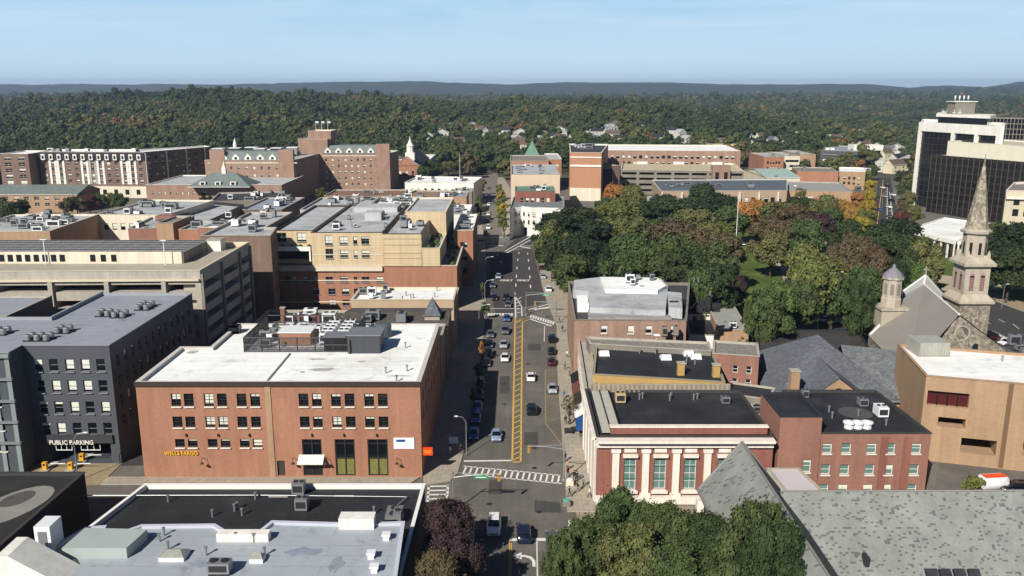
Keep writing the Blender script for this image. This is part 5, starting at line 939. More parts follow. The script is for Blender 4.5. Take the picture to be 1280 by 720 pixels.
# ---------------- middle distance, right of street ----------------
b = Bd('white_corner_building', 'white corner building with curved front facing the second crossing', 'building', [P(637,263,12.3),P(642,258.5,12.3),P(652,257.5,12.3),P(664,259,12.3),P(671,259,12.3),P(705,260,12.3),P(705,246,12.3),P(642,246,12.3)], 12.3, white, M('grey_deck', '#6f7573', .85, .2), par=.6, cap=M('grey_cornice', '#8a9490', .7, .05))
for f in (0, 1, 2, 3): 
    for zz_ in (9.2, 5.9):
        l = b.fc(f)[2]; n_ = 1 if l < 4 else 2
        for k in range(n_): b.window(f, l*(k+.5)/n_, zz_, 1.1, 1.8, 'd2', detail=1)
b.rows(4, 3, [9, 5.4], 2.2, 2.2, 'd4', detail=1); b.open_m(2, .7, .02, 3.2, 3.6, void, 'arched_door', depth=1.); acs(b, 3, 10, 376, 384, 5, smin=2); b.finish()
b = simple('red_brick_row', 'red brick three storey row with green cornice behind white corner building', 'building', (644,239,694,239), 233, 16.5, brickd, copper, [12.5], 6, 1.4, 2.2, 'w2', nac=5, cap=copper); b.finish()
b = simple('beige_theatre', 'blank beige theatre wall rising above the red brick row', 'building', (639,218,700,218), 206, 21.5, M('theatre_beige', '#c4b097', .85, .05), ltroof, nac=9, cap=conc); b.finish()
b = simple('wide_brown_hall', 'plain brown hall wall far behind the beige theatre', 'building', (638,201,686,201), 194, 19, M('dusty_brick', '#96725f', .9, .08), concd, nac=0); b.finish()
b = simple('ornate_brick_row', 'patterned brick row with white cornice left of the orange block', 'building', (684,199,702,199), 192, 18, brick2, ltroof, [14, 10, 6], 4, 1.4, 2., 'w2', nac=0, cap=white); b.finish()
b = Bd('orange_brick_block', 'tall blank orange brick block with white cornice bands and cream base', 'building', [P(713,190.5,26.2),P(752,191,26.2),(60,545),(36,548)], 26.2, M('smooth_orange_brick', '#a67a5e', .9, .05, .2), M('tar_roof', '#3d3d3f'), par=.8, cap=white)
b.panel_m(0, 0, 18.6, b.fc(0)[2], 19.6, white, 'band_course', .2, .4); b.panel_m(0, 0, 0, b.fc(0)[2], 7.0, cream, 'base_course', .15, .3); b.panel_m(0, 0, 23.4, b.fc(0)[2], 24., white, 'band_course', .15, .3)
for zrow in (5, 8.5, 12, 15.5, 19, 22): 
    for q in range(9): b.window(3, 4+q*6.3, zrow, 3.6, 1.4, 'd2', detail=0)
acs(b, 38, 52, 505, 540, 8, smin=3, smax=6); b.finish()
b = Bd('steepled_brick_tower', 'slim brick tower with green copper pyramid roof far down the street', 'tower', BX(9, 18, 585, 594), 16, brick, copper, par=0); b.on('spire', MB().add([(-5,-5,0),(5,-5,0),(5,5,0),(-5,5,0),(0,0,10)], [(0,1,4),(1,2,4),(2,3,4),(3,0,4)]), copper, 13.5, 589.5, 16); b.finish()
b = simple('dark_slot_block', 'narrow dark brick block against the far garage', 'building', (753,208,775,207), 201, 17.5, brick3, concd, nac=1); b.panel_m(0, .5, .2, 6.5, 16, black, 'dark_gap_panel', .06, .1); b.finish()  # flat black panel painted in for the dark gap beside the brick
b = Bd('far_parking_garage', 'long cream parking garage with open decks behind the park trees', 'parking garage', R(776,212,930,214,203,14), 14, concd, M('deck_pale', '#b0a68d', .9, .08), par=.9, cap=cream); l = b.fc(0)[2]
for z_ in (1.5, 4.8, 8.1, 11.2):
    for q in range(7): b.open_m(0, .8+q*l/7, z_, (q+1)*l/7-.8, z_+1.4, void, 'deck_opening', depth=3)
b.on('stair_tower', MB().box((0, 0, 8.5), (10, 6, 17)).box((-2.5, -3.05, 9), (2, .1, 9), m=1).box((2.5, -3.05, 9), (2, .1, 9), m=1), [pinkb, black], b.poly[1][0]-13, b.poly[1][1]+2, 0); b.finish()
b = Bd('long_brick_offices', 'very long low brick office range with pale roofline above the far garage', 'building', R(756,188,926,189,181,21.5), 21.5, pinkb, whiteroof, par=.6, cap=cream)
b.rows(0, 22, [17.5, 13.5], 2., 2., 'd2', m0=3)
for q in (.28, .55, .83): u = q*b.fc(0)[2]; b.panel_m(0, u-5, 11, u+5, 13, white, 'arched_feature', .3, .5); b.panel_m(0, u-3.4, 13, u+3.4, 14.6, white, 'arched_feature', .3, .5)
b.finish()
b = Bd('dark_roofed_library', 'wide dark flat roofed civic building with tall arched windows', 'building', [P(826,239,12.6),P(984,238,12.6),P(984,224,12.6),P(815,225,12.6)], 12.6, M('civic_brick', '#a08a74', .9, .1), M('slate_blue_roof', '#565d64', .8, .15, .2), par=.4, cap=M('pale_fascia', '#b5b5ac', .8, .05))
for zrow, hh_ in ((8, 2.6), (3.2, 3.)): b.rows(0, 18, [zrow], 2., hh_, 'd2', m0=2)
for q in range(7): u = .4+q*9.3; b.panel_m(0, u, 0, u+.9, 12, cream, 'pilaster', .4, .7)
acs(b, 75, 130, 425, 440, 10, smin=2, smax=5); b.finish()
b = simple('cream_low_block', 'low cream block peeping out between theatre tower and park trees', 'building', (797,252,835,252), 246, 8, cream, ltroof, nac=2); b.finish()
b = simple('orange_brick_clinic', 'orange brick block joined to white decks on the far right', 'building', (955,196,980,196), 191, 14, brick2, ltroof, [10, 6], 5, nac=1); b.finish()
b = simple('cream_deck_block', 'cream block with open white decks beside the orange brick clinic', 'building', (981,195,1000,195), 190, 14, cream, ltroof, [10.5, 7, 3.5], 2, 6, 1.6, 'd2', nac=0); b.finish()
b = simple('brick_stub_block', 'square brick block right of the cream decks', 'building', (1000,193,1020,193), 188, 14.5, tanb, ltroof, nac=1); b.finish()
b = simple('dark_steel_garage', 'dark grey steel framed building with stacked white topped levels', 'building', (1026,188,1083,190), 182, 15, M('steel_grey', '#4a4d50', .6, .15), greyroof, [11.5, 8, 4.5], 8, 4, 1.6, 'g2', nac=6); b.on('roof_box', MB().box((0, 0, 2), (22, 12, 4)), white, b.org.x+8, b.org.y-6); b.finish()
b = simple('green_copper_roofed_hall', 'pale green stepped roofs beside the flat brick block', 'building', (958,222,1000,222), 212, 9, cream, M('pale_copper', '#8fa39c', .8, .1), nac=3, gab=(3, M('pale_copper', '#8fa39c'))); b.finish()
b = simple('brick_depot', 'long plain orange brick depot', 'building', (996,214,1048,215), 209, 11, brick2, concd, nac=2); b.finish()
b = simple('white_brick_shop', 'white and brick shop block near the far road', 'building', (1049,214,1082,215), 209, 11, tanb, whiteroof, [7, 4], 4, nac=1, cap=white); b.finish()
b = simple('flat_grey_roof_block', 'brick block with broad flat grey roof beyond the yellow street trees', 'building', (984,238,1066,240), 227, 9.5, tanb, M('felt_grey', '#8f8e8a'), nac=2); b.rows(1, 5, [6], 1.5, 1.5); b.finish()
b = simple('terracotta_roof_annexe', 'low brick annexe with terracotta tinted flat roof by the park edge', 'building', (1012,258,1062,259), 246, 6.5, brick2, M('terracotta_roof', '#7c5c4c'), [4], 8, nac=1); b.finish()
b = simple('far_yellow_block', 'small pale yellow block among the far roofs', 'building', (885,180,920,180), 175, 12, M('far_yellow', '#c2ab7c', .85, .05), concd, [8, 4], 6, nac=1); b.finish()
b = simple('far_tan_block', 'plain tan box building among trees at the street end', 'building', (612,190,634,190), 186, 8, M('far_tan', '#b08d6a', .85, .05), concd, nac=0); b.finish()
b = simple('far_white_long_roofs', 'row of long white roofs just above orange block', 'building', (752,186,792,186), 179, 6, white, whiteroof, nac=4); b.finish()
b = simple('far_grey_long_roof', 'long low grey roof right of the orange block skyline', 'building', (815,187,882,187), 181, 7, concd, greyroof, nac=2); b.finish()
# houses scattered in the woods
HS = []; hc = ['white clapboard', 'pale grey', 'cream', 'white']; hr = ['dark', 'grey', 'brown']
hpx = [(549,165),(553,172),(597,166),(605,170),(544,160),(535,175),(572,182),(637,152),(632,168),(645,178),(652,182),(680,174),(688,177),(675,181),(700,178),(733,172),(745,170),(760,165),(765,172),(788,155),(800,160),(865,163),(873,166),(880,169),(820,177),(832,181),(900,182),(650,170),(775,178),(788,176),(950,176),(965,178),(975,172),(1035,176),(1045,178),(1055,174),(1060,183),(1095,190),(1105,184),(1115,178),(1090,205),(1098,212),(1105,200),(1128,182),(1140,186),(1120,192),(1010,183),(940,184),(1075,180),(620,178),(655,188),(745,178),(810,170),(850,172),(1150,178),(565,160),(915,150),(1100,172),(560,178),(590,160),(615,168),(700,168),(720,178),(770,160),(840,168),(858,180),(890,166),(935,172),(985,186),(1025,185),(1080,188),(1112,192),(1122,204),(1135,210),(1118,214),(1085,196),(1132,172),(1075,172),(1000,172)]
HM = [M('white_clapboard', '#b9b7b0', .85, .1), M('pale_grey_siding', '#b3b3ad', .8, .05), M('cream_siding', '#cdc3a5', .8, .05), M('white_clapboard', '#b9b7b0')]; HRf = [slated, slate, M('brown_shingle', '#5b4c42', .85, .15), M('light_roof', '#9b9b98', .85, .1)]
near_t = {0: 'lawns', 1: 'woods'}
for i, (px, py) in enumerate(hpx):
    for Y in np.arange(560, 1900, 6.):
        X, Z_ = AtY(px, py+3, Y)
        if Z_ <= float(T(X, Y)): break
    z0 = float(T(X, Y)); a = random.uniform(-.6, .6); w_, d_, hh_ = random.uniform(9, 15), random.uniform(8, 10), random.uniform(5.5, 8)
    if Y > 1100: w_ *= 1.3; d_ *= 1.3; hh_ *= 1.2
    rot = lambda x, y: (X+x*math.cos(a)-y*math.sin(a), Y+x*math.sin(a)+y*math.cos(a))
    c_, r_ = i % 4, (i*7) % 4
    b = Bd('wooded_house', 'placeholder', 'house', [rot(-w_/2, -d_/2), rot(w_/2, -d_/2), rot(w_/2, d_/2), rot(-w_/2, d_/2)], z0+hh_, HM[c_], HRf[r_], par=0, base=z0-1)
    gable(b, b.poly, z0+hh_, z0+hh_+3.6, HRf[r_], axis=i % 2); b.rows(0, 3, [z0+hh_*.3, z0+hh_*.72], 1.5, 1.6, 'd2', m0=1); b.finish()
    HS.append((X, Y, b.root, px, py, c_, r_))
HS_sorted = sorted(range(len(HS)), key=lambda i: HS[i][3])
cn = ['white', 'pale grey', 'cream', 'white sided']; rn = ['dark', 'slate', 'brown', 'pale']; cnt = {}
for i in HS_sorted: cnt[(HS[i][5], HS[i][6])] = cnt.get((HS[i][5], HS[i][6]), 0)+1
seen = {}; ordn = ['first', 'second', 'third', 'fourth', 'fifth', 'sixth', 'seventh', 'eighth', 'ninth', 'tenth', 'eleventh', 'twelfth', 'thirteenth', 'fourteenth', 'fifteenth', 'sixteenth', 'seventeenth', 'eighteenth', 'nineteenth', 'twentieth', 'twenty first', 'twenty second', 'twenty third', 'twenty fourth', 'twenty fifth', 'twenty sixth', 'twenty seventh', 'twenty eighth', 'twenty ninth', 'thirtieth']
for i in HS_sorted:
    X, Y, r, px, py, c_, f_ = HS[i]; k = seen.get((c_, f_), 0); seen[(c_, f_)] = k+1
    r['label'] = f'{cn[c_]} house with {rn[f_]} roof in the woods, {ordn[k]} such from the left'; r['group'] = 'houses among the trees beyond town'
for i, (px, py, w_, lb) in enumerate(((896,124,60,'left'),(912,124,90,'middle'),(930,124.5,50,'right'),(1245,132,40,'small eastern'),(1258,132,50,'larger eastern'))):
    Y = 3600 if i < 3 else 2900; X, Z_ = AtY(px, py, Y); zt2 = float(T(X, Y)); b = Bd('distant_warehouse', f'distant long white warehouse in the wooded plain, the {lb} one', 'warehouse', BX(X-w_, X+w_, Y, Y+60), max(Z_+6, zt2+22), white, whiteroof, par=0, base=zt2-2, group='distant warehouses'); b.rows(0, 6, [zt2+15], 8, 4, 'd1'); b.finish()
# umbrellas in the courtyard
for i, (px, py, lb) in enumerate(((115,290.5,'left'),(131.5,291.5,'right'))):
    x, y = P(px, py, 12); u = empty('parasol', (x, y, 9), label=f'blue and white striped parasol in the shaded courtyard, the {lb} one', cat='parasol', group='courtyard parasols')
    m = MB(); m.add([(3*math.cos(k*math.pi/4), 3*math.sin(k*math.pi/4), 2.2) for k in range(8)]+[(0, 0, 3.3)], [(k, (k+1) % 8, 8) for k in range(8)]); m.m = [k % 2 for k in range(8)]
    obj('canopy', m, [M('parasol_blue', '#5561a8', .8, .05), white], u); obj('pole', MB().tube((0, 0, 0), (0, 0, 3.2), .06), whmetal, u)
yd = Bd('courtyard_deck', 'raised paved deck in the dark courtyard beneath the parasols', 'terrace', [P(88,300,9),P(160,300,9),P(160,280,9),P(88,280,9)], 9, concd, pav, par=.0); yd.finish()
# ---------------- trees ----------------
def leafmat(name, col, var=.35, instvar=None):
    m = bpy.data.materials.new(name); m.use_nodes = True; nt = m.node_tree; b = nt.nodes['Principled BSDF']; N = nt.nodes.new; L = nt.links.new
    b.inputs['Roughness'].default_value = .75; b.inputs['Specular IOR Level'].default_value = .2
    g = N('ShaderNodeNewGeometry'); oi = N('ShaderNodeObjectInfo'); n = N('ShaderNodeTexNoise'); n.inputs['Scale'].default_value = .55; n.inputs['Detail'].default_value = 4; L(g.outputs['Position'], n.inputs[0])
    hs = N('ShaderNodeHueSaturation')
    if instvar:
        r = N('ShaderNodeValToRGB'); r.color_ramp.interpolation = 'CONSTANT'; e = r.color_ramp.elements; tot = 0
        e[0].position = 0; e[0].color = hexc(instvar[0][1]); e[1].position = instvar[0][0]; e[1].color = hexc(instvar[1][1]); tot = instvar[0][0]+instvar[1][0]
        for wgt, c in instvar[2:]: q = e.new(min(tot, .999)); q.color = hexc(c); tot += wgt
        nn = N('ShaderNodeTexNoise'); nn.inputs['Scale'].default_value = .0065; nn.inputs['Detail'].default_value = 3; L(g.outputs['Position'], nn.inputs[0]); nr = N('ShaderNodeMapRange'); L(nn.outputs[0], nr.inputs[0]); nr.inputs[1].default_value = .34; nr.inputs[2].default_value = .66; nr.inputs[4].default_value = .58
        nm = N('ShaderNodeMath'); nm.operation = 'MULTIPLY_ADD'; L(oi.outputs['Random'], nm.inputs[0]); nm.inputs[1].default_value = .42; L(nr.outputs[0], nm.inputs[2]); L(nm.outputs[0], r.inputs[0]); L(r.outputs[0], hs.inputs['Color'])
    else: hs.inputs['Color'].default_value = hexc(col)
    mr = N('ShaderNodeMapRange'); L(n.outputs[0], mr.inputs[0]); mr.inputs[1].default_value = .3; mr.inputs[2].default_value = .7; mr.inputs[3].default_value = 1-var; mr.inputs[4].default_value = 1+var; L(mr.outputs[0], hs.inputs['Value'])
    mr2 = N('ShaderNodeMapRange'); L(oi.outputs['Random'], mr2.inputs[0]); mr2.inputs[3].default_value = .485; mr2.inputs[4].default_value = .515; L(mr2.outputs[0], hs.inputs['Hue'])
    rp = N('ShaderNodeMixRGB'); rp.blend_type = 'MULTIPLY'; rp.inputs[0].default_value = .5; L(hs.outputs[0], rp.inputs[1]); n4 = N('ShaderNodeTexWhiteNoise'); mu = N('ShaderNodeVectorMath'); mu.operation = 'SNAP'; mu.inputs[1].default_value = (.5, .5, .5); L(g.outputs['Position'], mu.inputs[0]); L(mu.outputs[0], n4.inputs[0]); mr3 = N('ShaderNodeMapRange'); mr3.inputs[3].default_value = .78; mr3.inputs[4].default_value = 1.2; L(n4.outputs[0], mr3.inputs[0]); L(mr3.outputs[0], rp.inputs[2])
    L(rp.outputs[0], b.inputs['Base Color']); MATS[name] = m; return m
LC = {'dark': ('#323f23', 'dark green'), 'green': ('#424f2c', 'mid green'), 'deep': ('#28331f', 'deep bottle green'), 'bright': ('#4b5d2e', 'bright green'), 'olive': ('#5c5d36', 'olive green'), 'yolive': ('#5a5e31', 'yellow green'),
      'yellow': ('#8a7a30', 'golden yellow'), 'orange': ('#946c38', 'orange'), 'rust': ('#544a36', 'rusty brown'), 'brown': ('#544833', 'brownish'), 'red': ('#5a342d', 'dark red'), 'maroon': ('#3b2e2d', 'maroon')}
LM = {k: leafmat('leaves_'+k, v[0]) for k, v in LC.items()}
def crown(seed, R, H, ncl, nleaf, ls, core=True, flat=.9, rough=.55, ck=.66):
    "R crown radius, H crown height; leaf faces spread over uneven clumps"
    r = np.random.default_rng(seed); cs = []
    for i in range(ncl):
        a = r.uniform(0, 2*math.pi); u = r.uniform(-.85, 1.); rad = math.sqrt(max(0, 1-u*u*.9))*r.uniform(.5, .95) if u > -.3 else r.uniform(.3, .8)
        rad *= 1+.14*math.sin(2*a+seed)+.08*math.sin(5*a+seed*2); cs.append((R*rad*math.cos(a), R*rad*math.sin(a), H*.5*(1+u*.8), R*r.choice([.12, .17, .22, .27, .34])*(1.25 if ncl < 12 else 1)))
    cs.append((0, 0, H*.5, R*.48)); cs.append((R*.3, 0, H*.35, R*.35)); cs.append((-R*.25, R*.2, H*.4, R*.35))
    V = []; Fc = []
    for (x, y, z, cr_) in cs:
        k = int(nleaf*(cr_/R/.33)**2)
        d = r.normal(size=(k, 3)); d /= np.linalg.norm(d, axis=1)[:, None]; d[:, 2] = np.where(d[:, 2] < -.5, -d[:, 2], d[:, 2])
        rr = cr_*(r.uniform(.7, 1.1, k)+(r.random(k) > .86)*r.uniform(0, .45, k))*(1+.18*np.sin(d[:, 0]*7+seed)+.14*np.sin(d[:, 1]*9)); p = np.array([x, y, z])+d*rr[:, None]*np.array([1, 1, flat])
        nrm = d+r.normal(size=(k, 3))*rough; nrm /= np.linalg.norm(nrm, axis=1)[:, None]; t = np.cross(nrm, r.normal(size=(k, 3))); t /= np.linalg.norm(t, axis=1)[:, None]; bt = np.cross(nrm, t); s = ls*r.uniform(.6, 1.3, k)[:, None]
        o = len(V)*1; q = np.stack([p-t*s*.6-bt*s*.45, p+t*s*.5-bt*s*.5, p+t*s*.6+bt*s*.4, p-t*s*.35+bt*s*.6], 1).reshape(-1, 3)
        V.append(q)
    Q = np.concatenate(V); n = len(Q)//4; Fc = np.arange(n*4).reshape(n, 4)
    verts = Q.tolist(); faces = Fc.tolist()
    if core:
        for (x, y, z, cr_) in cs:
            o = len(verts); rad = cr_*ck; prof = [(-.8, .55), (-.35, .93), (.25, .95), (.7, .7), (.95, .25)]
            for zz_, rd in prof:
                for k in range(7): a = k*2*math.pi/7+zz_; f = rad*(1+.2*math.sin(3*a+x)); verts.append((x+f*rd*math.cos(a), y+f*rd*math.sin(a), z+f*zz_*flat))
            for j in range(4):
                for k in range(7): faces.append((o+j*7+k, o+j*7+(k+1) % 7, o+(j+1)*7+(k+1) % 7, o+(j+1)*7+k))
            faces.append(tuple(o+28+k for k in range(7)))
    me = bpy.data.meshes.new('crown'); me.from_pydata(verts, [], faces); return me
def trunk_mesh(seed, h, H, R, r0=.32):
    r = random.Random(seed); m = MB(); top = h+H*.55; m.path([(0, 0, -.3), (r.uniform(-.2, .2), r.uniform(-.2, .2), h*.6), (r.uniform(-.3, .3), r.uniform(-.3, .3), h), (0, 0, top)], r0, r0*.25, 7)
    for k in range(7): a = k*2*math.pi/7+r.random(); zz_ = h*r.uniform(.8, 1.1); m.path([(0, 0, zz_), (R*.35*math.cos(a), R*.35*math.sin(a), zz_+H*.2), (R*.68*math.cos(a), R*.68*math.sin(a), zz_+H*r.uniform(.3, .55))], r0*.42, r0*.08, 5)
    return m.mesh('trunk', [bark])
VAR = {}
def variants(key, spec):
    VAR[key] = []
    for i, (R_, H_, h_, ncl, nl, ls) in enumerate(spec):
        me = crown(100+i+len(key)*17, R_, H_, ncl, nl, ls, rough=.3 if key == 'far' else .5, ck=.8 if key == 'far' else .56); me.materials.append(LM['green']); VAR[key].append((me, trunk_mesh(i, h_, H_, R_), R_, h_+H_, h_))
variants('near', [(5, 7.5, 3.2, 46, 1500, .23), (4.6, 7, 3, 42, 1500, .22), (5.4, 7.2, 3.4, 50, 1500, .23)])
variants('park', [(6, 9.5, 3.5, 38, 620, .42), (5.5, 10.5, 3.2, 34, 620, .4), (6.5, 9, 3.6, 44, 620, .42), (5.6, 9, 3.4, 36, 620, .4)])
variants('small', [(2.4, 4.2, 2., 11, 90, .36), (2., 4.8, 2, 9, 90, .34)])
variants('far', [(5.5, 9.5, 3, 22, 150, .75), (6, 8.5, 3, 24, 150, .75)])
TCOUNT = {}; ALLT = []
def tree(px, py, rpx, col, key='park', topz=None, label=None, group=None, name='broadleaf_tree', hh=None, vi=None):
    "px,py the middle of the crown, rpx its half width in the photo"
    H_ = hh or {'near': 10.5, 'park': 14, 'small': 5, 'far': 14}[key]
    x, y = P(px, py, H_*.62); d = math.hypot(y, CAMZ-H_*.6); R_ = rpx/1080*d; me, tm, r0, h0, hb_ = VAR[key][random.randrange(len(VAR[key])) if vi is None else vi]
    s = R_/r0; sz = H_/h0; t = empty(name, (x, y, 0), random.uniform(0, 6.28), cat='tree')
    c = obj('crown', me, None, t, (0, 0, hb_)); k = obj('trunk', tm, None, t); c.material_slots[0].link = 'OBJECT'; c.material_slots[0].material = LM[col]; t.scale = (s, s, sz)
    ALLT.append((t, px, py, col, label, group)); return t
# park, laid out from the street to the spire
for a in [(696,292,26,'deep'),(722,276,28,'dark'),(742,300,22,'deep'),(700,322,24,'dark'),(728,330,26,'deep'),(712,345,22,'green'),(748,332,16,'deep'),(690,310,16,'olive'),
          (776,268,20,'yolive'),(768,248,13,'orange'),(790,250,14,'yolive'),(800,268,24,'dark'),(826,262,22,'dark'),(786,292,22,'olive'),(812,292,26,'green'),(790,322,26,'green'),(812,334,22,'green'),(776,340,20,'green'),
          (848,268,24,'dark'),(868,285,26,'olive'),(846,298,24,'rust'),(866,312,24,'brown'),(840,325,24,'green'),(858,345,24,'dark'),(834,348,20,'green'),(888,300,26,'yolive'),(898,262,24,'deep'),(880,250,18,'dark'),(910,280,18,'green'),
          (890,335,24,'green'),(904,322,22,'rust'),(895,362,24,'dark'),(922,365,11,'maroon'),(875,370,18,'green'),(930,275,14,'orange'),(945,262,12,'orange'),
          (962,292,22,'brown'),(975,268,22,'olive'),(990,280,20,'brown'),(965,315,22,'olive'),(1000,262,18,'dark'),(1022,288,16,'maroon'),(1008,305,20,'green'),(1032,264,14,'olive'),(1052,262,10,'orange'),(1040,278,14,'green'),(990,305,18,'rust'),
          (1008,338,24,'yolive'),(1030,350,26,'yolive'),(1015,365,24,'yolive'),(1042,372,22,'green'),(1000,385,20,'green'),(985,368,10,'maroon'),(1052,336,18,'rust'),(1056,305,16,'dark'),(1064,325,20,'rust'),(1080,330,20,'brown'),
          (1095,308,22,'dark'),(1120,300,22,'deep'),(1110,322,24,'dark'),(1140,318,20,'green'),(1150,335,18,'olive'),(1092,350,20,'brown'),(1080,370,20,'green'),(1130,340,18,'dark'),(1140,358,16,'bright'),(1072,392,14,'dark'),(1120,365,14,'deep'),
          (958,400,20,'green'),(975,392,18,'bright'),(945,388,12,'bright'),(938,405,10,'green'),(1168,340,12,'olive'),
          (1245,320,24,'deep'),(1262,340,28,'dark'),(1275,305,24,'deep'),(1290,330,26,'dark'),(1250,296,16,'green'),(1235,340,10,'dark'),
          (1088,235,8,'yellow'),(1086,248,9,'yellow'),(1084,262,10,'yellow'),(1080,276,12,'yolive'),(1076,285,12,'yellow'),(1072,252,9,'orange'),(1064,272,9,'orange'),(1124,278,10,'red'),(1142,268,9,'olive'),(1066,288,10,'dark'),(1130,238,9,'green'),(1139,226,9,'olive'),(1127,222,8,'dark'),(1136,250,9,'olive'),(1148,212,9,'green'),(1128,262,8,'rust'),(1090,214,8,'green'),(1082,222,8,'olive'),(1132,205,8,'dark'),(1072,205,8,'green'),(528,216,9,'green'),(545,212,10,'dark'),(560,209,10,'olive'),(578,208,10,'green'),(590,206,9,'yolive'),(534,208,9,'olive'),(640,206,8,'olive'),(790,246,12,'yolive'),(760,258,12,'green'),(945,246,9,'green'),(1000,246,8,'olive')]:
    px, py, r_, c_ = a; tree(px, py, r_*1.22 if r_ > 12 else r_*1.1, c_, hh=((14 if py < 300 else 15.5)+random.uniform(-2.5, 2.5)) if r_ > 12 else 10)
for a in [(624,238,6,'yolive'),(625,246,7,'yellow'),(626,254,7,'yolive'),(627,262,8,'yellow'),(628,270,8,'yolive'),(630,280,7,'olive'),(602,232,6,'olive'),(600,262,7,'green'),(597,255,5,'bright')]: tree(*a, key='small', hh=9, group='street trees')
for a in [(605,386,6,'bright'),(603,437,5,'orange'),(603,362,5,'green'),(598,466,6,'dark'),(592,496,5,'green'),(699,425,2,'dark')][:5]: tree(*a, key='small', hh=5)
for a in [(96,256,15,'rust'),(112,254,10,'red'),(84,258,8,'rust'),(126,252,7,'green'),(140,251,8,'yolive'),(12,262,12,'green'),(28,260,9,'dark'),(402,244,8,'green'),(206,246,6,'dark'),(220,248,7,'deep'),(258,250,8,'deep'),(150,252,8,'green'),(10,270,10,'dark'),(2,256,8,'olive')]: tree(*a, key='park', hh=9)
for a in [(955,452,9,'bright'),(962,470,10,'yolive'),(950,485,8,'green'),(974,480,8,'dark'),(938,424,8,'green'),(928,430,7,'olive'),(970,455,7,'green')]: tree(*a, key='small', hh=5)
tree(1216,607,13,'yolive', key='small', hh=5); tree(1277,702,14,'maroon', key='small', hh=6); tree(1038,402,5,'bright', key='small', hh=4)
# foreground crowns
for a in [(775,655,32,'green',0),(838,676,38,'green',1),(890,690,44,'dark',2),(735,690,38,'green',1),(790,705,42,'olive',0),(850,735,46,'green',2),(952,690,40,'dark',1),(915,735,46,'green',0),(985,720,28,'dark',2),(705,712,24,'green',1)]:
    tree(*a[:4], key='near', hh=9.2+(a[0] % 7)*.15, vi=a[4])
tree(942,702,42,'green','near',hh=15.5,vi=1); tree(966,730,40,'dark','near',hh=15,vi=2)
for a in [(560,660,31,'maroon',0),(568,706,32,'maroon',1),(550,732,30,'brown',2)]: tree(*a[:4], key='near', hh=8.5, vi=a[4])
bt = tree(712, 507, 12, 'brown', key='small', hh=6)
me = crown(999, 2.4, 4., 9, 26, .3, core=False); me.materials.append(LM['brown']); bt.children[0].data = me; bt.children[0].material_slots[0].link = 'OBJECT'; bt.children[0].material_slots[0].material = LM['brown']
# wood edge: the individually seen trees behind the town
HXY = np.array([(h[0], h[1]) for h in HS])
def blocked(x, y):
    if (np.hypot(HXY[:, 0]-x, (HXY[:, 1]-y)) < 11).any(): return True
    for hx, hy in HXY:        # keep a view line to each house
        if hy-60 < y < hy and abs(x-hx*y/hy) < 8: return True
    return False
FOOT = [(-310,-170,470,552),(-182,-62,462,562),(-75,-40,560,700),(12,26,575,600),(60,190,540,640),(32,75,470,560),(195,320,380,530),(60,150,470,660)]
def infoot(x, y):
    return any(a-5 < x < b_+5 and c-4 < y < d+5 for a, b_, c, d in FOOT)
def frontY(px):
    return np.interp(px, [-200, 260, 300, 500, 520, 640, 700, 900, 960, 1060, 1160, 1300], [545, 560, 575, 575, 565, 575, 640, 650, 610, 600, 560, 560])
pts = []; r2 = np.random.default_rng(11)
Y = 548.
while Y < 5200:
    st = 10.5 if Y < 900 else (12.5 if Y < 1700 else (16 if Y < 2800 else 25))
    half = Y*.66+30
    for X in np.arange(-half, half, st):
        x = X+r2.uniform(-.45, .45)*st; y = Y+r2.uniform(-.45, .45)*st*1.1; px = 640+1080*x/(y*.975)
        if y < frontY(px) or infoot(x, y): continue
        dens = 1.
        if 520 < px < 1160 and y < 1250: dens = .6+.35*(float(vnoise(x, y, 60, 4)) > .5)
        if px > 930 and y < 800: dens = .6
        if px > 1085 and px < 1125 and y < 760: continue
        if 592 < px < 626 and y < 620: continue
        if r2.random() > dens: continue
        if y < 1900 and blocked(x, y): continue
        pts.append((x, y, st))
    Y += st*.95
pts = np.array(pts); Zp = T(pts[:, 0], pts[:, 1]); print('forest points', len(pts))
order = np.argsort(pts[:, 1]); nind = 230; WL = {}
cl = ['dark', 'green', 'olive', 'deep', 'dark', 'yolive', 'green', 'rust', 'brown', 'olive', 'dark', 'orange', 'red', 'yellow']
for j, i in enumerate(order[:nind]):
    x, y, _ = pts[i]; me, tm, r0, h0, hb_ = VAR['far'][j % 2]; c_ = cl[int(r2.integers(0, 11 if j % 9 else 14))]; s = r2.uniform(.85, 1.35)
    t = empty('woodland_tree', (x, y, float(Zp[i])), r2.uniform(0, 6), cat='tree'); c = obj('crown', me, None, t, (0, 0, hb_)); obj('trunk', tm, None, t); c.material_slots[0].link = 'OBJECT'; c.material_slots[0].material = LM[c_]; t.scale = (s, s, s*r2.uniform(.85, 1.15))
    px = 640+1080*x/(y*.975+10); lm_ = [(30, 'the apartment pavilion'), (150, 'the long apartment block'), (250, 'the long apartment side'), (330, 'the hospital left wing'), (420, 'the hospital central tower'), (500, 'the hospital right wing'), (560, 'the steepled church'), (640, 'the far street end'), (710, 'the copper steeple'), (790, 'the orange brick block'), (930, 'the long brick offices'), (1030, 'the orange brick clinic'), (1090, 'the dark steel garage'), (1165, 'the road by the towers'), (9999, 'the office towers')]
    WL.setdefault((c_, next(n for q, n in lm_ if px < q)), []).append((px, t))
for (c_, n_), lst in WL.items():
    lst.sort(key=lambda q: q[0])
    for k, (_, t) in enumerate(lst): t['label'] = f'{LC[c_][1]} woodland tree behind {n_}'+('' if len(lst) == 1 else f', {ordn[min(k, 29)]} from the left'); t['group'] = 'trees at the wood edge'
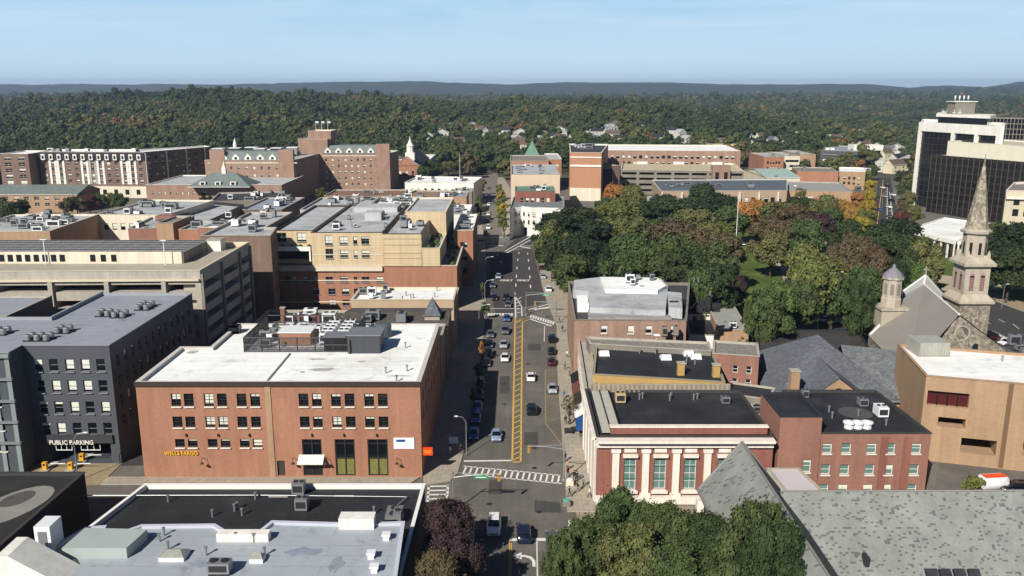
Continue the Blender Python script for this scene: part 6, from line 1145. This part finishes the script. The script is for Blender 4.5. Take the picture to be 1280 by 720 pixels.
# the wood beyond: one mass, instanced
cc = bpy.data.collections.new('wood_tree_shapes')
FM = leafmat('wood_leaves', None, .3, [(.2, '#2c3724'), (.2, '#333f26'), (.18, '#3d4829'), (.14, '#494f2d'), (.09, '#565535'), (.06, '#574a33'), (.05, '#62593a'), (.04, '#6e4a34'), (.04, '#7a6236')])
for i in range(6):
    me = crown(300+i, 7.2+i*.6, 10+i*(1.2 if i % 2 else .6), 13, 60, 1.3, rough=.22, ck=.86); me.materials.append(FM); oo = bpy.data.objects.new('wood_tree_shape', me); cc.objects.link(oo)
rest = order[nind:]; me = bpy.data.meshes.new('woodland'); P_ = np.column_stack([pts[rest, 0], pts[rest, 1], Zp[rest]+1.5]); me.from_pydata(P_.tolist(), [], [])
sc_ = (pts[rest, 2]/13.2)*np.clip(r2.normal(1., .26, len(rest)), .5, 1.7); at_ = me.attributes.new('sc', 'FLOAT', 'POINT'); at_.data.foreach_set('value', sc_.astype(np.float32))
fo = bpy.data.objects.new('woodland', me); C.objects.link(fo); tag(fo, label='autumn woodland covering the hills beyond the town', kind='stuff')
ng = bpy.data.node_groups.new('woodland_nodes', 'GeometryNodeTree'); ng.interface.new_socket('Geometry', in_out='INPUT', socket_type='NodeSocketGeometry'); ng.interface.new_socket('Geometry', in_out='OUTPUT', socket_type='NodeSocketGeometry')
N = ng.nodes.new; L = ng.links.new; gi = N('NodeGroupInput'); go = N('NodeGroupOutput'); ip = N('GeometryNodeInstanceOnPoints'); ci = N('GeometryNodeCollectionInfo'); ci.inputs['Collection'].default_value = cc; ci.inputs['Separate Children'].default_value = True; ci.inputs['Reset Children'].default_value = True
mtp = N('GeometryNodeMeshToPoints'); rv = N('FunctionNodeRandomValue'); rv.data_type = 'FLOAT_VECTOR'; rv.inputs[0].default_value = (0, 0, 0); rv.inputs[1].default_value = (.12, .12, 6.28)
na = N('GeometryNodeInputNamedAttribute'); na.data_type = 'FLOAT'; na.inputs['Name'].default_value = 'sc'; ri = N('FunctionNodeRandomValue'); ri.data_type = 'INT'; ri.inputs[4].default_value = 0; ri.inputs[5].default_value = 5
L(gi.outputs[0], mtp.inputs[0]); L(mtp.outputs[0], ip.inputs['Points']); L(ci.outputs[0], ip.inputs['Instance']); ip.inputs['Pick Instance'].default_value = True
L(ri.outputs[2], ip.inputs['Instance Index']); L(rv.outputs[0], ip.inputs['Rotation']); L(na.outputs[0], ip.inputs['Scale']); L(ip.outputs[0], go.inputs[0])
md = fo.modifiers.new('woodland', 'NODES'); md.node_group = ng
# tell the town trees apart: by colour and the nearest thing that can be found
LMK = [('the street park edge', 700, 320), ('the white roofed brick block', 790, 350), ('the flagpole', 917, 280), ('the dark roofed library', 880, 240), ('the statue', 1041, 300), ('the church lantern turret', 1100, 360), ('the church spire', 1190, 320), ('the small gabled houses', 895, 385),
       ('the yellow street trees', 1085, 255), ('the white pavilion', 1150, 295), ('the far street kerb', 626, 255), ('the slate gabled flats', 60, 255), ('the courtyard offices', 210, 255), ('the brick hospital', 400, 245), ('the hipped slate hall', 960, 465), ('the neoclassical bank', 790, 650), ('the shingled church gable', 940, 690),
       ('the paved plaza', 700, 700), ('the black roofed store', 560, 690), ('the shaded sidewalk', 604, 410), ('the parked ambulance van', 1216, 607), ('the bike racks', 712, 507), ('the right edge lawn', 1265, 325), ('the orange block', 775, 255), ('the shingled roof corner', 1277, 702)]
LMK = [(n.replace('ambulance ', ''), x, y) for n, x, y in LMK]; grp = {}
for t, px, py, c_, lb, gr in ALLT:
    n = min(LMK, key=lambda q: (q[1]-px)**2+(1.6*(q[2]-py))**2)[0]; grp.setdefault((c_, n), []).append((px, py, t))
for (c_, n), lst in grp.items():
    lst.sort(key=lambda q: q[0])
    for i, (px, py, t) in enumerate(lst):
        t['label'] = f'{LC[c_][1]} tree standing by {n}' if len(lst) == 1 else f'{LC[c_][1]} tree by {n}, {ordn[i]} of {len(lst)} from the left'
        t['group'] = 'trees around the park' if px > 640 and py < 420 else 'trees in the town'
# ---------------- vehicles ----------------
CARM = {}
def carpaint(name, col): 
    m = mat('car_'+name, col, .25, .04, 2., spec=.6); m.node_tree.nodes['Principled BSDF'].inputs['Coat Weight'].default_value = .6; return m
CP_ = {'white': carpaint('white', '#dcdcda'), 'black': carpaint('black', '#101113'), 'silver': carpaint('silver', '#9a9ea3'), 'dark blue': carpaint('navy', '#141c33'), 'blue': carpaint('blue', '#3d4f86'), 'grey': carpaint('grey', '#55585c'), 'red': carpaint('red', '#8b1d18'), 'grey green': carpaint('greygreen', '#4c5552'), 'steel blue': carpaint('steel_blue', '#7c8ea6'), 'dark red': carpaint('dark_red', '#3c1518')}
def ring(pts, st):   # loft
    m = MB(); n = len(pts[0]); vs = [p for r in pts for p in r]; fs = [(k*n+i, k*n+(i+1) % n, (k+1)*n+(i+1) % n, (k+1)*n+i) for k in range(len(pts)-1) for i in range(n)]
    m.add(vs, fs); m.add(pts[0], [tuple(range(n-1, -1, -1))]); m.add(pts[-1], [tuple(range(n))]); return m
def sect(y, w, z0, z1, r=.12): return [(-w, y, z0), (w, y, z0), (w+.02, y, (z0+z1)/2), (w-.02, y, z1-r), (w-r-.05, y, z1), (-w+r+.05, y, z1), (-w+.02, y, z1-r), (-w-.02, y, (z0+z1)/2)]
def car_meshes(kind):
    if kind in CARM: return CARM[kind]
    if kind == 'sedan': body = [(-2.3,.72,.35,.75),(-2.15,.86,.25,.95),(-1.6,.91,.22,1.0),(-.9,.92,.22,.98),(.9,.92,.22,.96),(1.5,.9,.22,.88),(2.1,.84,.24,.74),(2.3,.7,.32,.6)]; cab = [(-1.65,.74,.97,.99),(-1.,.66,.97,1.38),(-.1,.66,.97,1.44),(.35,.66,.97,1.38),(1.15,.76,.94,.96)]; rt = (-.95, .3, .6, 1.42)
    elif kind == 'suv': body = [(-2.3,.84,.4,1.0),(-2.2,.93,.3,1.12),(-1.,.96,.28,1.12),(1.,.96,.28,1.1),(1.7,.93,.28,1.04),(2.2,.88,.3,.92),(2.35,.78,.4,.75)]; cab = [(-2.15,.82,1.1,1.13),(-1.85,.74,1.1,1.66),(-.4,.76,1.1,1.74),(.35,.74,1.1,1.68),(1.15,.82,1.08,1.1)]; rt = (-1.8, .3, .7, 1.7)
    else: body = [(-2.7,.95,.4,1.9),(-2.6,1.,.35,2.1),(0,1.,.32,2.15),(1.2,1.,.32,2.1),(1.3,1.,.32,1.35),(2.2,.95,.32,1.15),(2.5,.85,.4,.9)]; cab = [(.9,.9,1.3,2.05),(1.25,.86,1.3,2.),(2.05,.9,1.12,1.2)]; rt = (-2.4, 1.1, .85, 2.14)
    bm_ = ring([sect(*s) for s in body], 0); cm = ring([sect(y, w, z0, z1, min(.1, (z1-z0)*.4)) for y, w, z0, z1 in cab], 0)
    y0, y1, w_, z_ = rt; rm = MB().prism([(-w_, y0), (w_, y0), (w_, y1), (-w_, y1)], z_-.04, z_+.05)
    if kind == 'suv': rm.box((-.62, (y0+y1)/2, z_+.09), (.05, y1-y0-.2, .05)); rm.box((.62, (y0+y1)/2, z_+.09), (.05, y1-y0-.2, .05))
    wheel = MB().tube((-.11, 0, 0), (.11, 0, 0), .33, n=14); rim = MB().tube((-.125, 0, 0), (.125, 0, 0), .2, n=10)
    hl = MB().box((0, 0, 0), (.34, .1, .14)); mir = MB().box((0, 0, 0), (.2, .12, .14)); bump = MB().box((0, 0, 0), (1.3, .06, .16))
    L_ = body[-1][0]; B_ = body[0][0]
    ms = dict(body=bm_.mesh('body', [CP_['white']]), cab=cm.mesh('windows', [glass]), roof=rm.mesh('roof', [CP_['white']]), wheel=wheel.mesh('wheel', [tyre]), rim=rim.mesh('rim', [rimm]), hl=hl.mesh('headlight', [lampm]), tl=MB().box((0, 0, 0), (.3, .08, .16)).mesh('tail_light', [tailm]), mir=mir.mesh('mirror', [CP_['white']]), gr=bump.mesh('grille', [dmetal]), front=L_, back=B_, hz=.62 if kind == 'sedan' else .8)
    for k in ('body', 'cab'): ms[k].polygons.foreach_set('use_smooth', [True]*len(ms[k].polygons))
    CARM[kind] = ms; return ms
def car(px, py, col, kind, rot, label, group=None, full=True, at=None):
    x, y = P(px, py, .7) if at is None else at; ms = car_meshes(kind)
    t = empty({'sedan': 'car', 'suv': 'suv', 'van': 'van'}[kind], (x, y, .012), rot, label=label, cat={'sedan': 'car', 'suv': 'suv', 'van': 'van'}[kind], group=group)
    def part(n, k, loc=(0, 0, 0), paint=False, par=None):
        o = obj(n, ms[k], None, par or t, loc)
        if paint: o.material_slots[0].link = 'OBJECT'; o.material_slots[0].material = CP_[col]
        return o
    part('body', 'body', paint=True); part('windows', 'cab'); part('roof', 'roof', paint=True)
    for sx_ in (-1, 1):
        for sy in (1.4, -1.4): w_ = part('wheel', 'wheel', (sx_*.84, sy, .33)); 
        if full:
            for w2 in [c for c in t.children if c.name.startswith('wheel') and c.location.x*sx_ > 0]: part('rim', 'rim', (sx_*.01, 0, 0), par=w2)
            part('headlight', 'hl', (sx_*.6, ms['front']-.12, ms['hz'])); part('tail_light', 'tl', (sx_*.66, ms['back']+.1, ms['hz']+.12)); part('mirror', 'mir', (sx_*1., .85, 1.), paint=True)
    if full: part('grille', 'gr', (0, ms['front']-.01, ms['hz']-.18))
    return t
S_, N_ = math.pi, 0.
G = 'cars driving on the main street'
car(617.5, 656.5, 'white', 'suv', S_-.02, 'white suv with blue tinged bonnet rolling toward the turn arrow lane', G)
car(655, 666, 'dark blue', 'suv', N_, 'dark navy suv waiting on the lower stop line', G)
car(690.5, 673, 'grey green', 'sedan', N_, 'grey green sedan waiting beside the navy suv', G)
car(620.5, 543, 'steel blue', 'sedan', S_, 'steel blue car leaving the shadow just before the crosswalk', G)
car(664.5, 511, 'black', 'suv', N_, 'black suv driving north right of the yellow hatching', G)
car(663.5, 470, 'white', 'sedan', N_, 'white sedan driving between the yellow hatching and parked cars', G)
car(631, 446.5, 'white', 'sedan', S_, 'white sedan close left of the yellow hatching', G)
car(629.5, 430, 'silver', 'sedan', S_, 'silver sedan in line behind two black cars near the second crossing', G)
car(631.5, 413, 'grey', 'suv', S_, 'dark grey suv next to the top of the yellow hatching', G)
car(633.5, 397, 'blue', 'sedan', S_, 'dark blue car on the second crosswalk in shadow', G)
car(636, 392.8, 'white', 'sedan', math.pi/2, 'white car crossing sideways at the second crossing', G) if False else None
car(635, 380, 'grey', 'sedan', S_, 'grey car waiting behind the second stop line', G)
car(618, 371, 'black', 'sedan', S_, 'black car in deep shade north of the second stop line', G)
car(633, 371.5, 'black', 'suv', S_, 'black suv in shade north of the second stop line', G); car(616, 356, 'grey', 'sedan', S_, 'grey car in the dark outer lane', G); car(623, 345, 'silver', 'sedan', S_, 'silver car at the shadow edge beyond the second crossing', G)
G = 'cars parked along the right kerb'
for i, (px, py, c_, k_, l) in enumerate(((689.8,423,'black','suv','black suv parked first below the striped crosswalk corner'),(689.6,437.5,'black','sedan','black sedan parked second below the striped crosswalk corner'),(689.6,451,'dark red','sedan','dark maroon sedan third in the row of parked cars'),(690.5,485,'silver','sedan','silver sedan parked alone between yellow hatched bays'),(685.5,361,'white','suv','white suv parked by the park tree and signal arm'),(679,345,'silver','sedan','silver car parked under the park edge tree'),(677,334,'dark red','sedan','dark red car parked under the park edge tree'),(675.5,325,'black','sedan','black car parked farthest up the park kerb'))): car(px, py, c_, k_, N_ if i != 3 else S_, l, G)
G = 'cars parked along the shaded left kerb'
for i, (px, py, c_, k_) in enumerate(((592,541,'blue','sedan'),(594.5,522,'blue','suv'),(597,507,'blue','sedan'),(599,492,'black','sedan'),(608,452,'black','sedan'),(610,441,'black','suv'),(611.5,429,'black','sedan'),(613,417,'grey','sedan'),(600.5,480,'black','suv'))):
    car(px, py, c_, k_, S_+.03, f'{c_} {"suv" if k_ == "suv" else "car"} parked in shade beside the brick office, {ordn[i]} up from the crosswalk', G)
car(584, 668, 'steel blue', 'van', S_, 'steel blue box van half hidden below the maroon tree')
G = 'cars on the far stretch of the street'
for i, (px, py, c_) in enumerate(((610.5,284,'white'),(610.5,267,'white'),(611,255,'white'),(604.5,244,'white'),(611.5,243.5,'white'),(604,251,'silver'),(609.5,276,'black'),(603,237,'black'),(611,235,'grey'),(607,291,'black'),(617,252,'grey'),(604,260,'silver'))):
    car(px, py, c_, 'sedan' if i % 3 else 'suv', S_, f'{c_} car on the far street beyond the second crossing, {ordn[i]} of the far queue' if False else f'{c_} car far up the street, {["nearest", "second nearest", "third", "left of the pair", "right of the pair", "by the green tree", "behind the nearest white one", "at the dark end", "at the far end", "at the crossing", "in the open right lane", "by the left kerb"][i]} of the queue', G, full=False)
G = 'cars parked around the park'
for i, (px, py, c_, r_, l) in enumerate(((1030,399,'white',1.6,'white sedan parked on the church lane, left one of two'),(1068,402.5,'white',1.7,'white sedan parked on the church lane, right one of two'),(1043,293,'white',1.5,'white car in the park side row, left end'),(1051,293,'silver',1.5,'silver car in the park side row'),(1058,293.5,'black',1.5,'black car in the park side row'),(1065,294,'white',1.5,'white car in the park side row, right end'),(1259,427,'white',1.9,'white car turning by the striped crosswalk beyond the church'),(1236,418,'black',1.7,'black car beside the church tower foot'),(1238,421,'dark red',1.7,'dark car tucked under the church side roof'),(928,305,'black',1.2,'black car parked by the flagpole lawn'),(1270,610,'black',1.5,'black suv parked right of the white van'),(8,597,'black',1.6,'black car at the garage forecourt edge'),(3,577,'grey',1.6,'grey car under the charcoal canopy'))):
    car(px, py, c_, 'sedan' if l.find('suv') < 0 else 'suv', r_, l, G, full=py > 390)
G = 'cars on the road beside the towers'
for i, (px, py, c_) in enumerate(((1111,258,'white'),(1114,250,'black'),(1106,245,'silver'),(1116,243,'white'),(1103,234,'white'),(1109,232,'black'),(1100,262,'blue'),(1088,264,'white'),(1112,270,'grey'))): car(px, py, c_, 'sedan', N_+.1, f'{c_} car on the road left of the towers, {["nearest centre", "by the white pickup", "in the middle lane", "by the right kerb", "farthest left", "farthest away", "near left kerb", "on the left verge", "nearest the park"][i]}', G, full=False)
# small ambulance-like van, white with orange roof
v = car(1246, 606, 'white', 'van', -1.45, 'white van with orange roof stripe parked behind the shingled roof'); obj('roof_stripe', MB().box((0, -.6, 2.2), (1.3, 3.6, .08)), orangep, v); v.location.z = .05
for i, (px, py) in enumerate(((1213, 553), (1228, 556))): 
    t = car(px, py, 'grey', 'sedan', 0.2, f'grey car inside the tan office car port, {["left", "right"][i]} one'); 

# ---------------- people ----------------
def person_mesh(pose):
    vs = [(0,0,.95),(0,.01,1.15),(0,.02,1.4),(0,.02,1.52),(0,.04,1.62),(0,.05,1.72),
          (.2,.02,1.42),(.27,.06+.12*pose,1.15),(.28,.2*pose+.08,.92),(.28,.24*pose+.1,.83),(-.2,.02,1.42),(-.27,.02-.14*pose,1.15),(-.28,-.1*pose+.05,.92),(-.28,-.1*pose+.08,.83),
          (.1,0,.9),(.11,-.12*pose,.5),(.11,-.34*pose,.1),(.12,-.22*pose+.1,.03),(-.1,0,.9),(-.11,.2*pose,.5),(-.11,.25*pose,.08),(-.12,.25*pose+.16,.03)]
    es = [(0,1),(1,2),(2,3),(3,4),(4,5),(2,6),(6,7),(7,8),(8,9),(2,10),(10,11),(11,12),(12,13),(0,14),(14,15),(15,16),(16,17),(0,18),(18,19),(19,20),(20,21)]
    rd = [.15,.14,.17,.055,.1,.085,.065,.05,.038,.04,.065,.05,.038,.04,.1,.07,.05,.045,.1,.07,.05,.045]
    me = bpy.data.meshes.new('body'); me.from_pydata(vs, es, []); o = bpy.data.objects.new('tmp', me); C.objects.link(o); md = o.modifiers.new('s', 'SKIN'); sv = me.skin_vertices[0].data
    for i, r_ in enumerate(rd): sv[i].radius = (r_, r_*.85); sv[i].use_root = i == 0
    o.modifiers.new('u', 'SUBSURF').levels = 1
    dg_ = bpy.context.evaluated_depsgraph_get(); m2 = bpy.data.meshes.new_from_object(o.evaluated_get(dg_)); m2.name = 'body'; bpy.data.objects.remove(o)
    m2.materials.clear(); [m2.materials.append(x) for x in (skin, white, dmetal, black)]
    for p in m2.polygons:
        z_ = p.center.z; p.material_index = 0 if z_ > 1.5 or (abs(p.center.x) > .2 and z_ < .93) else (1 if z_ > .93 else (2 if z_ > .12 else 3)); p.use_smooth = True
    return m2
PM = [person_mesh(1.), person_mesh(.15)]
hair = MB().lathe([(.1, -.05), (.115, .03), (.09, .1), (0, .125)], n=10).mesh('hair', [M('dark_hair', '#1f1813', .9, 0)])
cloth = {n: M('cloth_'+n.replace(' ', '_'), c, .9, .08, 3.) for n, c in (('black', '#17181a'), ('navy', '#1d2740'), ('white', '#cfcdc8'), ('red', '#8c2a22'), ('grey', '#6b6c6e'), ('tan', '#a08a66'), ('blue', '#3c5a8c'))}
def person(px, py, top, bot, rot, pose, label, at=None, z=.13):
    x, y = P(px, py, z); t = empty('person', (x, y, z), rot, label=label, cat='person', group='pedestrians'); b_ = obj('body', PM[pose], None, t)
    for i, c_ in ((1, top), (2, bot)): b_.material_slots[i].link = 'OBJECT'; b_.material_slots[i].material = cloth[c_]
    obj('hair', hair, None, b_, (0, .03, 1.7)); return t
for a in [(706.5,577,'black','navy',2.8,1,'person in black standing by the signal pole'),(710,596,'red','black',.4,0,'person in red walking beside the crosswalk end'),(718,601,'black','black',.2,0,'person in black walking behind the one in red'),(721,602,'navy','black',.3,1,'person in navy beside the black clad walker'),(729,609,'grey','black',2.2,0,'person in grey walking near the bank corner'),(722,615,'black','grey',2.,0,'person in black jacket and grey trousers on the corner'),(712,621,'black','navy',1.4,0,'person in black and navy at the kerb below the lamp'),(737,622,'white','black',1.1,0,'person in white top by the bank corner'),(736,592,'white','grey',.1,1,'person in white and grey against the bank side'),(709,588,'tan','navy',3,1,'person in tan top waiting at the crosswalk'),
          (563,569,'white','tan',1.,1,'person in white top waiting at the shaded corner'),(576,567,'black','black',2,1,'person in black at the shaded corner kerb'),(707,530,'black','navy',.1,0,'person in black beside the cafe benches'),(705,498,'blue','grey',3.0,0,'person in blue top walking past the bare street tree'),(713,520,'white','navy',1.2,1,'person in white top waiting under the bare street tree'),(706,462,'grey','black',.2,0,'person in grey top beside the yellow hatched bay'),(714,438,'red','navy',3.1,0,'person in red top beside the cream shopfronts'),(699,404,'black','grey',1.6,0,'person in black crossing at the second crossing bulb'),(703,415,'navy','black',.1,0,'person in navy on the pavement by parked cars'),(709,447,'white','navy',.2,0,'person in white top on the pavement past the parked cars'),(712,470,'grey','black',3.1,0,'person in grey on the pavement near the awnings'),(659,392,'black','black',1.5,0,'person in black stepping over the second crossing'),(672,388,'tan','black',1.5,0,'person in tan stepping over the second crossing')]: person(*a)
# ---------------- street furniture ----------------
def signal(px, py, arm_px, h, label, ext=None, sign=True):
    x, y = P(px, py, 0); x2 = P(arm_px, py, 0)[0]; t = empty('traffic_signal', (x, y, .1), label=label, cat='traffic signal', group='mast arm traffic signals'); L_ = x2-x
    obj('pole', MB().tube((0, 0, 0), (0, 0, h), .13, .1), metal, t); obj('base', MB().lathe([(.3, 0), (.3, .25), (.16, .4)], n=10), metal, t)
    obj('mast_arm', MB().path([(0, 0, h*.86), (L_*.5, 0, h*.93), (L_, 0, h*.95)], .09, .06).tube((0, 0, h*.98), (L_*.8, 0, h*.945), .04), metal, t)
    for q in (L_*.98,):
        hd = obj('signal_head', MB().box((0, 0, -.55), (.34, .3, 1.1)), yellowp, t, (q, 0, h*.95)); 
        for k, c_ in enumerate(('#5a120e', '#6a4d10', '#1d7d4a')): obj('lens', MB().tube((0, -.16, 0), (0, -.2, 0), .11, n=12), M('lens_%d' % k, c_, .3, 0), hd, (0, 0, -.2-.34*k))
    if sign: s_ = obj('street_sign', MB().box((0, 0, 0), (2.1, .05, .5)), signg, t, (L_*.6, -.12, h*.93-.35)); obj('lettering', MB().box((0, -.04, 0), (1.5, .01, .14)), white, s_)
    return t
signal(567, 640, 625, 6.2, 'mast arm signal with green street sign by the maroon tree')
signal(704.5, 602, 660, 6.2, 'mast arm signal reaching over the lanes above the near crosswalk', sign=False)
signal(657.5, 395, 700, 6.6, 'mast arm signal with green sign at the centre of the second crossing'); signal(695, 404, 668, 6, 'mast arm signal on the striped bulb of the second crossing', sign=False)
signal(607, 338, 618, 6, 'mast arm signal in shade beyond the second crossing', sign=False)
def lamp(px, py, h, dx, label, group='street lamps', m=metal):
    x, y = P(px, py, 0); t = empty('street_lamp', (x, y, .1), label=label, cat='street lamp', group=group)
    obj('pole', MB().tube((0, 0, 0), (0, 0, h*.85), .1, .07).path([(0, 0, h*.85), (dx*.35, 0, h*.97), (dx, 0, h)], .06, .04), m, t); obj('lamp_head', MB().box((dx+.2*(1 if dx > 0 else -1), 0, h), (.7, .28, .14)), whmetal, t); return t
for a in [(599,420,8,2.2,'street lamp arching over shaded parked cars'),(606,352,8,2.2,'street lamp in the shade before the second crossing'),(607,335,9,2.4,'street lamp at the far left corner of second crossing'),(606,385,8,2.,'street lamp beside the yellow green street tree'),(583,570,7,-1.5,'street lamp on the near left corner'),(1043,400,13,.8,'tall lamp between the yellow green park trees'),(1021,420,8,.6,'lamp post beside the church lane'),(98,601,8,1.8,'lamp post among the yellow garage ticket machines'),(571,276,7,1.5,'lamp at far shaded pavement'),(1252,386,7,.6,'pale lamp post beside the far church road'),(1102,262,9,1.5,'lamp post on the road left of the towers'),(1115,290,9,-1.5,'lamp post at the park end of the tower road')]: lamp(*a)
for a in [(917,352,26,'tall white flagpole rising from the park lawn','flagpole'),(575,235,22,'slim pole beyond the long white building','flagpole')]:
    x, y = P(a[0], a[1], 0); h_ = AtY(a[0], 243 if a[0] > 800 else 192, y)[1]; t = empty('flagpole', (x, y, 0), label=a[3], cat='flagpole'); obj('pole', MB().tube((0, 0, 0), (0, 0, h_), .16, .08), whmetal, t); obj('finial', MB().lathe([(0, 0), (.2, .15), (0, .35)], n=8), yellowp, t, (0, 0, h_)); obj('base', MB().lathe([(.6, 0), (.6, .4), (.2, .5)], n=10), conc, t)
x, y = P(1041, 318, 0); t = empty('statue', (x, y, 0), label='white statue on a tall column between the park trees', cat='statue'); h_ = AtY(1041, 306, y)[1]
obj('plinth', MB().box((0, 0, 1.), (2.2, 2.2, 2.)).tube((0, 0, 2), (0, 0, h_), .45, .35, n=10).box((0, 0, h_), (1.1, 1.1, .3)), M('white_stone', '#c9c8c0', .8, .08), t); obj('figure', MB().lathe([(.45, 0), (.4, .8), (.5, 1.5), (.45, 2.), (.15, 2.25), (.24, 2.45), (.2, 2.7), (0, 2.85)], n=10).path([(.4, 0, 1.9), (.7, .1, 1.5), (.6, .3, 1.2)], .12, .1), M('white_stone', '#c9c8c0'), t, (0, 0, h_+.15))
for i, (px, py, lb) in enumerate(((57,588,'left'),(89,588,'middle'),(103,577,'right'))):
    x, y = P(px, py, 0); t = empty('ticket_machine', (x, y, .03), label=f'yellow ticket machine at the garage entrance, {lb} of three', cat='ticket machine', group='garage ticket machines')
    obj('cabinet', MB().box((0, 0, .7), (.7, .6, 1.4)), yellowp, t); obj('screen', MB().box((0, -.31, 1.05), (.4, .02, .3)), black, t); obj('kerb_island', MB().box((0, 1., .1), (1.4, 4., .2)), conc, t); obj('barrier_arm', MB().box((1.6, .5, .95), (2.8, .1, .12)), whmetal, t)
for i, (px, py) in enumerate(((185,594),)):
    x, y = P(px, py, 0); t = empty('bollard', (x, y, .03), label='yellow bollard beside the bin at the office corner', cat='bollard'); obj('post', MB().tube((0, 0, 0), (0, 0, 1.1), .12).lathe([(.12, 1.1), (0, 1.2)], n=8), yellowp, t)
x, y = P(194, 592, 0); t = empty('dumpster', (x, y, .03), label='white lidded bin against the brick office corner', cat='bin'); obj('bin_body', MB().prism([(-.8,-.6),(.8,-.6),(.9,.6),(-.9,.6)], 0, 1.3), whmetal, t); obj('lid', MB().box((0, 0, 1.36), (1.9, 1.3, .1)), dmetal, t)
x, y = P(567, 556, 0); t = empty('sandwich_board', (x, y, .14), label='white box sign standing on the shaded corner pavement', cat='sign'); obj('board', MB().box((0, 0, .7), (1.6, .3, 1.2)), M('board_white', '#e3e4ea', .6, 0), t); obj('foot', MB().box((-.6, 0, .05), (.1, .6, .1)).box((.6, 0, .05), (.1, .6, .1)), dmetal, t)
for i, (px, py) in enumerate(((711, 543), (719, 541))):
    x, y = P(px, py, 0); t = empty('cafe_bench', (x, y, .14), .3*i, label=['dark bench under the thin street tree', 'second dark bench nearer the awnings by the thin tree'][i], cat='bench'); obj('seat', MB().box((0, 0, .45), (1.6, .5, .08)), dmetal, t); obj('backrest', MB().box((0, .26, .75), (1.6, .06, .45)), dmetal, t); [obj('leg', MB().box((q, 0, .21), (.08, .45, .4)), dmetal, t) for q in (-.7, .7)]
for i, (px, py) in enumerate(((729, 551),(712, 607),(715.5, 660),(708, 633))):
    x, y = P(px, py, 0); t = empty('planter_box', (x, y, .14), label=['bushy green planter by the bank side front', 'pale box planter by the near crosswalk end', 'white square planter on the plaza by the trees', 'teal topped utility box at the plaza kerb'][i], cat='planter' if i < 3 else 'utility box')
    obj('box', MB().box((0, 0, .4), (1.1, 1.1, .8)), [concd, cream, white, concd][i], t); obj('foliage' if i < 3 else 'lid', MB().lathe([(.5, .8), (.75, 1.1), (.6, 1.6), (0, 1.8)] if i == 0 else [(.5, .8), (.5, .95), (0, .98)], n=9), [LM['green'], whmetal, concd, M('teal_lid', '#58a090', .6, 0)][i], t)
